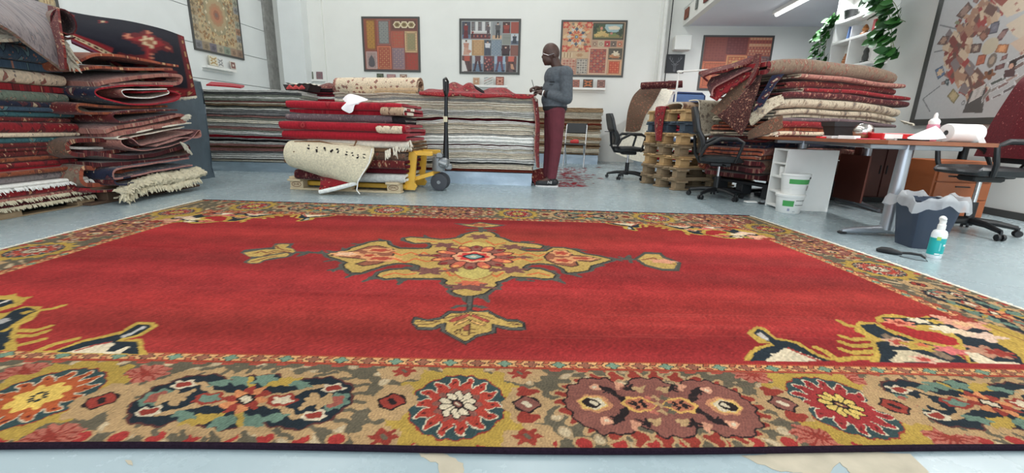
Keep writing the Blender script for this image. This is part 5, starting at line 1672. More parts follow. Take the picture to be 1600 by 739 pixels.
# ------------------------------------------------------------------ stack at the far left (fold edges facing the room)
XF1 = -3.60
def z_at(px, py, X):
 p = on_plane(px, py, (X, 0), (0, 1))
 return p[2]
G1 = 'folded carpets in the left stack'
S1 = [  # y top, y bottom at px 60, layers, colours, label
 (48, 110, 5, ('blue', 'teal', 'blue'), 'thick blue teal carpet folded many times below the grey rolled rug'),
 (110, 142, 3, ('cream', 'red', 'red'), 'cream floral folded carpet with bright red end in the left stack'),
 (142, 158, 2, ('green', 'beige', 'green'), 'grey green folded carpet under the cream floral one'),
 (158, 167, 2, ('navy', 'maroon', 'navy'), 'dark navy and maroon thin folded carpet in the left stack'),
 (167, 174, 2, ('blue', 'navy', 'blue'), 'slate blue thin folded carpet above the turquoise one'),
 (174, 182, 2, ('teal', 'green', 'teal'), 'turquoise thin folded carpet with a white tassel at its end'),
 (182, 189, 2, ('darkred', 'maroon', 'darkred'), 'thin dark red carpet just below the turquoise one'),
 (189, 206, 2, ('red', 'crimson', 'red'), 'bright red folded carpet halfway down the left stack'),
 (206, 213, 2, ('cream', 'navy', 'cream'), 'white and black patterned thin carpet under the bright red one'),
 (213, 221, 2, ('teal', 'green', 'teal'), 'pale blue grey thin carpet below the white and black one'),
 (221, 233, 3, ('darkred', 'orange', 'darkred'), 'dark red brown carpet below the pale blue grey one'),
 (233, 243, 2, ('darkred', 'rust', 'rust'), 'dark red patterned carpet above the orange brown strip'),
 (243, 250, 2, ('orange', 'rust', 'orange'), 'orange brown thin carpet in the lower left stack'),
 (250, 263, 3, ('red', 'grey', 'crimson'), 'folded carpet with vivid red stripe in the lower left stack'),
 (263, 270, 2, ('orange', 'brown', 'orange'), 'brown orange thin carpet under the vivid red stripe'),
 (270, 282, 2, ('grey', 'purple', 'grey'), 'mottled grey folded carpet with rounded end, low in the left stack'),
]
w1 = seg_noise(21)
warp1 = lambda x, y, z: .012 * w1(y * 3.0, 0 * x + 1, 1.0) * np.clip(z / .6, 0, 1) + 0 * x
for k, (y0, y1, n, cs, lab) in enumerate(S1):
 za, zb = z_at(60, y1, XF1), z_at(60, y0, XF1)
 rj = random.Random(k * 5)
 xo = rj.uniform(-.04, .015)
 yo = rj.uniform(-.03, .05)
 foldrug(lab, n, 1.1, (zb - za) * .99, 1.30, [cm[cs[1]], cm[cs[0]], cm[cs[2]]], (XF1 - .55 + xo, 2.93 + yo, za), 0, G1, 100 + k, 14, 1 if n % 2 == 0 else -1, .006, None if k > 40 else (lambda x, y, z: .010 * w1(y * 3.0, 0 * x + 1, 1.0) + 0 * x))
zf = z_at(60, 282, XF1)
zb1 = z_at(60, 320, XF1)
dz = (zf - zb1) / 4
labs = ('white wool carpet with ragged edge near the bottom of the left stack', 'red carpet with cream triangles between the white layers', 'beige edged carpet second from the bottom of the left stack', 'bottom carpet of the left stack with knotted cream edge')
mts = ((wool['white'],) * 3, (cm['red'], cm['cream'], cm['red']), (cm['pink'], wool['cream'], wool['cream']), (cm['maroon'], wool['cream'], wool['ivory']))
for k in range(4):
 za = zf - dz * (k + 1)
 o = foldrug(labs[k], 2 if k else 3, 1.12, dz * .98, 1.32, [mts[k][1], mts[k][0], mts[k][2]], (XF1 - .53, 2.94, za), 0, G1, 140 + k, 22, 1 if k else -1, .004, lambda x, y, z: .008 * w1(y * 3.0, 0 * x + 1, 1.0) + 0 * x)
 if k in (0, 2, 3):
  fringe([(XF1 + .035, yy, za + dz * (.5 if k != 0 else .4) + .008 * float(w1(np.array((yy - 2.94) * 3.0), np.array(1.0)))) for yy in np.linspace(2.3, 3.58, 14)], .03, (1, 0, -.5), 240, wool['ivory'] if k else wool['white'], o, k, .006, .012)
tas = [o for o in COL.objects if o.get('label', '').startswith('turquoise')][0]
fringe([(XF1 - .02, 3.55, .79), (XF1 + .02, 3.60, .79)], .11, (.5, 1, -.4), 26, m_fringe, tas, 3, .009, .02)
pallet('grey brown pallet carrying the stack of folded carpets at the far left edge', (XF1 - .42, 2.96, 0), PI / 2, m_wood2, None, 1.25, .9)
# scale the pallet height to what the carpets leave free
lp = [o for o in COL.objects if o.name.startswith('wooden_pallet')][0]
lp.scale = (1, 1, zb1 / .146)
# grey rug thrown over the top, its rolled end open towards the room
Yr = 3.42
o = sheet('draped_rug', [
 [AY(-150, -95, 3.75), AY(-40, -40, 3.7), AY(40, -4, 3.6), AY(82, 10, 3.5)],
 [AY(-150, -60, 3.1), AY(-30, -14, 3.15), AY(48, 22, 3.3), AY(88, 38, 3.38)],
 [AY(-150, -25, 2.75), AY(-25, 10, 2.9), AY(52, 48, 3.1), AY(94, 76, 3.28)],
 [AY(-150, 5, 2.7), AY(-12, 33, 2.86), AY(54, 78, 3.06), AY(99, 110, 3.22)]], .022, [cm['grey'], cm['maroon'], cm['taupe']], 6, ripple=.012, seed=3)
tag(o, 'grey mauve rug flung upside down over the far left stack', 'rug')
# border band and the rolled edge
ax0, ax1 = AY(76, 38, 3.62), AY(104, 38, 3.36)
axd = Vector(ax1 - ax0).normalized()
pth = []
for k in range(26):
 a = R(-120 + k * 17)
 q = .095 - .0012 * k
 pth.append((q * math.cos(a) * .82, q * math.sin(a) * 1.12))
rr_ = ribbon('rolled_end', pth, .014, .40, [cm['maroon'], cm['taupe'], cm['maroon']], 6, 9, .002, None, .01, o)
rr_.parent = o
Mx = frame((axd.y, -axd.x, 0), tuple(axd), (0, 0, 1), tuple((Vector(ax0) + Vector(ax1)) / 2 - Vector(o.location)))
rr_.matrix_local = Mx
bnd = sheet('border_band', [[AY(76, 9, 3.46), AY(91, 12, 3.36)], [AY(80, 42, 3.32), AY(95, 44, 3.26)], [AY(88, 76, 3.24), AY(101, 78, 3.19)], [AY(95, 108, 3.19), AY(103, 108, 3.16)]], .014, [cm['darkred'], cm['maroon'], cm['darkred']], 5)
bnd.parent = o; bnd.matrix_parent_inverse = Matrix.Translation(o.location).inverted()
fringe([AY(93, 58, 3.40), AY(100, 75, 3.36), AY(105, 95, 3.34)], .09, (.55, -.1, -.5), 60, m_fringe, o, 2, .009, .03)
o = sheet('draped_rug', [[AY(-60, 20, 3.05), AY(0, 42, 3.1), AY(24, 52, 3.14)], [AY(-60, 45, 2.95), AY(0, 56, 3.02), AY(26, 60, 3.06)], [AY(-60, 66, 2.94), AY(0, 64, 2.99), AY(28, 62, 3.03)]], .02, [cm['beige'], cm['green'], cm['beige']], 5)
tag(o, 'corner of a pale green rug peeping out beneath the grey mauve one', 'rug')
# ------------------------------------------------------------------ second stack: open loops facing the room
XF2 = -3.42
G2 = 'folded carpets in the second stack'
def Y2(px, py):
 p = on_plane(px, py, (XF2, 0), (0, 1))
 return (p[1], p[2])
def loop2(label, pts, t, mats, depth=.95, seed=0, dx=0.0, M=10, closed=False, k=4):
 """carpet whose folded section (photo pixels on the face of the stack) runs back from the face"""
 q = [Y2(*p) for p in pts]
 y0, z0 = q[0][0], min(a[1] for a in q) - t / 2
 path = smooth_path([(a[0] - y0, a[1] - z0) for a in q], k)
 o = ribbon('folded_carpet', path, t, depth, mats, M, seed, .003, None, .04, None, (XF2 + dx - depth / 2, y0, z0), PI / 2, jag=.012)
 return tag(o, label, 'carpet', G2)
loop2('rust red carpet with sagging end on top of the second stack', [(275, 103), (235, 96), (190, 88), (150, 86), (122, 94), (112, 104), (120, 110), (150, 105), (200, 108), (268, 108)], .03, [cm['rust'], cm['orange'], cm['rust']], .95, 1, .02)
loop2('dusty pink folded carpet with round end below the rust one', [(150, 132), (180, 125), (240, 118), (275, 118), (280, 125), (272, 131), (230, 131), (170, 134)], .045, [cm['pink'], cm['pink'], cm['pink']], .95, 2, .02)
loop2('bright red carpet folded in a wide open loop in the second stack', [(262, 134), (200, 133), (160, 136), (143, 141), (150, 151), (185, 161), (225, 163), (262, 158), (276, 149), (262, 142), (215, 144)], .022, [cm['crimson'], cm['navy'], cm['crimson']], .95, 3, .04)
loop2('cream carpet with striped edge tucked inside the red loop', [(250, 138), (215, 139), (185, 139), (182, 144), (195, 151), (230, 152), (255, 146), (252, 141), (225, 143)], .013, [cm['cream'], cm['pink'], wool['white']], .92, 4, .045)
loop2('dark orange brown carpet under the red loop', [(262, 166), (220, 168), (170, 167), (125, 163), (120, 172), (140, 177), (200, 176), (262, 172)], .03, [cm['orange'], cm['darkred'], cm['orange']], .95, 5, 0)
loop2('dark maroon carpet curled into a dark hollow in the second stack', [(272, 172), (235, 172), (195, 174), (172, 178), (172, 186), (185, 191), (215, 187), (270, 178)], .022, [cm['maroon'], cm['darkred'], cm['maroon']], .95, 6, .03)
loop2('salmon carpet with floral medallion along its fold in the second stack', [(160, 206), (180, 200), (230, 191), (275, 180), (284, 184), (278, 191), (230, 200), (170, 211)], .045, [cm['pink'], cm['rust'], cm['pink']], .95, 7, .03)
loop2('thin cream edged carpet above the white rimmed loops', [(290, 192), (250, 198), (200, 208), (178, 213), (182, 217), (230, 208), (285, 198)], .016, [cm['tan'], wool['cream'], wool['cream']], .95, 8, .04)
loop2('dark red carpet with white rim and two open loops', [(296, 206), (265, 214), (225, 224), (208, 226), (195, 216), (184, 215), (181, 222), (190, 230), (215, 235), (245, 230), (275, 222), (292, 212), (303, 203), (304, 212), (294, 215), (270, 216), (232, 228)], .014, [cm['maroon'], cm['pink'], wool['pink']], .95, 9, .06, k=5)
loop2('dark carpet with tiny pattern under the white rimmed loops', [(150, 240), (200, 246), (250, 240), (292, 228), (297, 236), (290, 244), (240, 252), (160, 258)], .05, [cm['maroon'], cm['brown'], cm['maroon']], .95, 10, .0)
loop2('navy carpet with thin pale stripe above the shaggy cream one', [(290, 247), (240, 254), (185, 262), (168, 266), (166, 274), (176, 279), (230, 268), (290, 258)], .024, [cm['navy'], cm['navy'], wool['pink']], .95, 11, .05)
loop2('navy and plum folded carpet just over the shaggy cream one', [(292, 259), (235, 268), (180, 279), (172, 284), (185, 288), (240, 278), (298, 266)], .022, [cm['navy'], cm['maroon'], cm['navy']], .95, 12, .05)
loop2('dark red brown carpet with blunt fold at the left of the second stack', [(240, 214), (190, 219), (140, 220), (122, 228), (126, 240), (150, 243), (200, 236), (240, 230)], .05, [cm['darkred'], cm['brown'], cm['darkred']], .9, 13, -.08)
loop2('rust floral carpet with rounded end at the left bottom of the second stack', [(240, 268), (190, 268), (150, 262), (140, 270), (142, 284), (160, 290), (210, 284), (250, 276)], .05, [cm['rust'], cm['taupe'], cm['rust']], .9, 14, -.08)
o = loop2('pale grey carpet end showing between the two left stacks', [(190, 232), (150, 232), (128, 229), (120, 234), (128, 240), (160, 242), (190, 243)], .03, [wool['white'], wool['grey'], wool['white']], .7, 15, -.16)
o = loop2('crimson strip of carpet lowest on the second pallet', [(290, 286), (230, 294), (160, 299), (145, 296)], .03, [cm['red'], cm['maroon'], cm['red']], .85, 16, -.04)
# shaggy cream carpet bulging out at the bottom
sh = MB()
rnd = random.Random(9)
top = [(172, 300), (200, 285), (235, 273), (270, 268), (305, 262)]
bot = [(176, 312), (205, 300), (238, 298), (272, 294), (308, 279)]
P = []
na, nb = 60, 14
tp, bt = smooth_path(top, 15), smooth_path(bot, 15)
for i in range(na):
 f = int(i * (len(tp) - 1) / (na - 1))
 a, b_ = Y2(*tp[f]), Y2(*bt[f])
 row = []
 for j in range(nb):
  q = j / (nb - 1)
  an = PI * q
  row.append((XF2 + .02 + .10 * math.sin(an) + rnd.uniform(-.013, .013), a[0] + (b_[0] - a[0]) * q + rnd.uniform(-.012, .012), a[1] + .012 + (b_[1] - a[1]) * q + rnd.uniform(-.011, .011)))
 P.append(row)
P = np.array(P)
org = (XF2, 4.0, float(P[..., 2].min()))
sh.grid(P - np.array(org))
back = P.copy(); back[..., 0] = XF2 - .5
sh.grid((back - np.array(org))[:, [0, -1]])
o = sh.build('shaggy_carpet', wool['ivory'], None, org, smooth=True)
tag(o, 'shaggy cream carpet with ragged fringe bulging from the bottom of the second stack', 'carpet', G2)
fringe([P[i, 9] for i in range(0, na, 6)], .05, (.6, 0, -.8), 220, wool['ivory'], o, 5, .010, .02)
fringe([P[i, 3] for i in range(0, 20, 4)], .07, (.8, -.3, .1), 70, wool['ivory'], o, 6, .010, .02)
fringe([P[i, 5] for i in range(0, 5)], .08, (.5, -.8, -.3), 50, wool['ivory'], o, 7, .012, .02)
fringe([(XF2 + .06, 4.36, .50), (XF2 + .06, 4.44, .42)], .07, (.6, .3, -.6), 24, m_fringe, [q for q in COL.objects if q.get('label', '').startswith('dark carpet with tiny')][0], 8, .008, .02)
fringe([(XF2 + .06, 4.42, .72), (XF2 + .06, 4.50, .76)], .06, (.6, .3, .1), 24, m_fringe, [q for q in COL.objects if q.get('label', '').startswith('dark red carpet with white')][0], 8, .008, .02)
pl2 = pallet('brown pallet under the second stack with open loops', (XF2 - .52, 4.10, 0), PI / 2, m_wood3, None, .95, .9)
# white price slip on the rust carpet
pq = [AY(132, 104, 3.62), AY(160, 106, 3.72), AY(170, 98, 3.9), AY(145, 96, 3.8)]
# plastic-wrapped bale behind, and the navy rug thrown over it
bl = MB()
n_, m_ = 30, 10
pf = [(-.42, -.42), (.40, -.45), (.44, -.38), (.44, .38), (.38, .45), (-.42, .45)]
rnd = random.Random(3)
PP = []
ring = smooth_path(pf + [pf[0]], 6)
for j in range(m_):
 z = 1.17 * j / (m_ - 1)
 PP.append([(x * (1 + .02 * math.sin(z * 9 + 7 * y)) + rnd.uniform(-.012, .012), y * (1 + .02 * math.sin(z * 7 + 5 * x)) + rnd.uniform(-.012, .012), z) for x, y in ring])
bl.grid(np.array(PP))
k0 = len(bl.v)
bl.add([(x * .98, y * .98, 1.18) for x, y in ring], [tuple(range(len(ring)))])
o = bl.build('wrapped_bale', m_wrap, None, (-4.32, 5.05, 0), smooth=True)
tag(o, 'tall bale wrapped in grey blue plastic behind the second stack', 'bale')
def pt_navy(c):
 """navy field, red medallion with crossed arms, red borders with cream flowers"""
 x, y = c.x, c.y
 c.c[:] = (28, 28, 40)
 red, wine, crm = (142, 40, 44), (100, 34, 38), (206, 186, 150)
 # medallion chain
 for cy, s in ((.36, 1.0), (.66, .55)):
  c.poly([(.60, cy - .20 * s), (.67, cy - .10 * s), (.80, cy - .06 * s), (.80, cy + .04 * s), (.68, cy + .08 * s), (.62, cy + .22 * s), (.55, cy + .08 * s), (.44, cy + .06 * s), (.44, cy - .04 * s), (.54, cy - .10 * s)], wine)
  c.poly([(.61, cy - .14 * s), (.67, cy - .05 * s), (.76, cy - .03 * s), (.67, cy + .04 * s), (.62, cy + .14 * s), (.57, cy + .04 * s), (.48, cy + .03 * s), (.57, cy - .05 * s)], red)
  c.lobed(.62, cy, .045 * s, .07 * s, crm, 6, .2); c.lobed(.62, cy, .025 * s, .04 * s, (150, 92, 70), 6, .2)
  for dx_, dy_ in ((-.14, 0), (.14, 0), (0, -.16), (0, .17)):
   c.lobed(.62 + dx_ * s, cy + dy_ * s, .02, .035 * s, (190, 120, 96), 4, .3)
 c.stroke([(.62, .50), (.62, .80)], .03, red); c.lobed(.62, .80, .09, .07, wine, 6, .25); c.lobed(.62, .80, .03, .04, crm, 4, .3)
 for a, b_ in ((.05, .12), (.92, .15), (.30, .15)):
  c.lobed(a, b_, .03, .04, red, 5, .25); c.lobed(a, b_, .012, .018, crm)
 # right border
 for lo, hi, col in ((.90, 1.01, wine), (.915, .925, red), (.985, 1.0, red)):
  k = x > lo
  c.c[k & (x < hi)] = col
 # bottom border on the right part, left border low on the left
 for lo, hi, col in ((.84, .99, wine), (.855, .87, red), (.955, .97, red), (.985, 1.01, crm)):
  c.c[(y > lo) & (y <= hi) & (x > .40)] = col
 for lo, hi, col in ((.60, 1.01, (120, 36, 44)), (.62, .66, red), (.69, .80, crm), (.84, .88, red), (.90, 1.01, (110, 60, 84))):
  c.c[(y > lo) & (y <= hi) & (x <= .40)] = col
 for k in range(11):
  c.lobed(.02 + .04 * k, .745, .013, .035, (104, 44, 44) if k % 2 else (60, 56, 50), 5, .25)
  c.lobed(.42 + .055 * k, .91, .018, .035, (186, 150, 104) if k % 2 else red, 5, .3)
  c.lobed(.955, .05 + .08 * k, .018, .03, (186, 150, 104) if k % 2 else red, 5, .3)
ctrl = [[AY(104, 18, 4.75), AY(150, 26, 5.0), AY(205, 36, 5.2), AY(255, 46, 5.45), AY(287, 58, 5.6)],
  [AY(106, 30, 4.35), AY(152, 40, 4.45), AY(206, 52, 4.62), AY(258, 62, 4.95), AY(292, 82, 5.2)],
  [AY(108, 45, 4.15), AY(152, 58, 4.22), AY(200, 74, 4.36), AY(262, 92, 4.72), AY(299, 112, 5.02)],
  [AY(110, 56, 4.08), AY(152, 76, 4.16), AY(193, 98, 4.26), AY(266, 124, 4.60), AY(303, 132, 4.94)],
  [AY(112, 66, 4.04), AY(150, 84, 4.12), AY(192, 112, 4.22), AY(262, 152, 4.56), AY(307, 150, 4.90)]]
m_navy = painted('navy_rug_weave', rough=.95, bump=.4, bscale=260, vary=.15, vscale=20)
o = sheet('draped_rug', ctrl, .02, [m_navy] * 3, 11, ripple=.012, seed=8, paint=pt_navy)
tag(o, 'navy rug with red medallion and border draped over the wrapped bale', 'rug')
fringe([AY(262, 153, 4.55), AY(285, 152, 4.7), AY(307, 150, 4.88)], .03, (.1, -.3, -1), 110, m_fringe, o, 4, .006, .0)
# ------------------------------------------------------------------ tall stacks of flat wool carpets
def flatstack(prefix, xs, yf, yb, z0, z1, layers, rz, org, group, labels, seed, frag=.012, name='flat_carpet', M=56, amp=.026):
 """layers listed from the top: (lip wool, fold-line wool, weight); each carpet fills the gap between two wavy interfaces"""
 rw = random.Random(seed)
 layers = [(a, b, c * rw.uniform(.55, 1.5)) for a, b, c in layers]
 n = len(layers)
 tot = sum(l[2] for l in layers)
 zs = [z1]
 for l in layers:
  zs.append(zs[-1] - (z1 - z0) * l[2] / tot)
 x = np.linspace(xs[0], xs[1], M)
 w = seg_noise(seed)
 itf = []
 for k, z in enumerate(zs):
  a = amp * min(1, (z - z0) / .10)
  itf.append(z + a * w(x * 3.2, np.full(M, z * 7.0), 1.0) + a * .4 * w(x * 13, np.full(M, z * 31.0 + 5), 1.0) + a * .22 * w(x * 41, np.full(M, z * 57.0 + 9), 1.0))
 rnd = np.random.RandomState(seed)
 for k, (A, B, wt) in enumerate(layers):
  hi, lo = itf[k], itf[k + 1]
  t = np.maximum(hi - lo - .0012, .004)
  lo = lo + .0006
  f0 = rnd.uniform(-.03, .03) + frag * .6 * w(x * 6, np.full(M, k * 3.0), 1.0)
  j = lambda s: rnd.uniform(-1, 1, M) * frag * s
  prof = [(np.full(M, yb), 0), (f0 + .05 + 0 * x, 0.02), (f0 + .012 + j(.3), .05), (f0 + j(.55), .16), (f0 + j(.55), .34), (f0 + .014 + j(.3), .45), (f0 + .034 + 0 * x, .50), (f0 + .016 + j(.3), .55), (f0 + j(.55), .67), (f0 + j(.55), .84), (f0 + .012 + j(.3), .95),
    (f0 + .05 + 0 * x, .98), (np.full(M, yb), 1)]
  x0s, x1s = rnd.uniform(-.02, .02), rnd.uniform(-.025, .015)
  V = np.zeros((len(prof), M, 3))
  xx = x + np.linspace(x0s, x1s, M)
  for i, (yy, q) in enumerate(prof):
   V[i, :, 0] = xx
   V[i, :, 1] = yy + (yf if i not in (0, len(prof) - 1) else 0)
   V[i, :, 2] = lo + t * q
  zc = float(V[..., 2].min())
  V[..., 2] -= zc
  Q = grid_quads(len(prof), M)
  mi = np.zeros((len(prof) - 1, M - 1), int)
  mi[5:7] = 1
  Q2 = [tuple(q) for q in Q]
  m2 = list(mi.ravel())
  for c in (0, M - 1):
   # end caps as two fans so that the fold line shows there as well
   idx = [i * M + c for i in range(len(prof))]
   Q2.append(tuple(idx)); m2.append(1 if k % 3 == 1 else 0)
  idx = [0 * M + i for i in range(M)]
  me = bpy.data.meshes.new(name)
  me.from_pydata(V.reshape(-1, 3).tolist(), [], Q2)
  me.polygons.foreach_set('material_index', m2)
  me.polygons.foreach_set('use_smooth', [True] * (len(Q2) - 2) + [False, False])
  bm = bmesh.new(); bm.from_mesh(me); bmesh.ops.recalc_face_normals(bm, faces=bm.faces); bm.to_mesh(me); bm.free()
  c_, s_ = math.cos(rz), math.sin(rz)
  o = link(name, me, [wool[A], wool[B]], None, (org[0], org[1], zc), (0, 0, rz))
  tag(o, labels[k] if labels else prefix % ORD[k + 1], 'carpet', group)
 return itf
COLN = {'white': 'white', 'cream': 'cream', 'beige': 'beige', 'grey': 'grey', 'dgrey': 'dark grey', 'black': 'charcoal', 'red': 'red', 'wine': 'wine red', 'rust': 'rust', 'pink': 'faded pink', 'brown': 'brown', 'tan': 'tan', 'green': 'moss grey', 'ivory': 'ivory'}
def autolabels(layers, where):
 n = len(layers)
 out = []
 for k, (A, B, w) in enumerate(layers):
  pos = 'topmost' if k == 0 else ('lowest' if k == n - 1 else ORD[k + 1] + ' from top')
  seam = '' if A == B else ' with %s seam' % COLN[B]
  out.append('%s wool carpet%s, %s %s' % (COLN[A], seam, pos, where))
 return out
# ---- the long pale stack in the middle, on its plastic-wrapped base
LM = [('beige', 'grey', 1), ('cream', 'beige', 1.1), ('grey', 'black', .7), ('cream', 'tan', 1.2), ('beige', 'beige', 1.3), ('cream', 'black', .8), ('white', 'red', .7), ('grey', 'green', 1), ('cream', 'white', .9), ('wine', 'red', .5), ('white', 'pink', .9),
  ('beige', 'brown', 1), ('cream', 'beige', 1.2), ('beige', 'grey', 1.2), ('grey', 'black', .6), ('white', 'white', 1.4), ('white', 'grey', 1.1), ('wine', 'white', .5), ('white', 'red', .7), ('cream', 'red', .6), ('white', 'grey', 1), ('beige', 'black', .9),
  ('cream', 'beige', 1), ('grey', 'dgrey', .9), ('black', 'white', .6), ('cream', 'wine', .7), ('beige', 'brown', .9), ('rust', 'wine', .8)]
mid_o = (0, 0)
ZM0, ZM1 = .165, 1.10
mid_org = hall(-.525, 0)[:2]
# stack axes: along the hall's cross direction, a little turned
pL, pR = G(640, 285)[:2], G(833, 291.5)[:2]
mrz = math.atan2(pR[1] - pL[1], pR[0] - pL[0])
flatstack('', (-2.55, 0.0), .03, 1.75, ZM0, ZM1, LM, mrz, (pR[0], pR[1]), 'flat carpets in the pale middle stack', autolabels(LM, 'of the pale middle stack'), 31, .014, M=90)
def wrapped_base(label, x0, x1, y0, y1, h, rz, org, seed, mat=None):
 rnd = random.Random(seed)
 ring = [(x0 + (x1 - x0) * k / 24, y0) for k in range(25)] + [(x1, y0 + (y1 - y0) * k / 16) for k in range(1, 17)] + [(x1 + (x0 - x1) * k / 8, y1) for k in range(1, 9)] + [(x0, y1 + (y0 - y1) * k / 8) for k in range(1, 8)]
 P = []
 for j in range(6):
  z = h * j / 5
  P.append([(x + rnd.uniform(-.006, .006), y + rnd.uniform(-.008, .008), z) for x, y in ring])
 P = np.array(P)
 P = np.concatenate([P, P[:, :1]], 1)
 b_ = MB().grid(P)
 b_.add([(x, y, h) for x, y in ring], [tuple(range(len(ring)))])
 o = b_.build('wrapped_crate', mat or m_base, None, (org[0], org[1], 0), (0, 0, rz), smooth=True)
 return tag(o, label, 'pallet')
wrapped_base('pale blue plastic wrapped base under the pale middle stack', -2.53, -.02, .05, 1.72, ZM0 - .006, mrz, (pR[0], pR[1]), 5)
# ---- the long grey stack along the left wall
LG = [('grey', 'white', 1), ('dgrey', 'grey', .8), ('green', 'grey', 1), ('white', 'black', .7), ('green', 'dgrey', .8), ('pink', 'wine', .7), ('cream', 'grey', .8), ('tan', 'black', .8), ('black', 'grey', .7), ('green', 'dgrey', 1), ('white', 'grey', .6), ('dgrey', 'grey', 1.5), ('pink', 'white', .6),
  ('green', 'grey', 1), ('cream', 'grey', .9), ('grey', 'white', 1.1), ('pink', 'grey', .9), ('green', 'black', .7), ('white', 'green', 1), ('grey', 'red', .7), ('red', 'wine', .6), ('grey', 'black', .9), ('black', 'dgrey', 1), ('grey', 'black', .8), ('pink', 'tan', .7), ('brown', 'black', .8), ('pink', 'rust', .9), ('dgrey', 'pink', .8),
  ('white', 'black', .7), ('grey', 'dgrey', 1), ('brown', 'black', .6), ('cream', 'grey', .9)]
gR = G(446, 269.5)[:2]
gL = G(318, 266.5)[:2]
grz = math.atan2(gR[1] - gL[1], gR[0] - gL[0])
flatstack('', (-1.62, .30), .03, 1.7, .14, 1.15, LG, grz, (gR[0], gR[1]), 'flat carpets in the grey stack', autolabels(LG, 'of the long grey stack'), 47, .014, M=80, amp=.02)
wrapped_base('grey blue wrapped base under the long grey stack by the left wall', -1.60, .28, .05, 1.66, .134, grz, (gR[0], gR[1]), 7, plain('base_grey_wrap', (140, 156, 166), .3, noise=.14, scale=5, bump=.5, bscale=14))
# red cloth lying on the grey stack, behind
cz = 1.165
o = sheet('red_cloth', [[AY(330, 128.5, 7.2), AY(360, 131, 7.2), AY(382, 134.5, 7.15)], [AY(326, 131, 6.9), AY(360, 133.5, 6.9), AY(380, 136, 6.9)], [AY(322, 133, 6.7), AY(355, 135, 6.7), AY(376, 137, 6.7)]], .02, [cm['crimson']] * 3, 4)
tag(o, 'flat faded red cloth lying on the back of the grey stack', 'cloth')
# small red-edged stack right of it, with a dark box of rags on top
LR = [('black', 'wine', .8), ('wine', 'black', 1), ('white', 'wine', .6), ('red', 'wine', 1), ('wine', 'grey', .8), ('red', 'pink', 1), ('dgrey', 'red', .8), ('wine', 'red', 1), ('grey', 'wine', 1.2), ('red', 'black', 1.2), ('dgrey', 'grey', 1.6), ('wine', 'grey', 2), ('grey', 'black', 2)]
flatstack('', (-.42, .42), 0, 1.2, .16, 1.26, LR, grz, (-2.82, 6.95), 'red edged carpets behind the grey stack', autolabels(LR, 'of the small red edged stack'), 53, .012, M=30)
wrapped_base('pale wrapped base hidden under the red edged stack', -.40, .40, .04, 1.16, .154, grz, (-2.82, 6.95), 9)
o = sheet('rag', [[AY(497, 135, 7.3), AY(515, 131, 7.3), AY(530, 139, 7.2)], [AY(494, 138, 7.1), AY(514, 134, 7.1), AY(530, 142, 7.05)], [AY(492, 141, 7.0), AY(512, 139, 6.98), AY(528, 145, 6.98)]], .02, [cm['darkred'], cm['maroon'], cm['maroon']], 4, ripple=.02, seed=2)
tag(o, 'crumpled dark red and black rag on top of the red edged stack', 'cloth')
bx = AY(474, 132, 6.75)
t = thing('rag_box', 'dark tray with pale and red rags on the right end of the grey stack', 'box', (bx[0], bx[1], 1.172), R(-8))
q = MB()
q.prism([(-.19, .0), (.16, .0), (.20, .085), (-.23, .085)], -.15, .15, frame((1, 0, 0), (0, 0, 1), (0, -1, 0)))
q.build('tray', plain('dark_brown_tray', (44, 34, 34), .6), t)
q = MB(); rnd = random.Random(6)
P = np.array([[(-.20 + .4 * i / 9, -.13 + .26 * j / 5, .088 + rnd.uniform(0, .028)) for i in range(10)] for j in range(6)])
q.grid(P); q.build('rags', wool['cream'], t, smooth=True)
q = MB()
for k in range(3):
 q.tube([(-.14 + .10 * k, -.20 - .01 * k, .02), (-.10 + .10 * k, -.185, .05), (-.05 + .09 * k, -.17, .03)], [.012, .032, .012], 7)
q.build('red_rag', fleece('rag_red', (196, 84, 84), .3), t, smooth=True)
# ---- far stack of flat brown carpets against the back wall
LF = [('tan', 'brown', .8), ('tan', 'brown', 1), ('cream', 'tan', .8), ('beige', 'brown', 1), ('beige', 'grey', 1), ('brown', 'rust', .8), ('tan', 'brown', 1), ('rust', 'brown', .8), ('tan', 'wine', .8), ('brown', 'tan', 1), ('tan', 'cream', 1), ('beige', 'tan', 1), ('cream', 'beige', 1), ('tan', 'brown', 1), ('beige', 'grey', 1),
  ('tan', 'beige', 1), ('brown', 'wine', .7), ('tan', 'brown', 1), ('cream', 'tan', 1), ('beige', 'tan', 1), ('tan', 'brown', 1)]
fR = G(932, 257)[:2]
flatstack('', (-1.5, .05), .02, .95, .20, 1.20, LF, -TH, (fR[0], fR[1]), 'flat brown carpets by the back wall', autolabels(LF, 'of the far brown stack'), 61, .03, M=60, amp=.022)
wrapped_base('pale blue wrapped base under the far brown stack', -1.48, .02, .03, .92, .194, -TH, (fR[0], fR[1]), 10)
# ------------------------------------------------------------------ on top of the pale middle stack
def roll(label, a, b, r, t, mats, turns=3.2, seed=0, M=10, phase=0.0):
 a, b = Vector([float(v) for v in a]), Vector([float(v) for v in b])
 n = int(turns * 16)
 p = []
 for k in range(n + 1):
  an = phase - 2 * PI * turns * k / n
  q = r - t / 2 - t * 1.02 * turns * k / n
  p.append((q * math.cos(an), q * math.sin(an) + r))
 d = (b - a).normalized()
 o = ribbon('rolled_carpet', p, t, (b - a).length, mats, M, seed, .003, None, .03)
 o.rotation_euler = (math.asin(max(-1, min(1, d.z))), 0, math.atan2(-d.x, d.y))
 o.location = (a + b) / 2 - Vector((0, 0, r))
 return tag(o, label, 'carpet')
ZT = 1.105
def on(px, py, Y, r):
 q = AY(px, py, Y)
 q[2] = ZT + r
 return q
roll('rolled cream carpet with large floral scrolls on the pale middle stack', on(532, 140, 6.3, .125), on(657, 137, 6.0, .125), .125, .017, [cm['cream'], cm['tan'], cm['tan']], 3.5, 2)
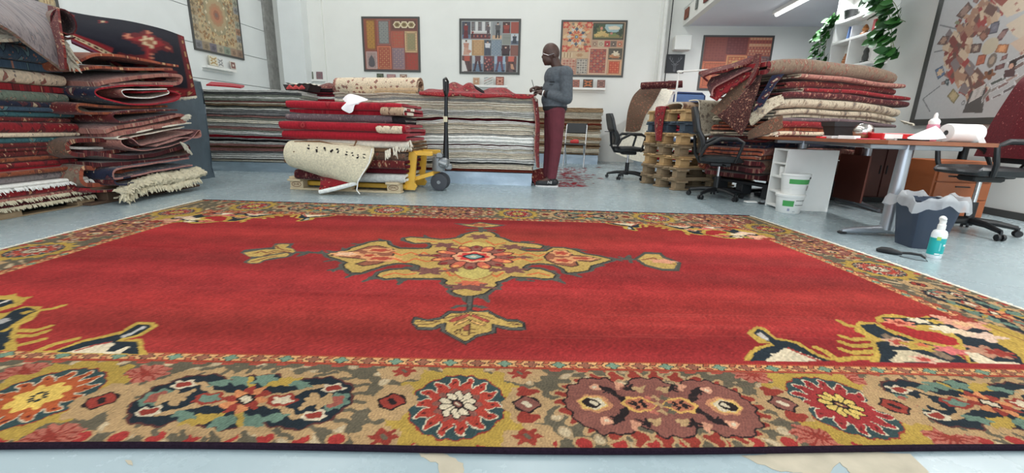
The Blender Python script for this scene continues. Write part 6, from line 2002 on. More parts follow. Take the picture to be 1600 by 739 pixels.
q = roll('short pink floral roll lying behind the large cream roll', on(527, 128, 6.62, .14), on(573, 126, 6.55, .14), .14, .018, [cm['pink'], cm['tan'], cm['tan']], 3, 3)
roll('thin tan roll with grey end in front of the large cream roll', on(590, 150, 5.86, .045), on(654, 147, 5.72, .045), .045, .012, [wool['tan'], wool['dgrey'], wool['dgrey']], 2, 4)
# crimson rug being trimmed: crumpled at the left, flat at the right where the man holds it
xs = np.linspace(657, 833, 12)
rows = []
hw = [0, .10, .06, .13, .18, .15, .05, .15, .10, .04, .02, .012]
for r_, (Yv, k) in enumerate(((6.5, .0), (6.25, .5), (6.05, 1.0), (5.86, .75), (5.68, .15), (5.52, 0), (5.465, -.9))):
 row = []
 for i, x in enumerate(xs):
  p = AY(x, 145, Yv)
  z = ZT + .018 + hw[i] * max(k, 0) * (1 + .35 * math.sin(i * 2.1 + r_))
  if k < 0:
   z = ZT - .012 - .02 * math.sin(i * .8) ** 2
  row.append((p[0] + .03 * math.sin(r_ * 2 + i), p[1], z))
 rows.append(row)
o = sheet('crumpled_rug', rows, .016, [cm['red'], cm['darkred'], cm['red']], 5, ripple=.008, seed=4)
tag(o, 'crumpled crimson rug on the pale middle stack, held by the man', 'rug')
gr = sheet('hem', [[AY(722, 142, 5.95) + np.array([0, 0, .03]), AY(738, 137, 5.92) + np.array([0, 0, .03]), AY(756, 143, 5.85)], [AY(722, 146, 5.85), AY(740, 142, 5.8) + np.array([0, 0, .03]), AY(757, 147, 5.75)]], .014, [wool['black']] * 3, 4)
gr.parent = o; gr.matrix_parent_inverse = Matrix.Translation(o.location).inverted()
# red and pink selvedges hanging at the right end of the stack
o = sheet('hanging_strip', [[AY(832, 150, 5.50), AY(840, 155, 5.62)], [AY(837, 190, 5.48), AY(843, 196, 5.60)], [AY(835, 230, 5.47), AY(842, 228, 5.60)], [AY(839, 262, 5.48), AY(843, 262, 5.58)]], .012, [cm['red'], cm['pink'], cm['pink']], 5, ripple=.02, seed=6)
tag(o, 'red and pink strip of carpet hanging down the right end of the pale stack', 'carpet')
o = sheet('rag', [[AY(826, 268, 5.68), AY(845, 262, 5.7), AY(854, 264, 5.8)], [AY(830, 280, 5.62) + np.array([0, 0, .02]), AY(846, 272, 5.66), AY(858, 276, 5.72)], [AY(836, 289, 5.60), AY(850, 288, 5.62), AY(860, 286, 5.66)]], .016, [cm['darkred'], cm['red'], cm['darkred']], 5, ripple=.04, seed=1)
o.location.z = .004
tag(o, 'crumpled crimson rag on the floor at the man\'s feet', 'cloth')
# threads and scraps on the floor behind the man
mb_ = MB(); rnd = random.Random(14)
for k in range(210):
 px, py = rnd.gauss(884, 20), rnd.uniform(262, 293)
 if px < 858 and py > 284:
  continue
 p = G(px, py)
 a = rnd.gauss(0, .5)
 l = rnd.uniform(.015, .07)
 mb_.tube([(p[0] - l * math.cos(a), p[1] - l * math.sin(a), .004), (p[0], p[1] + rnd.uniform(-.01, .01), .007), (p[0] + l * math.cos(a), p[1] + l * math.sin(a), .004)], [.0015, rnd.uniform(.002, .005), .0015], 4)
o = mb_.build('wool_scraps', wool['red'])
tag(o, 'scattered red wool threads on the floor behind the man', 'scraps', kind='stuff')
# ------------------------------------------------------------------ pallet with red carpets
pA, pB = G(453.5, 296.2), G(624.8, 302.9)
prz = math.atan2(pB[1] - pA[1], pB[0] - pA[0])
pe, pf_ = np.array([math.cos(prz), math.sin(prz)]), np.array([-math.sin(prz), math.cos(prz)])
def PL(u, v, z=0.0):
 c = pA[:2] + pe * u + pf_ * v
 return np.array([c[0], c[1], z])
pw = float(np.hypot(*(pB - pA)[:2]))
pt = pallet('pale wooden pallet with oval stamps under the red carpet pile', PL(pw / 2, .41), prz, m_woodp, None, pw, .8)
m_ink = plain('brown_ink', (120, 70, 44), .8, noise=.1)
def text(body, size, mat, parent=None, M=None, name='lettering', ext=.0006):
 cu = bpy.data.curves.new('t', 'FONT')
 cu.body, cu.size, cu.extrude = body, size, ext
 cu.align_x, cu.align_y = 'CENTER', 'CENTER'
 cu.resolution_u = 2
 tmp = bpy.data.objects.new('t', cu)
 COL.objects.link(tmp)
 dg = bpy.context.evaluated_depsgraph_get()
 me = bpy.data.meshes.new_from_object(tmp.evaluated_get(dg))
 bpy.data.objects.remove(tmp)
 o = link(name, me, mat, parent)
 if M is not None:
  o.matrix_local = M
 return o
def facing(x, y, z):
 return Matrix.Translation((x, y, z)) @ Matrix.Rotation(PI / 2, 4, 'X')
for x in (-pw / 2 + .072, pw / 2 - .072):
 text('EPAL' if x > 0 else 'EUR', .034, m_ink, pt, facing(x, -.4012, .061), 'stamp')
 MB().tube([(x + .052 * math.cos(2 * PI * k / 28), -.4012, .061 + .027 * math.sin(2 * PI * k / 28)) for k in range(28)], .0028, 5, closed=True).build('stamp_ring', m_ink, pt)
GR_ = 'carpets folded on the red pile'
def pz(py, px=540):
 return float(AY(px, py, 4.62)[2])
def pile_rug(label, n, x0, x1, y0, y1, depth, mats, seed, v0=.02, tilt=0.0, amp=.006, gap=1.06, M=22):
 za, zb = pz(y1), pz(y0)
 u0, u1 = [float(np.dot(AY(x, (y0 + y1) / 2, 4.62)[:2] - pA[:2], pe)) for x in (x0, x1)]
 c = PL((u0 + u1) / 2, v0 + depth / 2, za)
 return foldrug(label, n, depth, zb - za, u1 - u0, mats, c, prz + PI / 2 + tilt, GR_, seed, M, -1 if n % 2 == 0 else 1, amp, None, gap=gap, jag=.012)
pile_rug('dark patterned carpet at the lower left of the red pile', 2, 456, 520, 266, 283, .7, [cm['maroon'], cm['darkred'], cm['maroon']], 1, .0)
pile_rug('dark red carpet at the lower right of the red pile', 3, 525, 634, 248, 270, .7, [cm['darkred'], cm['maroon'], wool['wine']], 2, .03)
pile_rug('grey white carpet lying right on the pale pallet', 2, 525, 632, 270, 283, .7, [wool['grey'], cm['maroon'], wool['white']], 3, .0, amp=.014)
pile_rug('brown flatweave folded under the fringed cream one', 2, 470, 632, 236, 248, .7, [cm['brown'], cm['tan'], cm['brown']], 4, .03)
o = pile_rug('cream flatweave with dark stripe and tassels at its right end', 3, 475, 640, 218, 236, .72, [wool['cream'], wool['beige'], wool['brown']], 5, .01, amp=.010)
e0, e1 = AY(601, 236, 4.56), AY(641, 219, 4.66)
fringe([e0, (e0 + e1) / 2, e1], .115, (.12, -.12, -1), 34, wool['cream'], o, 4, .008, .0)
pile_rug('wide crimson carpet folded four times in the red pile', 4, 437, 637, 191, 219, .74, [cm['crimson'], cm['red'], cm['crimson']], 6, -.03, gap=1.04)
q = pile_rug('cream and red carpet end folded inside the crimson one', 2, 592, 634, 193, 206, .3, [cm['cream'], cm['red'], cm['crimson']], 16, -.05)
pile_rug('plum grey flatweave folded between two crimson carpets', 2, 444, 612, 179, 191, .72, [cm['purple'], cm['grey'], cm['purple']], 7, .0)
q = pile_rug('black speckled carpet end beside the plum grey flatweave', 2, 600, 632, 180, 192, .5, [wool['black'], wool['grey'], wool['black']], 17, .02)
o = pile_rug('bright crimson carpet on top of the pile with white tissue', 3, 443, 632, 160, 179, .74, [cm['crimson'], cm['crimson'], cm['crimson']], 8, -.01, amp=.012)
o.scale.z = 1.05
q = pile_rug('beige carpet with rust end peeping out of the top crimson one', 2, 597, 633, 165, 179, .4, [cm['tan'], cm['pink'], wool['cream']], 18, -.03)
# white tissue tied round it
ti = sheet('paper_tissue', [[AY(536, 158, 4.8) + np.array([0, 0, .02]), AY(548, 152, 4.8) + np.array([0, 0, .03]), AY(575, 155, 4.85)], [AY(540, 162, 4.62), AY(549, 160, 4.58), AY(572, 159, 4.66)], [AY(534, 170, 4.56), AY(546, 167, 4.55), AY(556, 163, 4.58)], [AY(546, 177, 4.55), AY(549, 176, 4.55), AY(552, 174, 4.55)]], .004, [plain('white_tissue', (238, 234, 236), .9)] * 3, 5, ripple=.03, seed=12)
tag(ti, 'torn white tissue tied around the top crimson carpet', 'paper')
# the shaggy cream rug slumping over the front
ctrl = [[AY(470, 222, 4.72), AY(505, 222, 4.70), AY(545, 226, 4.68), AY(584, 232, 4.68)],
  [AY(452, 225, 4.56), AY(505, 229, 4.48), AY(548, 235, 4.46), AY(584, 243, 4.47)],
  [AY(446, 240, 4.50), AY(500, 246, 4.40), AY(546, 256, 4.38), AY(575, 262, 4.40)],
  [AY(452, 254, 4.52), AY(495, 264, 4.42), AY(538, 277, 4.38), AY(560, 282, 4.38)],
  [AY(462, 259, 4.60), AY(495, 270, 4.52), AY(532, 284, 4.46), AY(552, 287, 4.46)]]
o = sheet('shaggy_rug', ctrl, .045, [wool['ivory'], wool['brown'], wool['brown']], 9, ripple=.016, seed=5)
tag(o, 'shaggy cream rug with black tick marks slumped over the front of the pile', 'rug')
mbk = MB(); rnd = random.Random(8)
cg = upsample(np.array(ctrl), 9)
for k in range(9):
 for m_ in range(3):
  p = cg[11 + m_ % 3 - 1 + (k % 2), 6 + int(k * 2.2)] + np.array([rnd.uniform(-.008, .008), -.03, rnd.uniform(-.012, .012)])
  mbk.box(p, (rnd.uniform(.012, .026), .012, rnd.uniform(.008, .016)), bev=.003)
q = mbk.build('tick_marks', wool['black']); q.parent = o; q.matrix_parent_inverse = Matrix.Translation(o.location).inverted()
q = MB().tube([AY(452, 224, 4.60), AY(445, 236, 4.54), AY(446, 252, 4.55), AY(456, 258, 4.56), AY(462, 246, 4.47), AY(460, 236, 4.46)], .014, 8).build('dark_binding', wool['brown'], smooth=True)
q.parent = o; q.matrix_parent_inverse = Matrix.Translation(o.location).inverted()
q = MB().tube([AY(460, 222, 4.55), AY(500, 221, 4.60), AY(520, 226, 4.52), AY(553, 229, 4.52), AY(557, 220, 4.56)], .010, 8).build('dark_binding', wool['brown'], smooth=True)
q.parent = o; q.matrix_parent_inverse = Matrix.Translation(o.location).inverted()
# red rug corner with white edge hanging to the floor
o = sheet('small_rug', [[AY(500, 277, 4.52), AY(520, 274, 4.50), AY(545, 280, 4.50)], [AY(501, 287, 4.40), AY(521, 284, 4.40), AY(553, 283, 4.42)], [AY(499, 297, 4.36), AY(523, 293, 4.38), AY(556, 284, 4.40)]], .014, [cm['red'], cm['cream'], wool['white']], 5)
tag(o, 'small red patterned rug hanging off the pallet front', 'rug')
q = MB().tube([AY(499, 300, 4.36), AY(523, 295, 4.37), AY(557, 286, 4.39)], .022, 8).build('white_edge', wool['white'], smooth=True); q.parent = o; q.matrix_parent_inverse = Matrix.Translation(o.location).inverted()
q = MB().tube([AY(582, 232, 4.44), AY(577, 255, 4.38), AY(560, 283, 4.36), AY(558, 297, 4.36), AY(563, 303, 4.36)], .006, 6).build('cord', wool['white'], smooth=True)
tag(q, 'loose white cord dangling from the shaggy rug to the floor', 'cord')
q.location.y -= .012
# ------------------------------------------------------------------ yellow pallet truck
m_yel = plain('yellow_paint', (226, 176, 62), .42, noise=.06, coat=.2)
m_cast = plain('cast_metal', (150, 154, 156), .45, metal=.5, noise=.12, scale=20)
m_rub = plain('dark_rubber', (60, 62, 68), .6, noise=.08)
jt = thing('pallet_truck', 'yellow hand pallet truck with upright dark handle under the red pile', 'truck', PL(pw, .41), prz)
# local frame: +x away from the pallet, y across (towards the wall)
for y in (-.185, .185):
 f = MB().box((-.56, y, .058), (1.16, .15, .05), bev=.008)
 f.build('fork', m_yel, jt)
 MB().lathe([(.0, -.045), (.036, -.045), (.036, .045), (0, .045)], n=16, M=Matrix.Translation((-1.02, y, .038)) @ Matrix.Rotation(PI / 2, 4, 'X'), cap=False).build('roller', m_rub, jt, smooth=True)
 MB().prism([(-.01, .02), (.11, .02), (.13, .06), (.105, .10), (.14, .41), (.12, .44), (.06, .44), (.0, .12)], -.02, .02, frame((1, 0, 0), (0, 0, 1), (0, -1, 0), (0, y * 1.12, 0))).build('side_plate', m_yel, jt)
 MB().prism([(.08, .155), (.30, .225), (.31, .185), (.09, .115)], -.02, .02, frame((1, 0, 0), (0, 0, 1), (0, -1, 0), (0, y * .8, 0))).build('lower_arm', m_yel, jt)
 MB().box((.20, y * 1.0, .425), (.22, .05, .05), bev=.008).build('top_arm', m_yel, jt)
MB().box((.075, 0, .42), (.06, .42, .06), bev=.008).build('cross_beam', m_yel, jt)
MB().lathe([(0, 0), (.07, 0), (.075, .02), (.07, .15), (.05, .17), (0, .17)], (.33, 0, .22), 18, cap=False).build('pump', m_cast, jt, smooth=True)
MB().box((.40, -.02, .32), (.10, .15, .11), bev=.02).box((.44, .03, .27), (.07, .10, .07), bev=.015).box((.36, -.06, .40), (.07, .09, .06), bev=.015).tube([(.36, -.11, .33), (.44, -.11, .30)], .02, 10).build('pump_housing', m_cast, jt)
for y in (-.07, .07):
 w_ = MB().lathe([(.0, -.026), (.075, -.026), (.096, -.022), (.10, 0), (.096, .022), (.075, .026), (0, .026)], n=28, M=Matrix.Translation((.35, y, .1)) @ Matrix.Rotation(PI / 2, 4, 'X'), cap=False).build('steering_wheel', m_rub, jt, smooth=True)
 MB().lathe([(0, -.03), (.02, -.03), (.02, .03), (0, .03)], n=12, M=Matrix.Translation((.35, y, .1)) @ Matrix.Rotation(PI / 2, 4, 'X'), cap=False).build('hub', m_cast, w_, smooth=True)
MB().tube([(.36, -.10, .1), (.36, .10, .1)], .014, 8).build('axle', m_cast, jt)
MB().tube([(.415, 0, .36), (.42, 0, .62)], [.036, .026], 12).tube([(.42, 0, .62), (.425, 0, 1.02), (.425, 0, 1.20)], [.024, .02, .02], 12).build('handle', m_dark, jt, smooth=True)
MB().tube([(.425, -.09, 1.10), (.425, -.1, 1.21), (.425, 0, 1.235), (.425, .1, 1.21), (.425, .09, 1.10), (.425, 0, 1.04)], .013, 8, closed=True).build('grip_loop', m_black, jt, smooth=True)
MB().box((.421, -.028, .80), (.045, .006, .06)).build('sticker', plain('cream_sticker', (206, 196, 166), .6), jt)
# ------------------------------------------------------------------ tower of pallets on the right
ta = R(16)
tc_ = np.array([2.10, 5.52])
te, tf = np.array([math.cos(ta), math.sin(ta)]), np.array([-math.sin(ta), math.cos(ta)])
cols_ = [m_wood2, m_wood2, m_wood, m_wood2, m_wood, m_woodb, m_wood]
names_ = ['lowest wooden pallet of the pallet tower, grey brown', 'grey brown pallet second from the bottom of the tower', 'light wooden pallet third from the bottom of the tower', 'grey brown pallet in the middle of the tower', 'light wooden pallet directly below the blue grey one', 'blue grey painted pallet second from top of the tower', 'light wooden pallet on top of the tower']
rnd = random.Random(4)
for k in range(7):
 c = tc_ + te * .6 + tf * .4
 pallet(names_[k], (c[0] + rnd.uniform(-.015, .015), c[1] + rnd.uniform(-.015, .015), .1445 * k), ta + rnd.uniform(-.02, .02), cols_[k], 'wooden pallets in the tower')
ZP = .1445 * 7
def TP(u, v, z=0.0):
 c = tc_ + te * u + tf * v
 return np.array([c[0], c[1], z])
o = sheet('small_rug', [[TP(.06, .62, ZP + .03), TP(.5, .62, ZP + .035), TP(.9, .62, ZP + .03)], [TP(.04, .40, ZP + .08), TP(.5, .40, ZP + .09), TP(.92, .40, ZP + .08)], [TP(.03, .18, ZP + .085), TP(.5, .15, ZP + .095), TP(.92, .15, ZP + .085)], [TP(.03, .10, ZP + .05), TP(.5, .05, ZP + .05), TP(.92, .05, ZP + .05)], [TP(.04, .13, ZP + .012), TP(.5, .12, ZP + .012), TP(.9, .12, ZP + .012)]], .02, [cm['tan'], wool['cream'], wool['cream']], 5, seed=2, ripple=.006)
tag(o, 'folded tan floral rug with cream back on top of the pallet tower', 'rug')
o = sheet('small_rug', [[TP(.17, .18, ZP + .115), TP(.42, .18, ZP + .12), TP(.68, .18, ZP + .115)], [TP(.17, .0, ZP + .105), TP(.42, .0, ZP + .10), TP(.69, .0, ZP + .105)], [TP(.17, -.035, ZP - .02), TP(.42, -.035, ZP - .02), TP(.69, -.035, ZP - .02)], [TP(.16, -.05, ZP - .15), TP(.42, -.05, ZP - .15), TP(.69, -.045, ZP - .14)], [TP(.15, -.06, ZP - .32), TP(.42, -.06, ZP - .28), TP(.69, -.05, ZP - .25)]], .014, [cm['beige'], cm['beige'], wool['cream']], 6, seed=3)
tag(o, 'pale blue and beige floral rug hanging over the front of the pallet tower', 'rug')
q = MB().tube([TP(.15, -.07, ZP - .325), TP(.42, -.07, ZP - .285), TP(.69, -.06, ZP - .255)], .016, 6).build('cream_end', wool['cream'], smooth=True); q.parent = o; q.matrix_parent_inverse = Matrix.Translation(o.location).inverted()
o = sheet('small_rug', [[TP(.27, .10, .56), TP(.33, .10, .56), TP(.40, .10, .55)], [TP(.26, -.03, .55), TP(.33, -.05, .55), TP(.40, -.03, .54)], [TP(.24, -.06, .44), TP(.32, -.09, .42), TP(.40, -.06, .43)], [TP(.25, -.05, .32), TP(.32, -.08, .29), TP(.39, -.05, .31)]], .016, [cm['rust'], cm['blue'], cm['crimson']], 5, ripple=.015, seed=6)
tag(o, 'bunched colourful rug end hanging out of the middle of the pallet tower', 'rug')
o = sheet('small_rug', [[TP(.02, .36, ZP + .02), TP(.02, .48, ZP + .02), TP(.02, .60, ZP + .02)], [TP(-.03, .36, ZP + .03), TP(-.03, .48, ZP + .04), TP(-.03, .58, ZP + .03)], [TP(-.05, .36, ZP - .15), TP(-.06, .46, ZP - .15), TP(-.05, .54, ZP - .15)], [TP(-.05, .35, ZP - .40), TP(-.07, .43, ZP - .40), TP(-.05, .48, ZP - .40)]], .012, [cm['red'], cm['darkred'], cm['red']], 5, ripple=.012, seed=7)
tag(o, 'narrow red rug hanging down the left side of the pallet tower', 'rug')
# low pile of carpets behind the tower, with a fallen brown one
LB = [('pink', 'brown', 1), ('red', 'wine', 1), ('red', 'wine', 1), ('wine', 'red', 1), ('red', 'wine', 1), ('white', 'wine', .7), ('red', 'wine', 1.2), ('cream', 'red', .8), ('red', 'wine', 1), ('wine', 'red', 1), ('red', 'wine', 1)]
bo = G(1022, 262)
flatstack('', (-.22, 1.3), .02, 1.2, .17, 1.22, LB, -TH, (bo[0] + .02, bo[1]), 'red carpets behind the pallet tower', autolabels(LB, 'of the stack behind the tower'), 71, .016, M=26)
wrapped_crate = wrapped_base('blue grey wrapped crate under the red stack behind the pallet tower', -.25, 1.28, .03, 1.18, .164, -TH, (bo[0] + .02, bo[1]), 12)
o = sheet('slumped_carpet', [[AY(1000, 140, 9.1), AY(1030, 138, 9.0), AY(1052, 142, 8.9)], [AY(988, 165, 8.75), AY(1015, 165, 8.7), AY(1040, 170, 8.68)], [AY(975, 205, 8.55), AY(1003, 208, 8.5), AY(1026, 210, 8.5)], [AY(962, 240, 8.45), AY(988, 250, 8.4), AY(1016, 256, 8.4)]], .03, [wool['cream'], wool['tan'], wool['white']], 6, ripple=.05, seed=3)
tag(o, 'cream wool carpet slumping down beside the red stack behind the chair', 'carpet')
o = sheet('slumped_carpet', [[AY(1008, 134, 9.0), AY(1020, 132, 8.9), AY(1034, 138, 8.75)], [AY(990, 150, 8.7), AY(1004, 158, 8.6), AY(1022, 160, 8.55)], [AY(982, 172, 8.55), AY(992, 182, 8.45), AY(1008, 182, 8.42)], [AY(978, 205, 8.5), AY(990, 206, 8.4), AY(1000, 204, 8.38)]], .04, [cm['brown'], cm['taupe'], cm['brown']], 6, ripple=.03, seed=9)
tag(o, 'brown patterned carpet folded over the top of the cream slumped one', 'carpet')
roll('dark brown roll lying along the top of the red stack behind the tower', AY(1002, 134, 8.6), AY(1066, 131, 8.4), .075, .016, [cm['maroon'], cm['brown'], cm['brown']], 2.6, 5)
LB2 = [('beige', 'brown', 1), ('brown', 'tan', 1), ('tan', 'brown', 1), ('cream', 'brown', 1), ('brown', 'black', 1), ('tan', 'brown', 1), ('beige', 'tan', 1), ('brown', 'tan', 1)]
b2 = G(985, 250)
flatstack('', (-.62, .45), .02, .8, .04, .95, LB2, -TH - .1, (b2[0], b2[1]), 'brown carpets behind the far office chair', autolabels(LB2, 'of the low brown stack'), 73, .04, M=30, amp=.03)
# ================================================================== THE MAN
m_skin = plain('dark_skin', (74, 50, 42), .5, noise=.08, scale=30, bump=.1, bscale=200)
m_jack = plain('grey_heather_jersey', (84, 90, 96), .9, noise=.22, scale=38, bump=.6, bscale=22)
m_hem = plain('black_knit', (34, 35, 38), .95, noise=.1, bump=.3, bscale=200)
m_trou = plain('burgundy_cotton', (98, 40, 50), .85, noise=.12, scale=14, bump=.5, bscale=14)
m_shoe = plain('black_shoe', (26, 27, 30), .55, noise=.1)
m_sole = plain('white_sole', (216, 212, 210), .6)
YM = 5.62
mo = G(856, 291)
man = thing('person', 'person in grey sweatshirt, burgundy trousers and black trainers trimming a rug edge with a pencil', 'person', (mo[0], YM, 0))
mo = np.array([mo[0], YM, 0.0])
def J(px, py, dy=0.0):
 return Vector(AY(px, py, YM + dy) - mo)
def capsule(mb_, a, b, ra, rb, n=14):
 a, b = Vector(a), Vector(b)
 d = b - a
 l = max(d.length, 1e-5)
 pts, rr = [], []
 for k in range(4):
  an = PI / 2 * (1 - (k + .4) / 4)
  pts.append(a - d / l * ra * math.sin(an)); rr.append(ra * math.cos(an))
 for k in range(1, 4):
  pts.append(a + d * k / 4); rr.append(ra + (rb - ra) * k / 4)
 for k in range(4):
  an = PI / 2 * ((k + .6) / 4)
  pts.append(b + d / l * rb * math.sin(an)); rr.append(rb * math.cos(an))
 mb_.tube(pts, rr, n)
def ellipsoid(mb_, c, r, tilt=0.0, n=20):
 M = Matrix.Translation(c) @ Matrix.Rotation(tilt, 4, 'Y') @ Matrix.Diagonal((r[0], r[1], r[2], 1))
 prof = [(math.cos(R(-88 + 176 * k / 12)), math.sin(R(-88 + 176 * k / 12))) for k in range(13)]
 mb_.lathe(prof, (0, 0, 0), n, M=M)
def fuse(name, mb_, mats, parent, voxel=.006, smooth=6, cut=None):
 """one continuous skin over all the solids in mb_"""
 me = mb_.mesh('tmp')
 bm = bmesh.new(); bm.from_mesh(me); bmesh.ops.recalc_face_normals(bm, faces=bm.faces); bm.to_mesh(me); bm.free()
 tmp = bpy.data.objects.new('tmp', me)
 COL.objects.link(tmp)
 r = tmp.modifiers.new('r', 'REMESH'); r.mode = 'VOXEL'; r.voxel_size = voxel
 s = tmp.modifiers.new('s', 'SMOOTH'); s.factor = .5; s.iterations = smooth
 dg = bpy.context.evaluated_depsgraph_get()
 out = bpy.data.meshes.new_from_object(tmp.evaluated_get(dg))
 out.name = name
 bpy.data.objects.remove(tmp)
 if cut is not None:
  bm = bmesh.new(); bm.from_mesh(out)
  for co, no in cut:
   bmesh.ops.bisect_plane(bm, geom=bm.verts[:] + bm.edges[:] + bm.faces[:], plane_co=co, plane_no=no, clear_outer=True)
  bm.to_mesh(out); bm.free()
 out.polygons.foreach_set('use_smooth', [True] * len(out.polygons))
 out.materials.clear()
 return link(name, out, mats, parent)
shL, shR = J(884, 115, -.17), J(874, 113, .17)
elL, elR = J(886, 154, -.22), J(864, 152, .22)
wrL, wrR = J(851, 146, -.13), J(843, 139, .08)
hpL, hpR = J(869, 176, -.085), J(864, 176, .085)
knL, knR = J(868, 229, -.09), J(860, 229, .085)
anL, anR = J(862, 278, -.095), J(855, 276, .09)
def torso(mb_, g):
 ellipsoid(mb_, J(871, 122), (.142 + g, .180 + g, .135 + g), R(8))
 ellipsoid(mb_, J(869, 140), (.148 + g, .165 + g, .14 + g), R(4))
 ellipsoid(mb_, J(867, 156), (.146 + g, .162 + g, .12 + g))
 ellipsoid(mb_, J(867, 170), (.134 + g, .165 + g, .10 + g))
 capsule(mb_, shL, shR, .066 + g, .066 + g)
 capsule(mb_, J(872, 106), J(872, 118), .058 + g * .6, .085 + g)
def arms(mb_, g, hands=True):
 for s, e, w in ((shL, elL, wrL), (shR, elR, wrR)):
  capsule(mb_, s, e, .068 + g, .052 + g)
  capsule(mb_, e, w, .047 + g, .031 + g)
def legs(mb_, g):
 for h, k, a in ((hpL, knL, anL), (hpR, knR, anR)):
  capsule(mb_, h, k, .102 + g, .069 + g)
  capsule(mb_, k, a, .069 + g, .047 + g)
def finger(mb_, pts, r):
 for a, b in zip(pts[:-1], pts[1:]):
  capsule(mb_, a, b, r, r * .9, 8)
body = MB()
torso(body, 0); arms(body, 0); legs(body, 0)
hc = J(861.2, 82)
ellipsoid(body, hc, (.104, .080, .112), R(-28))
ellipsoid(body, J(856, 93), (.066, .060, .072), R(-38))
capsule(body, J(866, 93), J(871, 108), .060, .066)
# nose, brow, lips, chin, ears
capsule(body, J(850.8, 83.5), J(848.0, 89.0), .012, .017, 8)
capsule(body, J(851.5, 81.5, -.04), J(851.5, 81.5, .04), .013, .013, 8)
capsule(body, J(850.0, 93.8, -.018), J(850.0, 93.8, .018), .013, .013, 8)
capsule(body, J(851.0, 96.3, -.016), J(851.0, 96.3, .016), .013, .013, 8)
ellipsoid(body, J(853, 99.5), (.026, .030, .022))
for s in (-1, 1):
 ellipsoid(body, J(867, 85.5, s * .076), (.024, .010, .034), R(-15))
# left hand: palm down on the rug edge, fingers curled round it; right hand holds the pencil
for w, hand, s in ((wrL, J(841.5, 143.5, -.10), -1), (wrR, J(834.5, 137.5, .06), 1)):
 ax = (hand - w).normalized()
 side = Vector((0, -s, 0)); side = (side - ax * side.dot(ax)).normalized()
 up = ax.cross(side); up = up if up.z > 0 else -up
 capsule(body, w, hand - ax * .03, .030, .034, 10)
 for k in (-1, 0, 1):
  capsule(body, hand - ax * .035 + side * k * .016, hand + ax * .012 + side * k * .020, .019, .015, 8)
 for k, (off, ln) in enumerate(((-.031, .056), (-.011, .066), (.010, .062), (.030, .048))):
  b0 = hand + ax * .014 + side * off
  b1 = b0 + (ax * .8 - up * (.45 + .1 * k)).normalized() * ln * .48
  b2 = b1 + (ax * .25 - up).normalized() * ln * .36
  b3 = b2 + (-ax * .45 - up * .6).normalized() * ln * .30
  finger(body, [b0, b1, b2, b3], .0088)
 t0 = hand - ax * .035 - side * s * -.026 - up * .006
 t1 = t0 + (ax * .7 - side * s * -.45 - up * .45).normalized() * .040
 t2 = t1 + (ax * .75 + side * s * -.25 - up * .5).normalized() * .032
 finger(body, [t0, t1, t2], .0105)
for a, tx in ((anL, -1), (anR, 1)):
 capsule(body, a, a + Vector((-.12, 0, -.055)), .036, .028)
fuse('body', body, m_skin, man, .0055, 5)
# eyes
for s in (-1, 1):
 p = J(851.8, 84.3, s * .030)
 e_ = MB().lathe([(0, -.009), (.007, -.006), (.009, 0), (.007, .006), (0, .009)], p + Vector((.002, 0, 0)), 10, cap=False).build('eye', plain('eye_dark', (60, 46, 42), .2), man, smooth=True)
gl = MB()
for s in (-1, 1):
 c = J(849.5, 85.0, s * .032)
 gl.tube([c + Vector((.006 * math.cos(a) * 0 - .003, .022 * math.cos(a), .016 * math.sin(a))) for a in [2 * PI * k / 16 for k in range(16)]], .0018, 5, closed=True)
 gl.tube([c + Vector((-.003, s * .022, .004)), J(857, 86.5, s * .078), J(866, 83.5, s * .084)], .0022, 5)
gl.tube([J(849.3, 84.6, -.010), J(849.0, 84.4, 0), J(849.3, 84.6, .010)], .0018, 5)
gl.build('glasses', m_chrome, man)
# sweatshirt with black collar, cuffs and waistband
jk = MB(); torso(jk, .026)
for s, e, w in ((shL, elL, wrL), (shR, elR, wrR)):
 capsule(jk, s, e, .085, .069); capsule(jk, e, w.lerp(e, .22), .067, .052)
for k in range(5):
 capsule(jk, J(858, 140 + 5 * k, -.06), J(876, 137 + 6 * k, -.13), .045, .05, 10)
nk = J(871, 108); hemz = J(867, 167)
fuse('sweatshirt', jk, m_jack, man, .007, 4, [(nk + Vector((0, 0, .014)), (-.08, 0, 1)), (hemz, (0, 0, -1))])
hb = MB(); ellipsoid(hb, J(867, 168), (.156, .184, .11))
fuse('waistband', hb, m_hem, man, .008, 3, [(hemz + Vector((0, 0, .012)), (0, 0, 1)), (hemz + Vector((0, 0, -.05)), (0, 0, -1))])
MB().tube([nk + Vector((.072 * math.cos(a) + .004, .072 * math.sin(a), .014 + .018 * math.cos(a))) for a in [2 * PI * k / 24 for k in range(24)]], .011, 8, closed=True).build('collar', m_hem, man, smooth=True)
for w, e in ((wrL, elL), (wrR, elR)):
 d = (e - w).normalized()
 MB().tube([w + d * .012, w + d * .035, w + d * .065], [.040, .046, .050], 14).build('cuff', m_hem, man, smooth=True)
d = (wrL - elL).normalized()
MB().tube([wrL + d * .010, wrL + d * .022], [.037, .036], 14).build('wristband', m_white, man, smooth=True)
MB().box(J(864, 128, -.172), (.085, .010, .010)).box(J(863, 132, -.170), (.075, .008, .006)).build('pocket_seam', m_hem, man)
tr = MB(); legs(tr, .014)
ellipsoid(tr, J(867, 172), (.142, .172, .105))
fuse('trousers', tr, m_trou, man, .008, 4, [(J(867, 166), (0, 0, 1)), (anL + Vector((0, 0, -.005)), (0, 0, -1))])
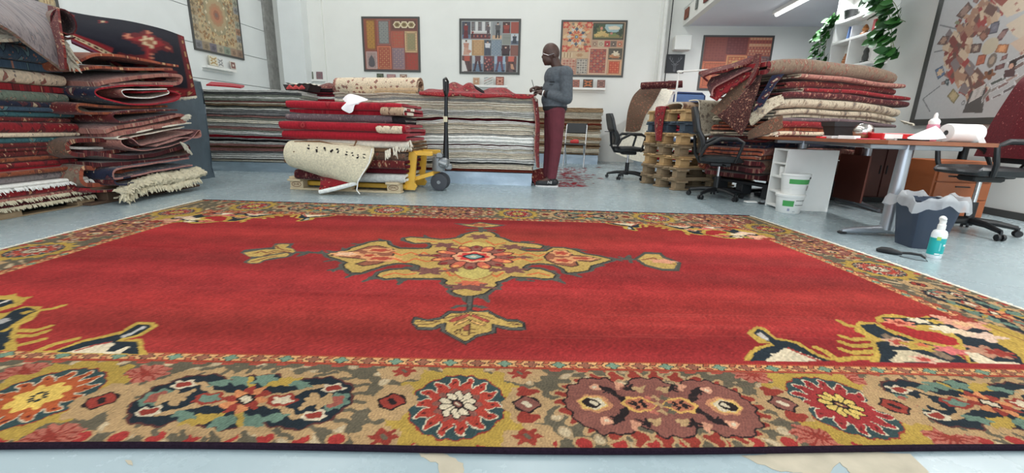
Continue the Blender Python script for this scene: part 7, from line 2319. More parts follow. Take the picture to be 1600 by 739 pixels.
for a, nm in ((anL, -1), (anR, 1)):
 sh = MB()
 y = a.y
 fx = a.x
 capsule(sh, (fx + .045, y, .062), (fx - .15, y, .046), .045, .036)
 capsule(sh, (fx - .06, y - .012, .045), (fx - .17, y + .006, .042), .040, .036)
 capsule(sh, (fx + .01, y, .07), (fx + .005, y, .115), .046, .044)
 s = fuse('shoe', sh, m_shoe, man, .006, 4, [((0, 0, .018), (0, 0, -1))])
 so = MB(); pts = [(fx + .095, y - .018), (fx + .08, y - .044), (fx - .03, y - .040), (fx - .11, y - .052), (fx - .18, y - .036), (fx - .212, y), (fx - .18, y + .036), (fx - .11, y + .048), (fx - .03, y + .038), (fx + .08, y + .044), (fx + .095, y + .018)]
 so.prism([(fx - .05 + (x_ - fx + .05) * .96, y + (y_ - y) * .92) for x_, y_ in pts], .001, .019); so.build('sole', m_sole, s)
 q = MB()
 for k in range(4):
  q.tube([(fx - .035 - .022 * k, y - .03, .098 - .008 * k), (fx - .045 - .022 * k, y, .106 - .008 * k), (fx - .035 - .022 * k, y + .03, .098 - .008 * k)], .004, 5)
 q.build('laces', m_hem, s)
 text('N', .05, m_sole, s, Matrix.Translation((fx - .035, y - .047, .062)) @ Matrix.Rotation(PI / 2, 4, 'X'), 'side_emblem', .004)
 for sg in (-1,):
  MB().box((fx - .005, y - .047, .062), (.006, .006, .036)).build('side_stripe', m_sole, s)
pc = J(833.2, 138.0, .05) + Vector(mo)
o = MB().tube([pc + Vector((.020, 0, -.03)), pc + Vector((-.022, -.01, .10))], .0042, 6).build('pencil', plain('grey_pencil', (60, 66, 62), .5)); tag(o, 'grey pencil held upright in the man\'s right hand', 'pencil')
# ================================================================== BIG STACK OF FOLDED RUGS ON THE RIGHT
sa = R(18)
so_ = np.array([2.84, 4.74])
se, sf_ = np.array([math.cos(sa), math.sin(sa)]), np.array([-math.sin(sa), math.cos(sa)])
def SP(u, v, z=0.0):
 c = so_ + se * u + sf_ * v
 return np.array([c[0], c[1], z])
def sz(py, px=1250):
 return float(on_plane(px, py, so_, se)[2])
GS = 'folded rugs in the right stack'
SR = [(91, 116, 2, 'taupe', 'taupe', 'red', -.12, 1.95, 'thick grey brown folded rug lying on top of the right stack'),
  (116, 124, 2, 'pink', 'cream', None, .25, 1.75, 'thin dusty pink rug with white edge just under the top grey brown one'),
  (124, 136, 2, 'darkred', 'blue', 'darkred', .1, 1.85, 'dark red rug with teal end, third down in the right stack'),
  (136, 143, 2, 'red', 'maroon', 'cream', .3, 1.8, 'red rug with white underside above the dark red pair'),
  (143, 154, 2, 'maroon', 'darkred', 'darkred', .05, 2.1, 'dark wine red folded rug just over the beige floral one'),
  (154, 170, 2, 'beige', 'beige', 'beige', .0, 2.05, 'upper pale beige floral folded rug in the right stack'),
  (170, 184, 3, 'beige', 'green', 'beige', .0, 2.0, 'lower pale beige floral folded rug in the right stack'),
  (184, 190, 2, 'purple', 'maroon', 'purple', .1, 1.9, 'thin dark plum rug squeezed below the beige ones'),
  (190, 206, 3, 'red', 'darkred', 'rust', -.02, 1.5, 'bright red and pink folded rug above the desk top'),
  (206, 213, 2, 'cream', 'tan', 'cream', -.05, 2.0, 'thin cream fringed rug level with the desk top'),
  (213, 223, 2, 'darkred', 'rust', 'darkred', -.03, 1.9, 'dark red rug just below desk height in the right stack'),
  (223, 232, 2, 'navy', 'maroon', 'navy', .0, 1.9, 'almost black rug roll below desk height in the right stack'),
  (232, 250, 3, 'pink', 'red', 'rust', -.04, 1.95, 'faded pink and red folded rug second from the bottom of the right stack'),
  (250, 284, 3, 'brown', 'rust', 'maroon', -.04, 1.9, 'thick brown floral rug at the bottom of the right stack')]
for k, (y0, y1, n, a, b_, c_, u0, ln, lab) in enumerate(SR):
 za, zb = sz(y1), sz(y0)
 u0 -= .13
 ln -= .12
 c = SP(u0 + ln / 2, .42 + random.Random(k).uniform(-.03, .02), za)
 foldrug(lab, n, .86, (zb - za) * .985, ln, [cm[a], cm[b_], cm[c_ or 'cream']], c, sa + PI / 2, GS, 300 + k, 24, -1 if n % 2 == 0 else 1, .007, (lambda x, y, z, q=random.Random(k).uniform(0, 6): .012 * np.sin(y * 2.3 + q * .3) + .006 * np.sin(y * 6.1 + q) - .022 * np.clip(np.abs(y) / .95, 0, 1.2) ** 4 * (q > 1)), jag=.03, skew=.09)
zp4 = sz(284)
pk = pallet('black pallet under the big right stack of folded rugs', SP(.95, .42), sa, m_woodk, None, 1.9, .84)
pk.scale = (1, 1, zp4 / .146)
for p, ln_ in (((SP(1.98, -.02, sz(185)), SP(2.04, .12, sz(180))), .06), ((SP(.0, -.02, sz(209)), SP(-.05, .2, sz(211))), .12)):
 par = [q for q in COL.objects if q.get('label', '').startswith('lower pale beige' if ln_ < .1 else 'thin cream fringed')][0]
 fringe(p, ln_, (.3 if ln_ < .1 else -1, -.5, -.2), 60, wool['cream'], par, 3, .008, .01)
# rugs whose ends spill off the left end of the stack on to the pallets
cm['floral'] = carpet('carpet_dark_floral', (74, 44, 42), (112, 66, 58), (176, 142, 116), (48, 32, 34), 20, .6, .0)
spill = [
 ('dark brown rug spilling leftwards, highest of the spilled rugs', [[AY(1183, 86, 5.05), AY(1172, 100, 4.95)], [AY(1140, 101, 5.15), AY(1138, 108, 5.0)], [AY(1097, 111, 5.3), AY(1100, 119, 5.12)], [AY(1092, 116, 5.35), AY(1107, 129, 5.15)]], ('darkred', 'maroon'), .02),
 ('maroon rug with pale edge spilling left, second of the spilled rugs', [[AY(1182, 96, 5.02), AY(1174, 108, 4.92)], [AY(1140, 112, 5.12), AY(1142, 122, 4.98)], [AY(1112, 122, 5.2), AY(1116, 136, 5.05)], [AY(1105, 134, 5.24), AY(1112, 150, 5.06)]], ('maroon', 'pink'), .018),
 ('dark red rug spilling left, third of the spilled rugs', [[AY(1180, 104, 4.98), AY(1176, 116, 4.9)], [AY(1145, 122, 5.06), AY(1150, 134, 4.94)], [AY(1120, 136, 5.12), AY(1128, 150, 5.0)], [AY(1110, 152, 5.14), AY(1120, 158, 5.02)]], ('red', 'maroon'), .018),
 ('tan and brown rug hanging slantwise towards the pallet tower', [[AY(1176, 112, 4.94), AY(1182, 122, 4.86)], [AY(1152, 130, 5.0), AY(1162, 145, 4.9)], [AY(1130, 153, 5.06), AY(1142, 168, 4.96)], [AY(1110, 174, 5.12), AY(1122, 182, 5.02)]], ('brown', 'maroon'), .018),
 ('dark rug with dense flower field hanging steeply by the tower', [[AY(1184, 120, 4.92), AY(1190, 116, 4.80)], [AY(1160, 140, 4.94), AY(1183, 145, 4.78)], [AY(1136, 170, 4.98), AY(1174, 172, 4.78)], [AY(1122, 180, 5.02), AY(1170, 190, 4.80)], [AY(1128, 186, 5.0), AY(1158, 212, 4.84)]], ('floral', 'maroon'), .018),
 ('dark red flap hanging from the top roll of the right stack', [[AY(1188, 84, 4.86), AY(1178, 86, 4.98)], [AY(1187, 100, 4.80), AY(1176, 103, 4.95)], [AY(1180, 118, 4.78), AY(1170, 122, 4.92)], [AY(1172, 132, 4.80), AY(1164, 138, 4.90)]], ('darkred', 'red'), .02),
 ('dark blue and grey rug end bunched at the left of the right stack', [[AY(1206, 118, 4.72), AY(1225, 116, 4.70)], [AY(1196, 136, 4.72), AY(1212, 132, 4.68)], [AY(1184, 155, 4.74), AY(1202, 148, 4.68)], [AY(1176, 175, 4.76), AY(1192, 166, 4.70)]], ('navy', 'grey'), .02),
 ('pale beige rug end sagging at the left of the beige rugs', [[AY(1222, 148, 4.70), AY(1226, 162, 4.66)], [AY(1200, 156, 4.72), AY(1208, 170, 4.67)], [AY(1182, 170, 4.76), AY(1190, 184, 4.69)], [AY(1170, 184, 4.82), AY(1174, 196, 4.76)]], ('beige', 'green'), .03),
 ('brown floral rug end sagging below the pale beige end', [[AY(1222, 180, 4.68), AY(1222, 200, 4.66)], [AY(1200, 188, 4.70), AY(1204, 208, 4.67)], [AY(1182, 198, 4.74), AY(1184, 214, 4.70)], [AY(1170, 206, 4.80), AY(1170, 218, 4.78)]], ('brown', 'rust'), .03),
]
for k, (lab, ct, (a, b_), t_) in enumerate(spill):
 o = sheet('draped_rug', np.array(ct).transpose(1, 0, 2) if False else ct, t_, [cm[a], cm[b_], wool['pink'] if k in (1, 3) else cm[a]], 6, ripple=.014, seed=20 + k)
 tag(o, lab, 'rug')
cm['star'] = carpet('carpet_starred', (98, 24, 32), (112, 30, 38), (186, 110, 104), (84, 22, 30), 9, .12, .1)
# ================================================================== CHAIRS
m_leath = plain('black_leatherette', (34, 36, 38), .38, noise=.06, bump=.15, bscale=60)
m_fab = plain('black_mesh', (40, 42, 44), .85, noise=.1)
def office_chair(label, loc, rz, seat=.47, back=.62, arms=True, lean=.12, sc=1.0):
 """five-star swivel chair facing local +x"""
 t = thing('office_chair', label, 'chair', loc, rz)
 for k in range(5):
  a = 2 * PI * k / 5 + .3
  c, s = math.cos(a), math.sin(a)
  leg = MB().tube([(.02 * c, .02 * s, .10), (.16 * c, .16 * s, .095), (.29 * c, .29 * s, .07)], [.028, .024, .018], 8).build('leg', m_black, t, smooth=True)
  q = MB()
  for y in (-.017, .017):
   q.lathe([(0, -.009), (.024, -.009), (.027, 0), (.024, .009), (0, .009)], n=14, cap=False, M=Matrix.Translation((.30 * c - s * y, .30 * s + c * y, .027)) @ Matrix.Rotation(a, 4, 'Z') @ Matrix.Rotation(PI / 2, 4, 'X'))
  q.tube([(.30 * c, .30 * s, .03), (.30 * c, .30 * s, .075)], .009, 6)
  q.build('caster', m_black, leg)
 MB().tube([(0, 0, .06), (0, 0, .25)], .032, 12).build('column_sleeve', m_black, t, smooth=True)
 MB().tube([(0, 0, .24), (0, 0, seat - .06)], .017, 10).build('gas_column', m_chrome, t, smooth=True)
 MB().box((0, 0, seat - .06), (.22, .16, .05), bev=.012).tube([(.02, -.05, seat - .06), (.04, -.24, seat - .07)], .008, 6).build('mechanism', m_black, t)
 P = []
 for j, z in enumerate((-.035, -.028, .012, .032, .038)):
  ins = (.06, .012, .0, .02, .10)[j]
  P.append([((.235 - ins) * math.copysign(abs(math.cos(a)) ** .45, math.cos(a)), (.24 - ins) * math.copysign(abs(math.sin(a)) ** .45, math.sin(a)), seat + z - (.02 if math.cos(a) > .6 and z > 0 else 0)) for a in [2 * PI * k / 32 for k in range(33)]])
 s_ = MB().grid(np.array(P)); s_.add(P[0][:-1], [tuple(range(32))]); s_.add([(x * .55, y * .55, z + .004) for x, y, z in P[-1][:-1]], [tuple(range(32))])
 s_.grid(np.array([P[-1], [(x * .55, y * .55, z + .004) for x, y, z in P[-1]]]))
 s_.build('seat', m_leath, t, smooth=True)
 rows = []
 for j in range(13):
  f = j / 12
  w = .20 + .03 * math.sin(PI * f) - (.05 * max(0, f - .85) / .15)
  x = -.225 - lean * f + .035 * math.sin(PI * 2 * min(f, .5))
  rows.append([(x - .030 * math.cos(PI * i / 12 * 2) * (1 if i else 1) - .028 * (1 - abs(i - 6) / 6.0) * 0, w * math.cos(PI * 2 * i / 24) * -1, seat + .06 + back * f) for i in range(25)])
 bk = MB()
 rr = []
 for row, j in zip(rows, range(13)):
  f = j / 12
  w = abs(row[0][1])
  x = row[0][0] + .03
  rr.append([(x + .034 * math.copysign(abs(math.sin(a)) ** .6, math.sin(a)), w * math.copysign(abs(math.cos(a)) ** .5, math.cos(a)), seat + .06 + back * f) for a in [2 * PI * k / 24 for k in range(25)]])
 bk.grid(np.array(rr)); bk.add(rr[0][:-1], [tuple(range(24))]); bk.add(rr[-1][:-1], [tuple(range(24))])
 bk.build('backrest', m_leath, t, smooth=True)
 MB().box((-.255 - lean * .45, 0, seat + .06 + back * .42), (.10, .36, .012), bev=.004).build('back_seam', m_black, t)
 MB().tube([(-.05, 0, seat - .05), (-.22, 0, seat - .04), (-.275, 0, seat + .05), (-.27 - lean * .3, 0, seat + .25)], [.02, .02, .018, .016], 8).build('back_bracket', m_black, t, smooth=True)
 if arms:
  for y in (-.265, .265):
   MB().tube([(.12, y * .9, seat - .03), (.14, y, seat + .06), (.17, y, seat + .19), (.10, y, seat + .225), (-.06, y, seat + .225), (-.19, y, seat + .15), (-.24, y * .9, seat + .03)], [.016, .018, .018, .022, .022, .018, .014], 8).build('armrest', m_black, t, smooth=True)
 return t
o1 = G(978, 279)
office_chair('black office chair in the distance standing clear of the pallet tower', (o1[0], o1[1], 0), R(0), .46, .46)
o2 = G(1121, 309)
office_chair('black padded office chair right in front of the pallet tower', (o2[0] - .03, o2[1], 0), R(-18), .45, .50)
# big swivel chair at the desk, a red rug over its back
o3 = np.array([3.70, 3.42, 0])
big = office_chair('large black swivel chair at the right edge, red rug over its back', o3, R(172), .50, .62, True, .10)
rr_ = []
for z, x0, hw_ in ((.62, -.20, .33), (.82, -.205, .30), (1.04, -.24, .27), (1.20, -.27, .235), (1.265, -.31, .22), (1.22, -.36, .24), (.95, -.36, .28)):
 rr_.append([np.array(big.matrix_basis @ Vector((x0 + .0 * y, y, z))) for y in np.linspace(-hw_, hw_, 6)])
Mb = Matrix.Translation(o3) @ Matrix.Rotation(R(172), 4, 'Z')
rr_ = [[np.array(Mb @ Vector((x0 - .03 * abs(y / hw_), y, z))) for y in np.linspace(-hw_, hw_, 6)] for z, x0, hw_ in ((.60, -.17, .36), (.82, -.185, .32), (1.04, -.215, .28), (1.20, -.25, .25), (1.262, -.31, .235), (1.22, -.385, .25), (.92, -.375, .29))]
o = sheet('chair_rug', rr_, .014, [cm['star'], cm['darkred'], cm['star']], 6, ripple=.008, seed=31)
tag(o, 'dark red rug with small pale stars thrown over the swivel chair back', 'rug')
# black folding chair behind the man
f0 = G(893, 259)
fc = thing('folding_chair', 'black folding chair with chrome legs standing behind the man', 'chair', (f0[0], f0[1] - .35, 0), R(-12))
for x in (-.2, .2):
 MB().tube([(x, -.22, .01), (x, .02, .44), (x, .20, .80), (x * .95, .22, .84)], .011, 8).build('leg', m_chrome, fc, smooth=True)
 MB().tube([(x * .9, .24, .01), (x * .9, -.16, .44)], .011, 8).build('leg', m_chrome, fc, smooth=True)
MB().box((0, .0, .455), (.40, .38, .03), bev=.012).build('seat', m_leath, fc)
MB().box((0, .20, .76), (.41, .022, .20), M=Matrix.Rotation(R(-12), 4, 'X'), bev=.009).build('backrest', m_leath, fc)
o = MB().box((0, 0, .03), (.17, .12, .06), bev=.012).box((.02, 0, .065), (.10, .08, .02), bev=.006).build('red_box', plain('red_plastic', (196, 36, 34), .4), None, (f0[0] - .02, f0[1] - .38, .4705), (0, 0, R(-8))); tag(o, 'small red box lying on the black folding chair', 'box')
# blue chair behind the tower
bz = AY(1080, 144, 6.85)
bc = thing('blue_chair', 'chair with light blue backrest peeping over the pallet tower', 'chair', (bz[0], 6.65, 0), R(5))
bz = bz[2] - 1.25
m_blu = plain('blue_plastic', (92, 124, 178), .45, noise=.05)
MB().box((0, 0, .62), (.42, .42, .04), bev=.015).build('seat', m_blu, bc)
MB().tube([(-.24, .2, 1.10 + bz), (-.235, .2, 1.20 + bz), (-.19, .2, 1.235 + bz), (.19, .2, 1.235 + bz), (.235, .2, 1.20 + bz), (.24, .2, 1.10 + bz)], .016, 8).build('back_rim', plain('navy_rim', (44, 62, 104), .5), bc, smooth=True)
MB().box((0, .2, 1.08 + bz), (.46, .03, .28), bev=.013).build('backrest', m_blu, bc)
for x in (-.18, .18):
 MB().tube([(x, -.18, 0), (x, -.17, .61)], .014, 8).build('leg', m_chrome, bc, smooth=True)
 MB().tube([(x, .2, 0), (x, .19, .61), (x, .2, 1.0)], .014, 8).build('leg', m_chrome, bc, smooth=True)
# white garment rail
rk = thing('garment_rail', 'thin white metal rail frame standing behind the pallet tower', 'rack', (0, 0, 0))
Yk = 6.5
ra, rb, rc = AY(1060.5, 112, Yk), AY(1056, 158, Yk), AY(1128, 108, Yk + .15)
rb2 = np.array([ra[0], Yk, .02])
MB().tube([ra, rb2], .013, 8).build('post', m_white, rk, smooth=True)
MB().tube([ra + np.array([-.02, 0, 0]), rc], .013, 8).build('top_rail', m_white, rk, smooth=True)
MB().tube([rc, np.array([rc[0], rc[1], .02])], .013, 8).build('post', m_white, rk, smooth=True)
MB().box(ra + np.array([.02, 0, .0]), (.07, .04, .035), bev=.01).build('corner_joint', m_white, rk)
for p in (rb2, rc):
 MB().box((p[0], p[1], .012), (.05, .45, .024), bev=.006).build('foot', m_white, rk)
# ================================================================== DESKS
m_dk = plain('desk_wood', (146, 88, 58), .4, noise=.12, scale=6, coat=.15)
m_dke = plain('desk_edge', (104, 64, 46), .5, noise=.1)
DR = -TH
dk = thing('desk', 'long brown topped desk with silver T-shaped legs', 'desk', (2.97, 3.86, 0), DR)
DH = .712
top = [(x, y) for x, y in ((-.40, -.80), (-.34, -.90), (.34, -.90), (.42, -.82), (.42, .92), (-.42, .92), (-.42, -.70))]
MB().prism(top, DH - .026, DH).build('desk_top', m_dk, dk)
MB().box((0, 0, DH - .045), (.10, 1.5, .036), bev=.004).build('beam', m_alu, dk)
for y in (-.66, .70):
 MB().tube([(-.04, y, .05), (-.04, y, DH - .03)], [.047, .040], 20).build('leg', m_alu, dk, smooth=True)
 ft = MB().tube([(-.36, y, .022), (-.26, y, .034), (-.04, y, .052), (.20, y, .034), (.30, y, .022)], [.018, .026, .034, .026, .018], 12).build('foot', m_alu, dk, smooth=True)
 MB().box((-.35, y, .010), (.05, .045, .02), bev=.006).build('foot_pad', m_black, ft)
 MB().box((.29, y, .010), (.05, .045, .02), bev=.006).build('foot_pad', m_black, ft)
 MB().box((0, y, DH - .045), (.62, .07, .036), bev=.006).build('cross_rail', m_alu, dk)
d2 = thing('desk', 'second desk further back along the right wall', 'desk', (4.14, 4.55, 0), DR)
MB().box((0, 0, DH - .013), (1.30, .78, .026), bev=.004).build('desk_top', m_dk, d2)
for x in (-.42, .5):
 MB().tube([(x, .02, .04), (x, .02, DH - .03)], [.042, .036], 16).build('leg', m_alu if x < 0 else m_black, d2, smooth=True)
 MB().tube([(x, -.33, .02), (x, .02, .05), (x, .36, .02)], [.018, .03, .018], 10).build('foot', m_alu, d2, smooth=True)
 MB().box((x, .02, DH - .045), (.06, .66, .036), bev=.006).build('cross_rail', m_alu, d2)
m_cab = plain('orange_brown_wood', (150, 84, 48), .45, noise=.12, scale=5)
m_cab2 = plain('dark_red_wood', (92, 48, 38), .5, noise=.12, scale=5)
cb = thing('drawer_cabinet', 'orange brown drawer cabinet under the second desk', 'cabinet', (4.02, 4.02, 0), DR)
MB().box((0, .02, .30), (.48, .40, .50), bev=.004).build('body', m_cab, cb)
for k in range(3):
 dd = MB().box((0, -.188, .13 + .155 * k), (.44, .016, .145), bev=.004).build('drawer', m_cab, cb)
 MB().box((0, -.20, .17 + .155 * k), (.12, .012, .010), bev=.003).build('handle', m_dark, dd)
MB().box((0, .02, .025), (.44, .36, .05)).build('plinth', m_dark, cb)
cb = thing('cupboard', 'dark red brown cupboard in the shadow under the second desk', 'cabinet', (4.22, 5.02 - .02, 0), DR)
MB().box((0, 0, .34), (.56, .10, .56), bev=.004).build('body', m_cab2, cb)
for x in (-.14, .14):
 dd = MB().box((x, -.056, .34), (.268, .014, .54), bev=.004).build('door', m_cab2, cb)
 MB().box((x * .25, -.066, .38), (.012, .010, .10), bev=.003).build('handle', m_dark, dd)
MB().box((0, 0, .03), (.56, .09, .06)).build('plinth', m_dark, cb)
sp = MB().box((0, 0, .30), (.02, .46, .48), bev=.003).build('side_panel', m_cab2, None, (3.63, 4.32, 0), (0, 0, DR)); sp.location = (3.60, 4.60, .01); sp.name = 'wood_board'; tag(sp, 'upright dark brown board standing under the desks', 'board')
# white narrow shelf unit below the desk, side panel towards us
sh_o = G(1215, 328)
su = thing('shelf_unit', 'low white shelf unit with open compartments standing under the desk', 'shelf', (sh_o[0], sh_o[1], 0), R(-4))
H_ = .60
MB().box((.24, .009, H_ / 2), (.47, .018, H_), bev=.002).build('side_panel', m_white, su)
MB().box((.24, .262, H_ / 2), (.47, .018, H_), bev=.002).build('side_panel', m_white, su)
MB().box((.462, .135, H_ / 2), (.012, .24, H_)).build('back_panel', m_white, su)
for z in (.025, .17, .32, .455, H_ - .009):
 MB().box((.235, .135, z), (.445, .236, .018), bev=.002).build('shelf_board', m_white, su)
o = MB().lathe([(0, 0), (.034, 0), (.038, .09), (.036, .092), (.0, .09)], n=18, cap=False).build('paper_cup', m_white, None, (sh_o[0] + .07, sh_o[1] + .13, .331), smooth=True); tag(o, 'white cup standing in the white shelf unit', 'cup')
o = MB().box((0, 0, .012), (.12, .07, .02), bev=.006).build('white_tool', m_white, None, (sh_o[0] - .06, sh_o[1] + .40, 0)); tag(o, 'small white and black object on the floor left of the white shelf unit', 'tool')
def bucket(label, loc, rz, upper):
 t = thing('plastic_bucket', label, 'bucket', loc, rz)
 MB().lathe([(0, 0), (.098, 0), (.102, .004), (.118, .155), (.122, .157), (.122, .172), (.118, .175)] if not upper else [(0, 0), (.098, 0), (.102, .004), (.120, .175), (.125, .177), (.125, .195), (.119, .195), (.108, .06), (0, .055)], n=40, cap=False).build('body', m_white, t, smooth=True)
 if not upper:
  MB().lathe([(.126, .158), (.128, .178), (.122, .182), (.0, .182)], n=40, cap=False).build('lid', m_white, t, smooth=True)
 m_g = plain('green_print', (72, 160, 84), .5)
 def band(nm, a0, a1, z0, z1, mat, e=.0012):
  P = [[((.102 + (.118 - .102) * z / .16 + e) * math.cos(a), (.102 + (.118 - .102) * z / .16 + e) * math.sin(a), z) for a in np.linspace(R(a0), R(a1), 16)] for z in (z0, z1)]
  return MB().grid(np.array(P)).build(nm, mat, t)
 ink = plain('print_black', (40, 44, 44), .6)
 if upper:
  band('green_label', -155, -50, .100, .145, m_g); band('green_label', -50, -30, .108, .145, plain('dark_green_print', (44, 110, 70), .5)); band('picture_label', -66, -40, .04, .088, plain('photo_grey', (150, 142, 138), .6, noise=.3, scale=60)); band('picture_label', -56, -46, .058, .078, ink, .0016)
  r_ = .121
  for txt, a, z, s_ in (('AUTO', -38, .158, .020),):
   c = R(a); text(txt, s_, ink, t, Matrix.Translation((r_ * math.cos(c), r_ * math.sin(c), z)) @ Matrix.Rotation(c + PI / 2, 4, 'Z') @ Matrix.Rotation(PI / 2, 4, 'X'))
  c = R(-56); ctr = Vector((.1195 * math.cos(c), .1195 * math.sin(c), .158)); tg = Vector((-math.sin(c), math.cos(c), 0))
  MB().tube([ctr + tg * .009 * math.cos(2 * PI * k / 16) + Vector((0, 0, .009 * math.sin(2 * PI * k / 16))) for k in range(16)], .0024, 5, closed=True).build('round_logo', ink, t)
  MB().lathe([(0, .0), (.106, .0), (.106, .006), (0, .008)], (0, 0, .170), 30, cap=False).build('contents', plain('dark_paste', (40, 36, 34), .6), t)
 else:
  band('green_label', -160, -112, .07, .125, m_g)
  for z, a0, a1 in ((.128, -104, -36), (.085, -106, -48)):
   for k in range(9):
    q = a0 + (a1 - a0) * k / 9
    band('print_line', q, q + (a1 - a0) / 9 * .78, z - .003, z + .004, ink)
  band('round_mark', -136, -126, .025, .05, plain('grey_blue_print', (150, 154, 176), .6)); band('print_line', -112, -100, .018, .026, plain('pale_print', (170, 172, 170), .6))
 return t
bq = G(1243, 335)
bucket('lower white bucket with green square label and closed lid', (bq[0] - .005, bq[1] + .12, 0), R(10), False)
bucket('upper white bucket with green band stacked on the lower one', (bq[0] + .02, bq[1] + .13, .183), R(10), True)
# paper sack in the dark behind the white shelf unit
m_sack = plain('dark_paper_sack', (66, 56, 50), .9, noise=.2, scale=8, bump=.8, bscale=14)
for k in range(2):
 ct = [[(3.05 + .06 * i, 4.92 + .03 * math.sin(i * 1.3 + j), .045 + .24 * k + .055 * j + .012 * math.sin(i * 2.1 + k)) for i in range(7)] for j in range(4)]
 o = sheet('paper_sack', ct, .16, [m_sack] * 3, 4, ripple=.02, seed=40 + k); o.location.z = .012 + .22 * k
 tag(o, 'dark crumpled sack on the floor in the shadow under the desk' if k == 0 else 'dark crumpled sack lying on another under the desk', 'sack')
# ------------------------------------------------------------------ bin, bottle, brush
m_bin = plain('blue_grey_bin', (50, 60, 78), .4, noise=.05)
bn0 = G(1432, 391)
bn = thing('waste_bin', 'square dark blue waste bin with white liner bag in front of the desk leg', 'bin', (bn0[0] + .115, bn0[1] + .125, 0), R(-10))
P = []
for z, h_ in ((0, .092), (.325, .132), (.33, .137), (.335, .137), (.335, .128), (.02, .086)):
 P.append([(h_ * math.copysign(min(1, abs(math.cos(a)) * 1.32), math.cos(a)), h_ * math.copysign(min(1, abs(math.sin(a)) * 1.32), math.sin(a)), z) for a in [2 * PI * k / 32 for k in range(33)]])
q = MB().grid(np.array(P)); q.add(P[0][:-1], [tuple(range(32))]); q.build('body', m_bin, bn, smooth=True)
m_lin = bpy.data.materials.new('liner_film'); t_, N_, L_, b_ = nt(m_lin)
setin(b_, Roughness=.35, Alpha=.52); b_.inputs['Base Color'].default_value = (.86, .88, .90, 1); b_.inputs['Transmission Weight'].default_value = .35
rnd = random.Random(17)
P = []
ph = [rnd.uniform(0, 6) for _ in range(4)]
for j, (h_, z) in enumerate(((.114, .24), (.128, .318), (.138, .346), (.158, .353), (.168, .33), (.172, .302), (.176, .280))):
 row = []
 for k in range(65):
  a = 2 * PI * k / 64
  w_ = 1 + (.07 * math.sin(5 * a + ph[0]) + .05 * math.sin(9 * a + ph[1])) * (j > 1) + .03 * math.sin(17 * a + ph[2]) * (j > 2)
  hh = h_ * w_
  row.append((hh * math.copysign(min(1, abs(math.cos(a)) * 1.25), math.cos(a)), hh * math.copysign(min(1, abs(math.sin(a)) * 1.25), math.sin(a)), z + (.022 * math.sin(4 * a + ph[3]) + .012 * math.sin(11 * a)) * (j > 1)))
 P.append(row)
MB().grid(np.array(P)).build('liner', m_lin, bn, smooth=True)
bo = G(1458, 402)
bt = thing('spray_bottle', 'white bottle with turquoise label standing on the floor before the bin', 'bottle', (bo[0], bo[1], 0), R(20))
MB().lathe([(0, 0), (.034, 0), (.038, .006), (.038, .155), (.033, .172), (.019, .182), (.017, .19), (0, .19)], n=28, cap=False).build('body', plain('white_plastic', (228, 232, 234), .3), bt, smooth=True)
MB().lathe([(.0386, .022), (.0387, .13)], n=28, cap=False).build('label', plain('turquoise_label', (28, 164, 164), .4, noise=.12, scale=20), bt, smooth=True)
MB().tube([(0, 0, .185), (0, 0, .212), (0, 0, .216), (0, 0, .238)], [.020, .020, .016, .017], 14).tube([(.004, 0, .246), (-.01, 0, .250), (-.016, 0, .246)], [.016, .020, .012], 12).build('pump_cap', m_white, bt, smooth=True)
def wrap(nm, a, z, w, h, mat, r=.0392):
 a0, a1 = R(a) - w / r / 2, R(a) + w / r / 2
 return MB().grid(np.array([[(r * math.cos(q), r * math.sin(q), zz) for q in np.linspace(a0, a1, 6)] for zz in (z - h / 2, z + h / 2)])).build(nm, mat, bt)
wrap('leaf_mark', -150, .128, .020, .022, plain('lime_print', (170, 200, 100), .5)); wrap('white_mark', -92, .088, .020, .012, m_white); wrap('white_mark', -138, .030, .024, .007, m_white); wrap('white_mark', -98, .028, .026, .006, m_white); wrap('pale_print', -128, .075, .008, .05, plain('pale_teal', (120, 200, 200), .5))
b0, b1, b2 = G(1370, 393), G(1395, 396), G(1430, 404)
br = thing('hand_brush', 'flat black hand brush with loop handle lying on the floor', 'brush', (b1[0], b1[1], 0))
dv = (b2 - b0); dv /= np.linalg.norm(dv); pv = np.array([-dv[1], dv[0], 0])
L0 = lambda u, v, z: tuple(b0 - b1 + dv * u + pv * v + np.array([0, 0, z]))
MB().tube([L0(-.005, 0, .012), L0(.02, 0, .018), L0(.06, 0, .02), L0(.10, 0, .018), L0(.125, 0, .016)], [.010, .020, .022, .016, .010], 12).build('head', m_black, br, smooth=True)
MB().tube([L0(.11, 0, .018), L0(.16, .004, .026), L0(.21, .002, .028), L0(.235, -.004, .014)], [.008, .0085, .0085, .007], 8).build('handle', m_black, br, smooth=True)
MB().tube([L0(.225, -.002, .016), L0(.25, -.03, .003), L0(.20, -.05, .003), L0(.12, -.035, .003)], .0018, 5).build('hanging_loop', m_black, br)
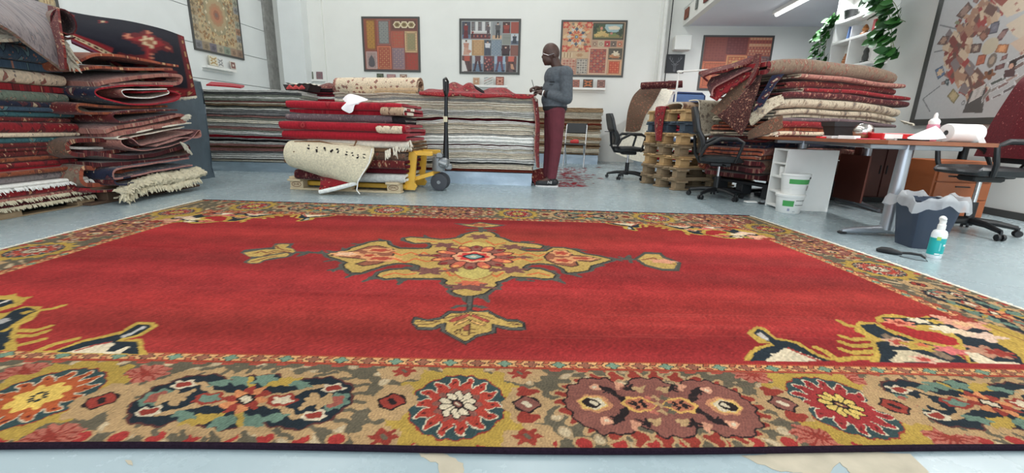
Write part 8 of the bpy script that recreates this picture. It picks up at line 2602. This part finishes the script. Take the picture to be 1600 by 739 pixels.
# ------------------------------------------------------------------ things on the desks
def on_desk(px, Y):
 q = AY(px, 218, Y); return (q[0], q[1], DH + .0005)
o = thing('plant_pot', 'empty black square plant pot on the desk', 'pot', on_desk(1309, 4.02), R(-8))
P = [[(h_ * sx, h_ * sy, z) for sx, sy in ((-1, -1), (1, -1), (1, 1), (-1, 1), (-1, -1))] for z, h_ in ((0, .072), (.105, .098), (.105, .106), (.145, .112), (.145, .102), (.02, .066))]
q = MB().grid(np.array(P)); q.add(P[0][:-1], [(0, 1, 2, 3)]); q.add(P[-1][:-1], [(0, 1, 2, 3)]); q.build('body', plain('black_pot', (42, 44, 46), .6), o)
o = MB().lathe([(0, 0), (.034, 0), (.062, .025), (.074, .056), (.07, .088), (.05, .115), (.022, .128), (0, .13)], n=28, cap=False).build('silver_ball', plain('hammered_silver', (206, 200, 194), .18, metal=1.0, bump=.12, bscale=30), None, on_desk(1346, 3.70), smooth=True); tag(o, 'shiny dented silver ball ornament on the desk', 'ornament')
m_rf = plain('red_folder', (206, 34, 40), .4)
m_pap = plain('white_paper', (238, 238, 236), .8)
o = thing('ring_binder', 'bright red ring binder lying on the desk', 'binder', on_desk(1390, 3.62), R(-6))
MB().box((0, 0, .027), (.30, .27, .052), bev=.004).build('cover', m_rf, o); MB().lathe([(.012, 0), (.014, .003), (.010, .004), (.006, .002)], n=16, M=Matrix.Translation((.05, -.1355, .027)) @ Matrix.Rotation(PI / 2, 4, 'X')).build('finger_ring', m_dark, o); MB().box((-.07, -.1362, .029), (.13, .002, .036)).build('spine_label', m_pap, o)
for k, (px, Y, w, d, h_, mat, lab, nm, rz) in enumerate(((1303, 3.72, .14, .10, .022, plain('light_grey_card', (196, 196, 194), .6), 'light grey notebook on the desk below the black pot', 'notebook', 6), (1283, 3.74, .06, .05, .014, m_rf, 'small red tag lying on the desk near its left end', 'paper', 0), (1326, 3.60, .09, .12, .026, m_pap, 'folded white paper before the silver ball', 'paper', 25),
              (1352, 3.55, .16, .10, .008, plain('pink_red_paper', (206, 70, 90), .6), 'pinkish red sheet on the desk before the silver ball', 'paper', -4), (1400, 3.35, .10, .07, .012, plain('grey_slip', (170, 168, 164), .7), 'small grey slip on the desk before the red binder', 'paper', 8))):
 o = MB().box((0, 0, h_ / 2), (w, d, h_), bev=.002).build(nm, mat, None, on_desk(px, Y), (0, 0, R(rz))); tag(o, lab, 'paper' if nm == 'paper' else 'notebook')
gb = thing('glue_bottle', 'white glue bottle with pink label and pointed nozzle on the desk', 'bottle', on_desk(1453, 3.45))
MB().lathe([(0, 0), (.036, 0), (.038, .01), (.038, .12), (.030, .135), (0, .136)], n=20, cap=False).build('body', plain('pink_bottle', (206, 130, 150), .4), gb, smooth=True)
MB().lathe([(.034, .128), (.036, .15), (.028, .165), (.016, .172), (.012, .19), (.013, .198), (.006, .215), (0, .216)], n=20, cap=False).build('nozzle', m_white, gb, smooth=True)
o = sheet('paper_sheet', [[AY(1418, 216, 3.3), AY(1440, 206, 3.3), AY(1462, 197, 3.32)], [AY(1420, 218, 3.2), AY(1448, 214, 3.18), AY(1470, 204, 3.2)], [AY(1440, 219.3, 3.12), AY(1460, 219, 3.12), AY(1478, 216.5, 3.12)]], .003, [m_pap] * 3, 5, ripple=.008, seed=4); tag(o, 'crumpled white paper cone on the near end of the desk', 'paper')
rl = thing('tissue_roll', 'wide white paper roll lying on the near end of the desk', 'roll', on_desk(1500, 3.22), R(0))
q = AY(1500, 218, 3.22)
MB().lathe([(.018, -.115), (.062, -.115), (.064, -.11), (.064, .11), (.062, .115), (.018, .115)], n=30, cap=False, M=Matrix.Translation((0, 0, .064)) @ Matrix.Rotation(PI / 2, 4, 'Y')).build('roll', m_pap, rl, smooth=True)
o = sheet('paper_strip', [[AY(1520, 203, 3.1), AY(1527, 202, 3.08)], [AY(1526, 213, 3.02), AY(1535, 211, 3.0)], [AY(1531, 226, 2.99), AY(1541, 223, 2.97)]], .002, [m_pap] * 3, 4); tag(o, 'strip of white paper curling over the desk edge', 'paper')
o = MB().box((0, 0, .008), (.012, .20, .012)).build('black_pen', m_black, None, on_desk(1424, 3.25), (0, 0, R(35))); tag(o, 'black pen beside the crumpled paper on the desk', 'pen')
# ================================================================== WALL SHELF WITH POTHOS
p0, dd_, rzz = WALLS['right']
nrm = np.array([math.sin(rzz), -math.cos(rzz)])
dpt = .22
def WS(px, py, off=dpt):
 q0 = (p0[0] + nrm[0] * off, p0[1] + nrm[1] * off)
 return on_plane(px, py, q0, dd_)
def wu(p):
 return float((p[0] - p0[0]) * dd_[0] + (p[1] - p0[1]) * dd_[1])
u0, u1 = wu(WS(1300, 60)), wu(WS(1372, 40))
z1_, z2_, z3_, z4_ = float(WS(1340, 25)[2]), float(WS(1340, 57)[2]), float(WS(1335, 102)[2]), 2.98
ws = thing('wall_shelf', 'white cubbyhole shelf unit high on the right wall', 'shelf', (p0[0] + dd_[0] * u0, p0[1] + dd_[1] * u0, 0), rzz)
w_ = u1 - u0
for z in (z1_, z2_, z3_, z1_ + (z2_ - z3_) * 1.0):
 MB().box((w_ / 2, -dpt / 2, z), (w_, dpt, .035), bev=.003).build('shelf_board', m_white, ws)
for x, za, zb in ((.012, z3_, 2.95), (w_ - .012, z3_, 2.95), (w_ * .46, z3_, z2_), (w_ * .5, z1_ + (z2_ - z3_), 2.95)):
 MB().box((x, -dpt / 2, (za + zb) / 2), (.03, dpt - .004, zb - za), bev=.003).build('upright', m_white, ws)
MB().box((w_ / 2, -.006, (z3_ + 2.95) / 2), (w_, .01, 2.95 - z3_)).build('back_panel', m_white, ws)
zt = z1_ + (z2_ - z3_)
def shelf_item(nm, lab, cat, x, z, fn, rz=0):
 t = fn()
 q = Matrix.Translation(ws.location) @ Matrix.Rotation(rzz, 4, 'Z') @ Vector((x, -.11, z + .018))
 o = t.build(nm, fn.mat, None, q, (0, 0, rzz + R(rz)), smooth=fn.sm)
 return tag(o, lab, cat)
def F(fn, mat, sm=False):
 fn.mat, fn.sm = mat, sm
 return fn
shelf_item('blue_book', 'blue and white book leaning in the upper cubbyhole', 'book', w_ * .30, z2_, F(lambda: MB().box((0, 0, .09), (.03, .13, .18), M=Matrix.Rotation(.12, 4, 'Y'), bev=.002), plain('blue_cover', (96, 124, 172), .5, noise=.3, scale=12)))
shelf_item('white_book', 'white book beside the blue one on the wall shelf', 'book', w_ * .38, z2_, F(lambda: MB().box((0, 0, .09), (.025, .14, .18), bev=.002), plain('white_cover', (206, 210, 216), .5)))
shelf_item('carved_figure', 'small golden brown carved figure on the wall shelf', 'ornament', w_ * .58, z2_, F(lambda: MB().lathe([(0, 0), (.05, 0), (.055, .03), (.03, .06), (.042, .09), (.028, .125), (.012, .15), (0, .155)], n=14, cap=False).lathe([(0, 0), (.03, 0), (.026, .05), (0, .07)], (-.06, 0, 0), 10, cap=False), plain('golden_brown', (160, 106, 56), .5, noise=.25, scale=30), True))
shelf_item('red_book', 'red and grey book at the near end of the wall shelf', 'book', w_ * .84, z2_, F(lambda: MB().box((0, 0, .08), (.05, .13, .16), bev=.002), plain('red_cover', (176, 66, 66), .5, noise=.3, scale=14)))
shelf_item('striped_vase', 'brown vase with pale rings in the lower cubbyhole', 'vase', w_ * .30, z3_, F(lambda: MB().lathe([(0, 0), (.045, 0)] + [(.05 + (.008 if k % 2 else 0) + .012 * math.sin(k * .4), .012 + .016 * k) for k in range(11)] + [(.04, .20), (0, .20)], n=18, cap=False), plain('ringed_clay', (176, 116, 76), .6, noise=.35, scale=22), True))
shelf_item('dark_statuette', 'dark grey statuette in the lower near cubbyhole', 'ornament', w_ * .70, z3_, F(lambda: MB().box((0, 0, .02), (.09, .08, .04), bev=.006).lathe([(0, .04), (.035, .04), (.04, .09), (.03, .14), (.036, .17), (.022, .21), (0, .225)], n=12, cap=False), plain('dark_bronze', (74, 76, 74), .5, noise=.3, scale=26), True))
shelf_item('orange_picture', 'orange red card standing on the top board of the wall shelf', 'picture', w_ * .16, zt, F(lambda: MB().box((0, 0, .15), (.24, .012, .30), M=Matrix.Rotation(-.1, 4, 'X')), plain('orange_red_print', (206, 84, 52), .5, noise=.25, scale=9)))
m_leaf = plain('pothos_leaf', (58, 116, 50), .55, noise=.3, scale=6)
m_leaf2 = plain('pothos_leaf_dark', (40, 84, 42), .55, noise=.3, scale=6)
m_stem = plain('pothos_stem', (104, 120, 70), .6)
prof = [(0, 0), (.28, .12), (.42, .35), (.40, .55), (.26, .78), (0, 1.0)]
lv = MB()
rows = []
for x, y in prof:
 rows.append([(-x, y, .10 * x * 1.6 - .10 * y * y), (-x * .5, y, .05 * x - .10 * y * y), (0, y, -.10 * y * y - .02), (x * .5, y, .05 * x - .10 * y * y), (x, y, .10 * x * 1.6 - .10 * y * y)])
lv.grid(np.array(rows))
leaf_me = lv.mesh('leaf', True)
leaf_me2 = leaf_me.copy()
leaf_me.materials.append(m_leaf); leaf_me2.materials.append(m_leaf2)
def pothos(label, px_paths, size, seed, n_leaf, pot_px=None):
 rnd = random.Random(seed)
 base = np.array(WS(*px_paths[0][0]))
 t = thing('pothos_plant', label, 'plant', base)
 for path in px_paths:
  off0 = rnd.uniform(.24, .30)
  P = smooth_path([WS(px, py, off0 + .02 * math.sin(k * 2.0 + seed)) - base for k, (px, py) in enumerate(path)], 6)
  MB().tube(P, .004, 5).build('vine', m_stem, t, smooth=True)
  for k in range(n_leaf):
   i = int((k + rnd.random()) / n_leaf * (len(P) - 1))
   s = size * rnd.uniform(.65, 1.25)
   o = link('leaf', leaf_me if rnd.random() < .6 else leaf_me2, None, t)
   wd = Vector((rnd.uniform(-1, 1) * abs(DX) + rnd.uniform(-1, 1) * DX, 0, 0))
   side = rnd.choice([-1, 1]) * rnd.uniform(.3, 1)
   d = Vector((dd_[0] * side + nrm[0] * rnd.uniform(.1, .8), dd_[1] * side + nrm[1] * rnd.uniform(.1, .8), rnd.uniform(-.8, .25))).normalized()
   up = (Vector((nrm[0], nrm[1], .6)) + Vector((rnd.uniform(-.3, .3),) * 3)).normalized()
   x = d.cross(up).normalized(); z = x.cross(d)
   M = frame(tuple(x * s), tuple(d * s), tuple(z * s), tuple(P[i] + np.array(d) * .015))
   o.matrix_local = M
 if pot_px:
  MB().lathe([(0, 0), (.06, 0), (.085, .13), (.09, .135), (.09, .15), (.08, .15), (.06, .05), (0, .045)], n=20, cap=False).build('pot', m_black, t, np.array(pot_px) - base, smooth=True)
 return t
def shelf_pt(x, z, y=-.11):
 return tuple(Matrix.Translation(ws.location) @ Matrix.Rotation(rzz, 4, 'Z') @ Vector((x, y, z)))
pothos('trailing pothos at the near end of the wall shelf with large leaves', [[(1362, -6), (1380, 6), (1391, 30), (1393, 60), (1388, 90), (1380, 98)], [(1362, -6), (1372, 8), (1378, 30), (1374, 55), (1366, 62)], [(1366, -8), (1392, 0), (1402, 14), (1404, 28), (1415, 34)], [(1376, 4), (1386, 40), (1396, 70), (1396, 88)]], .155, 5, 24, shelf_pt(w_ * .88, zt + .018))
pothos('trailing pothos with small leaves at the far end of the wall shelf', [[(1312, 26), (1304, 30), (1296, 44), (1285, 60), (1281, 80), (1284, 95)], [(1312, 26), (1300, 28), (1290, 48), (1276, 58), (1272, 62)], [(1308, 27), (1302, 40), (1292, 62), (1288, 84), (1290, 97)], [(1304, 30), (1290, 40), (1276, 72), (1272, 92)]], .105, 8, 30, shelf_pt(w_ * .16, z1_ + .018))
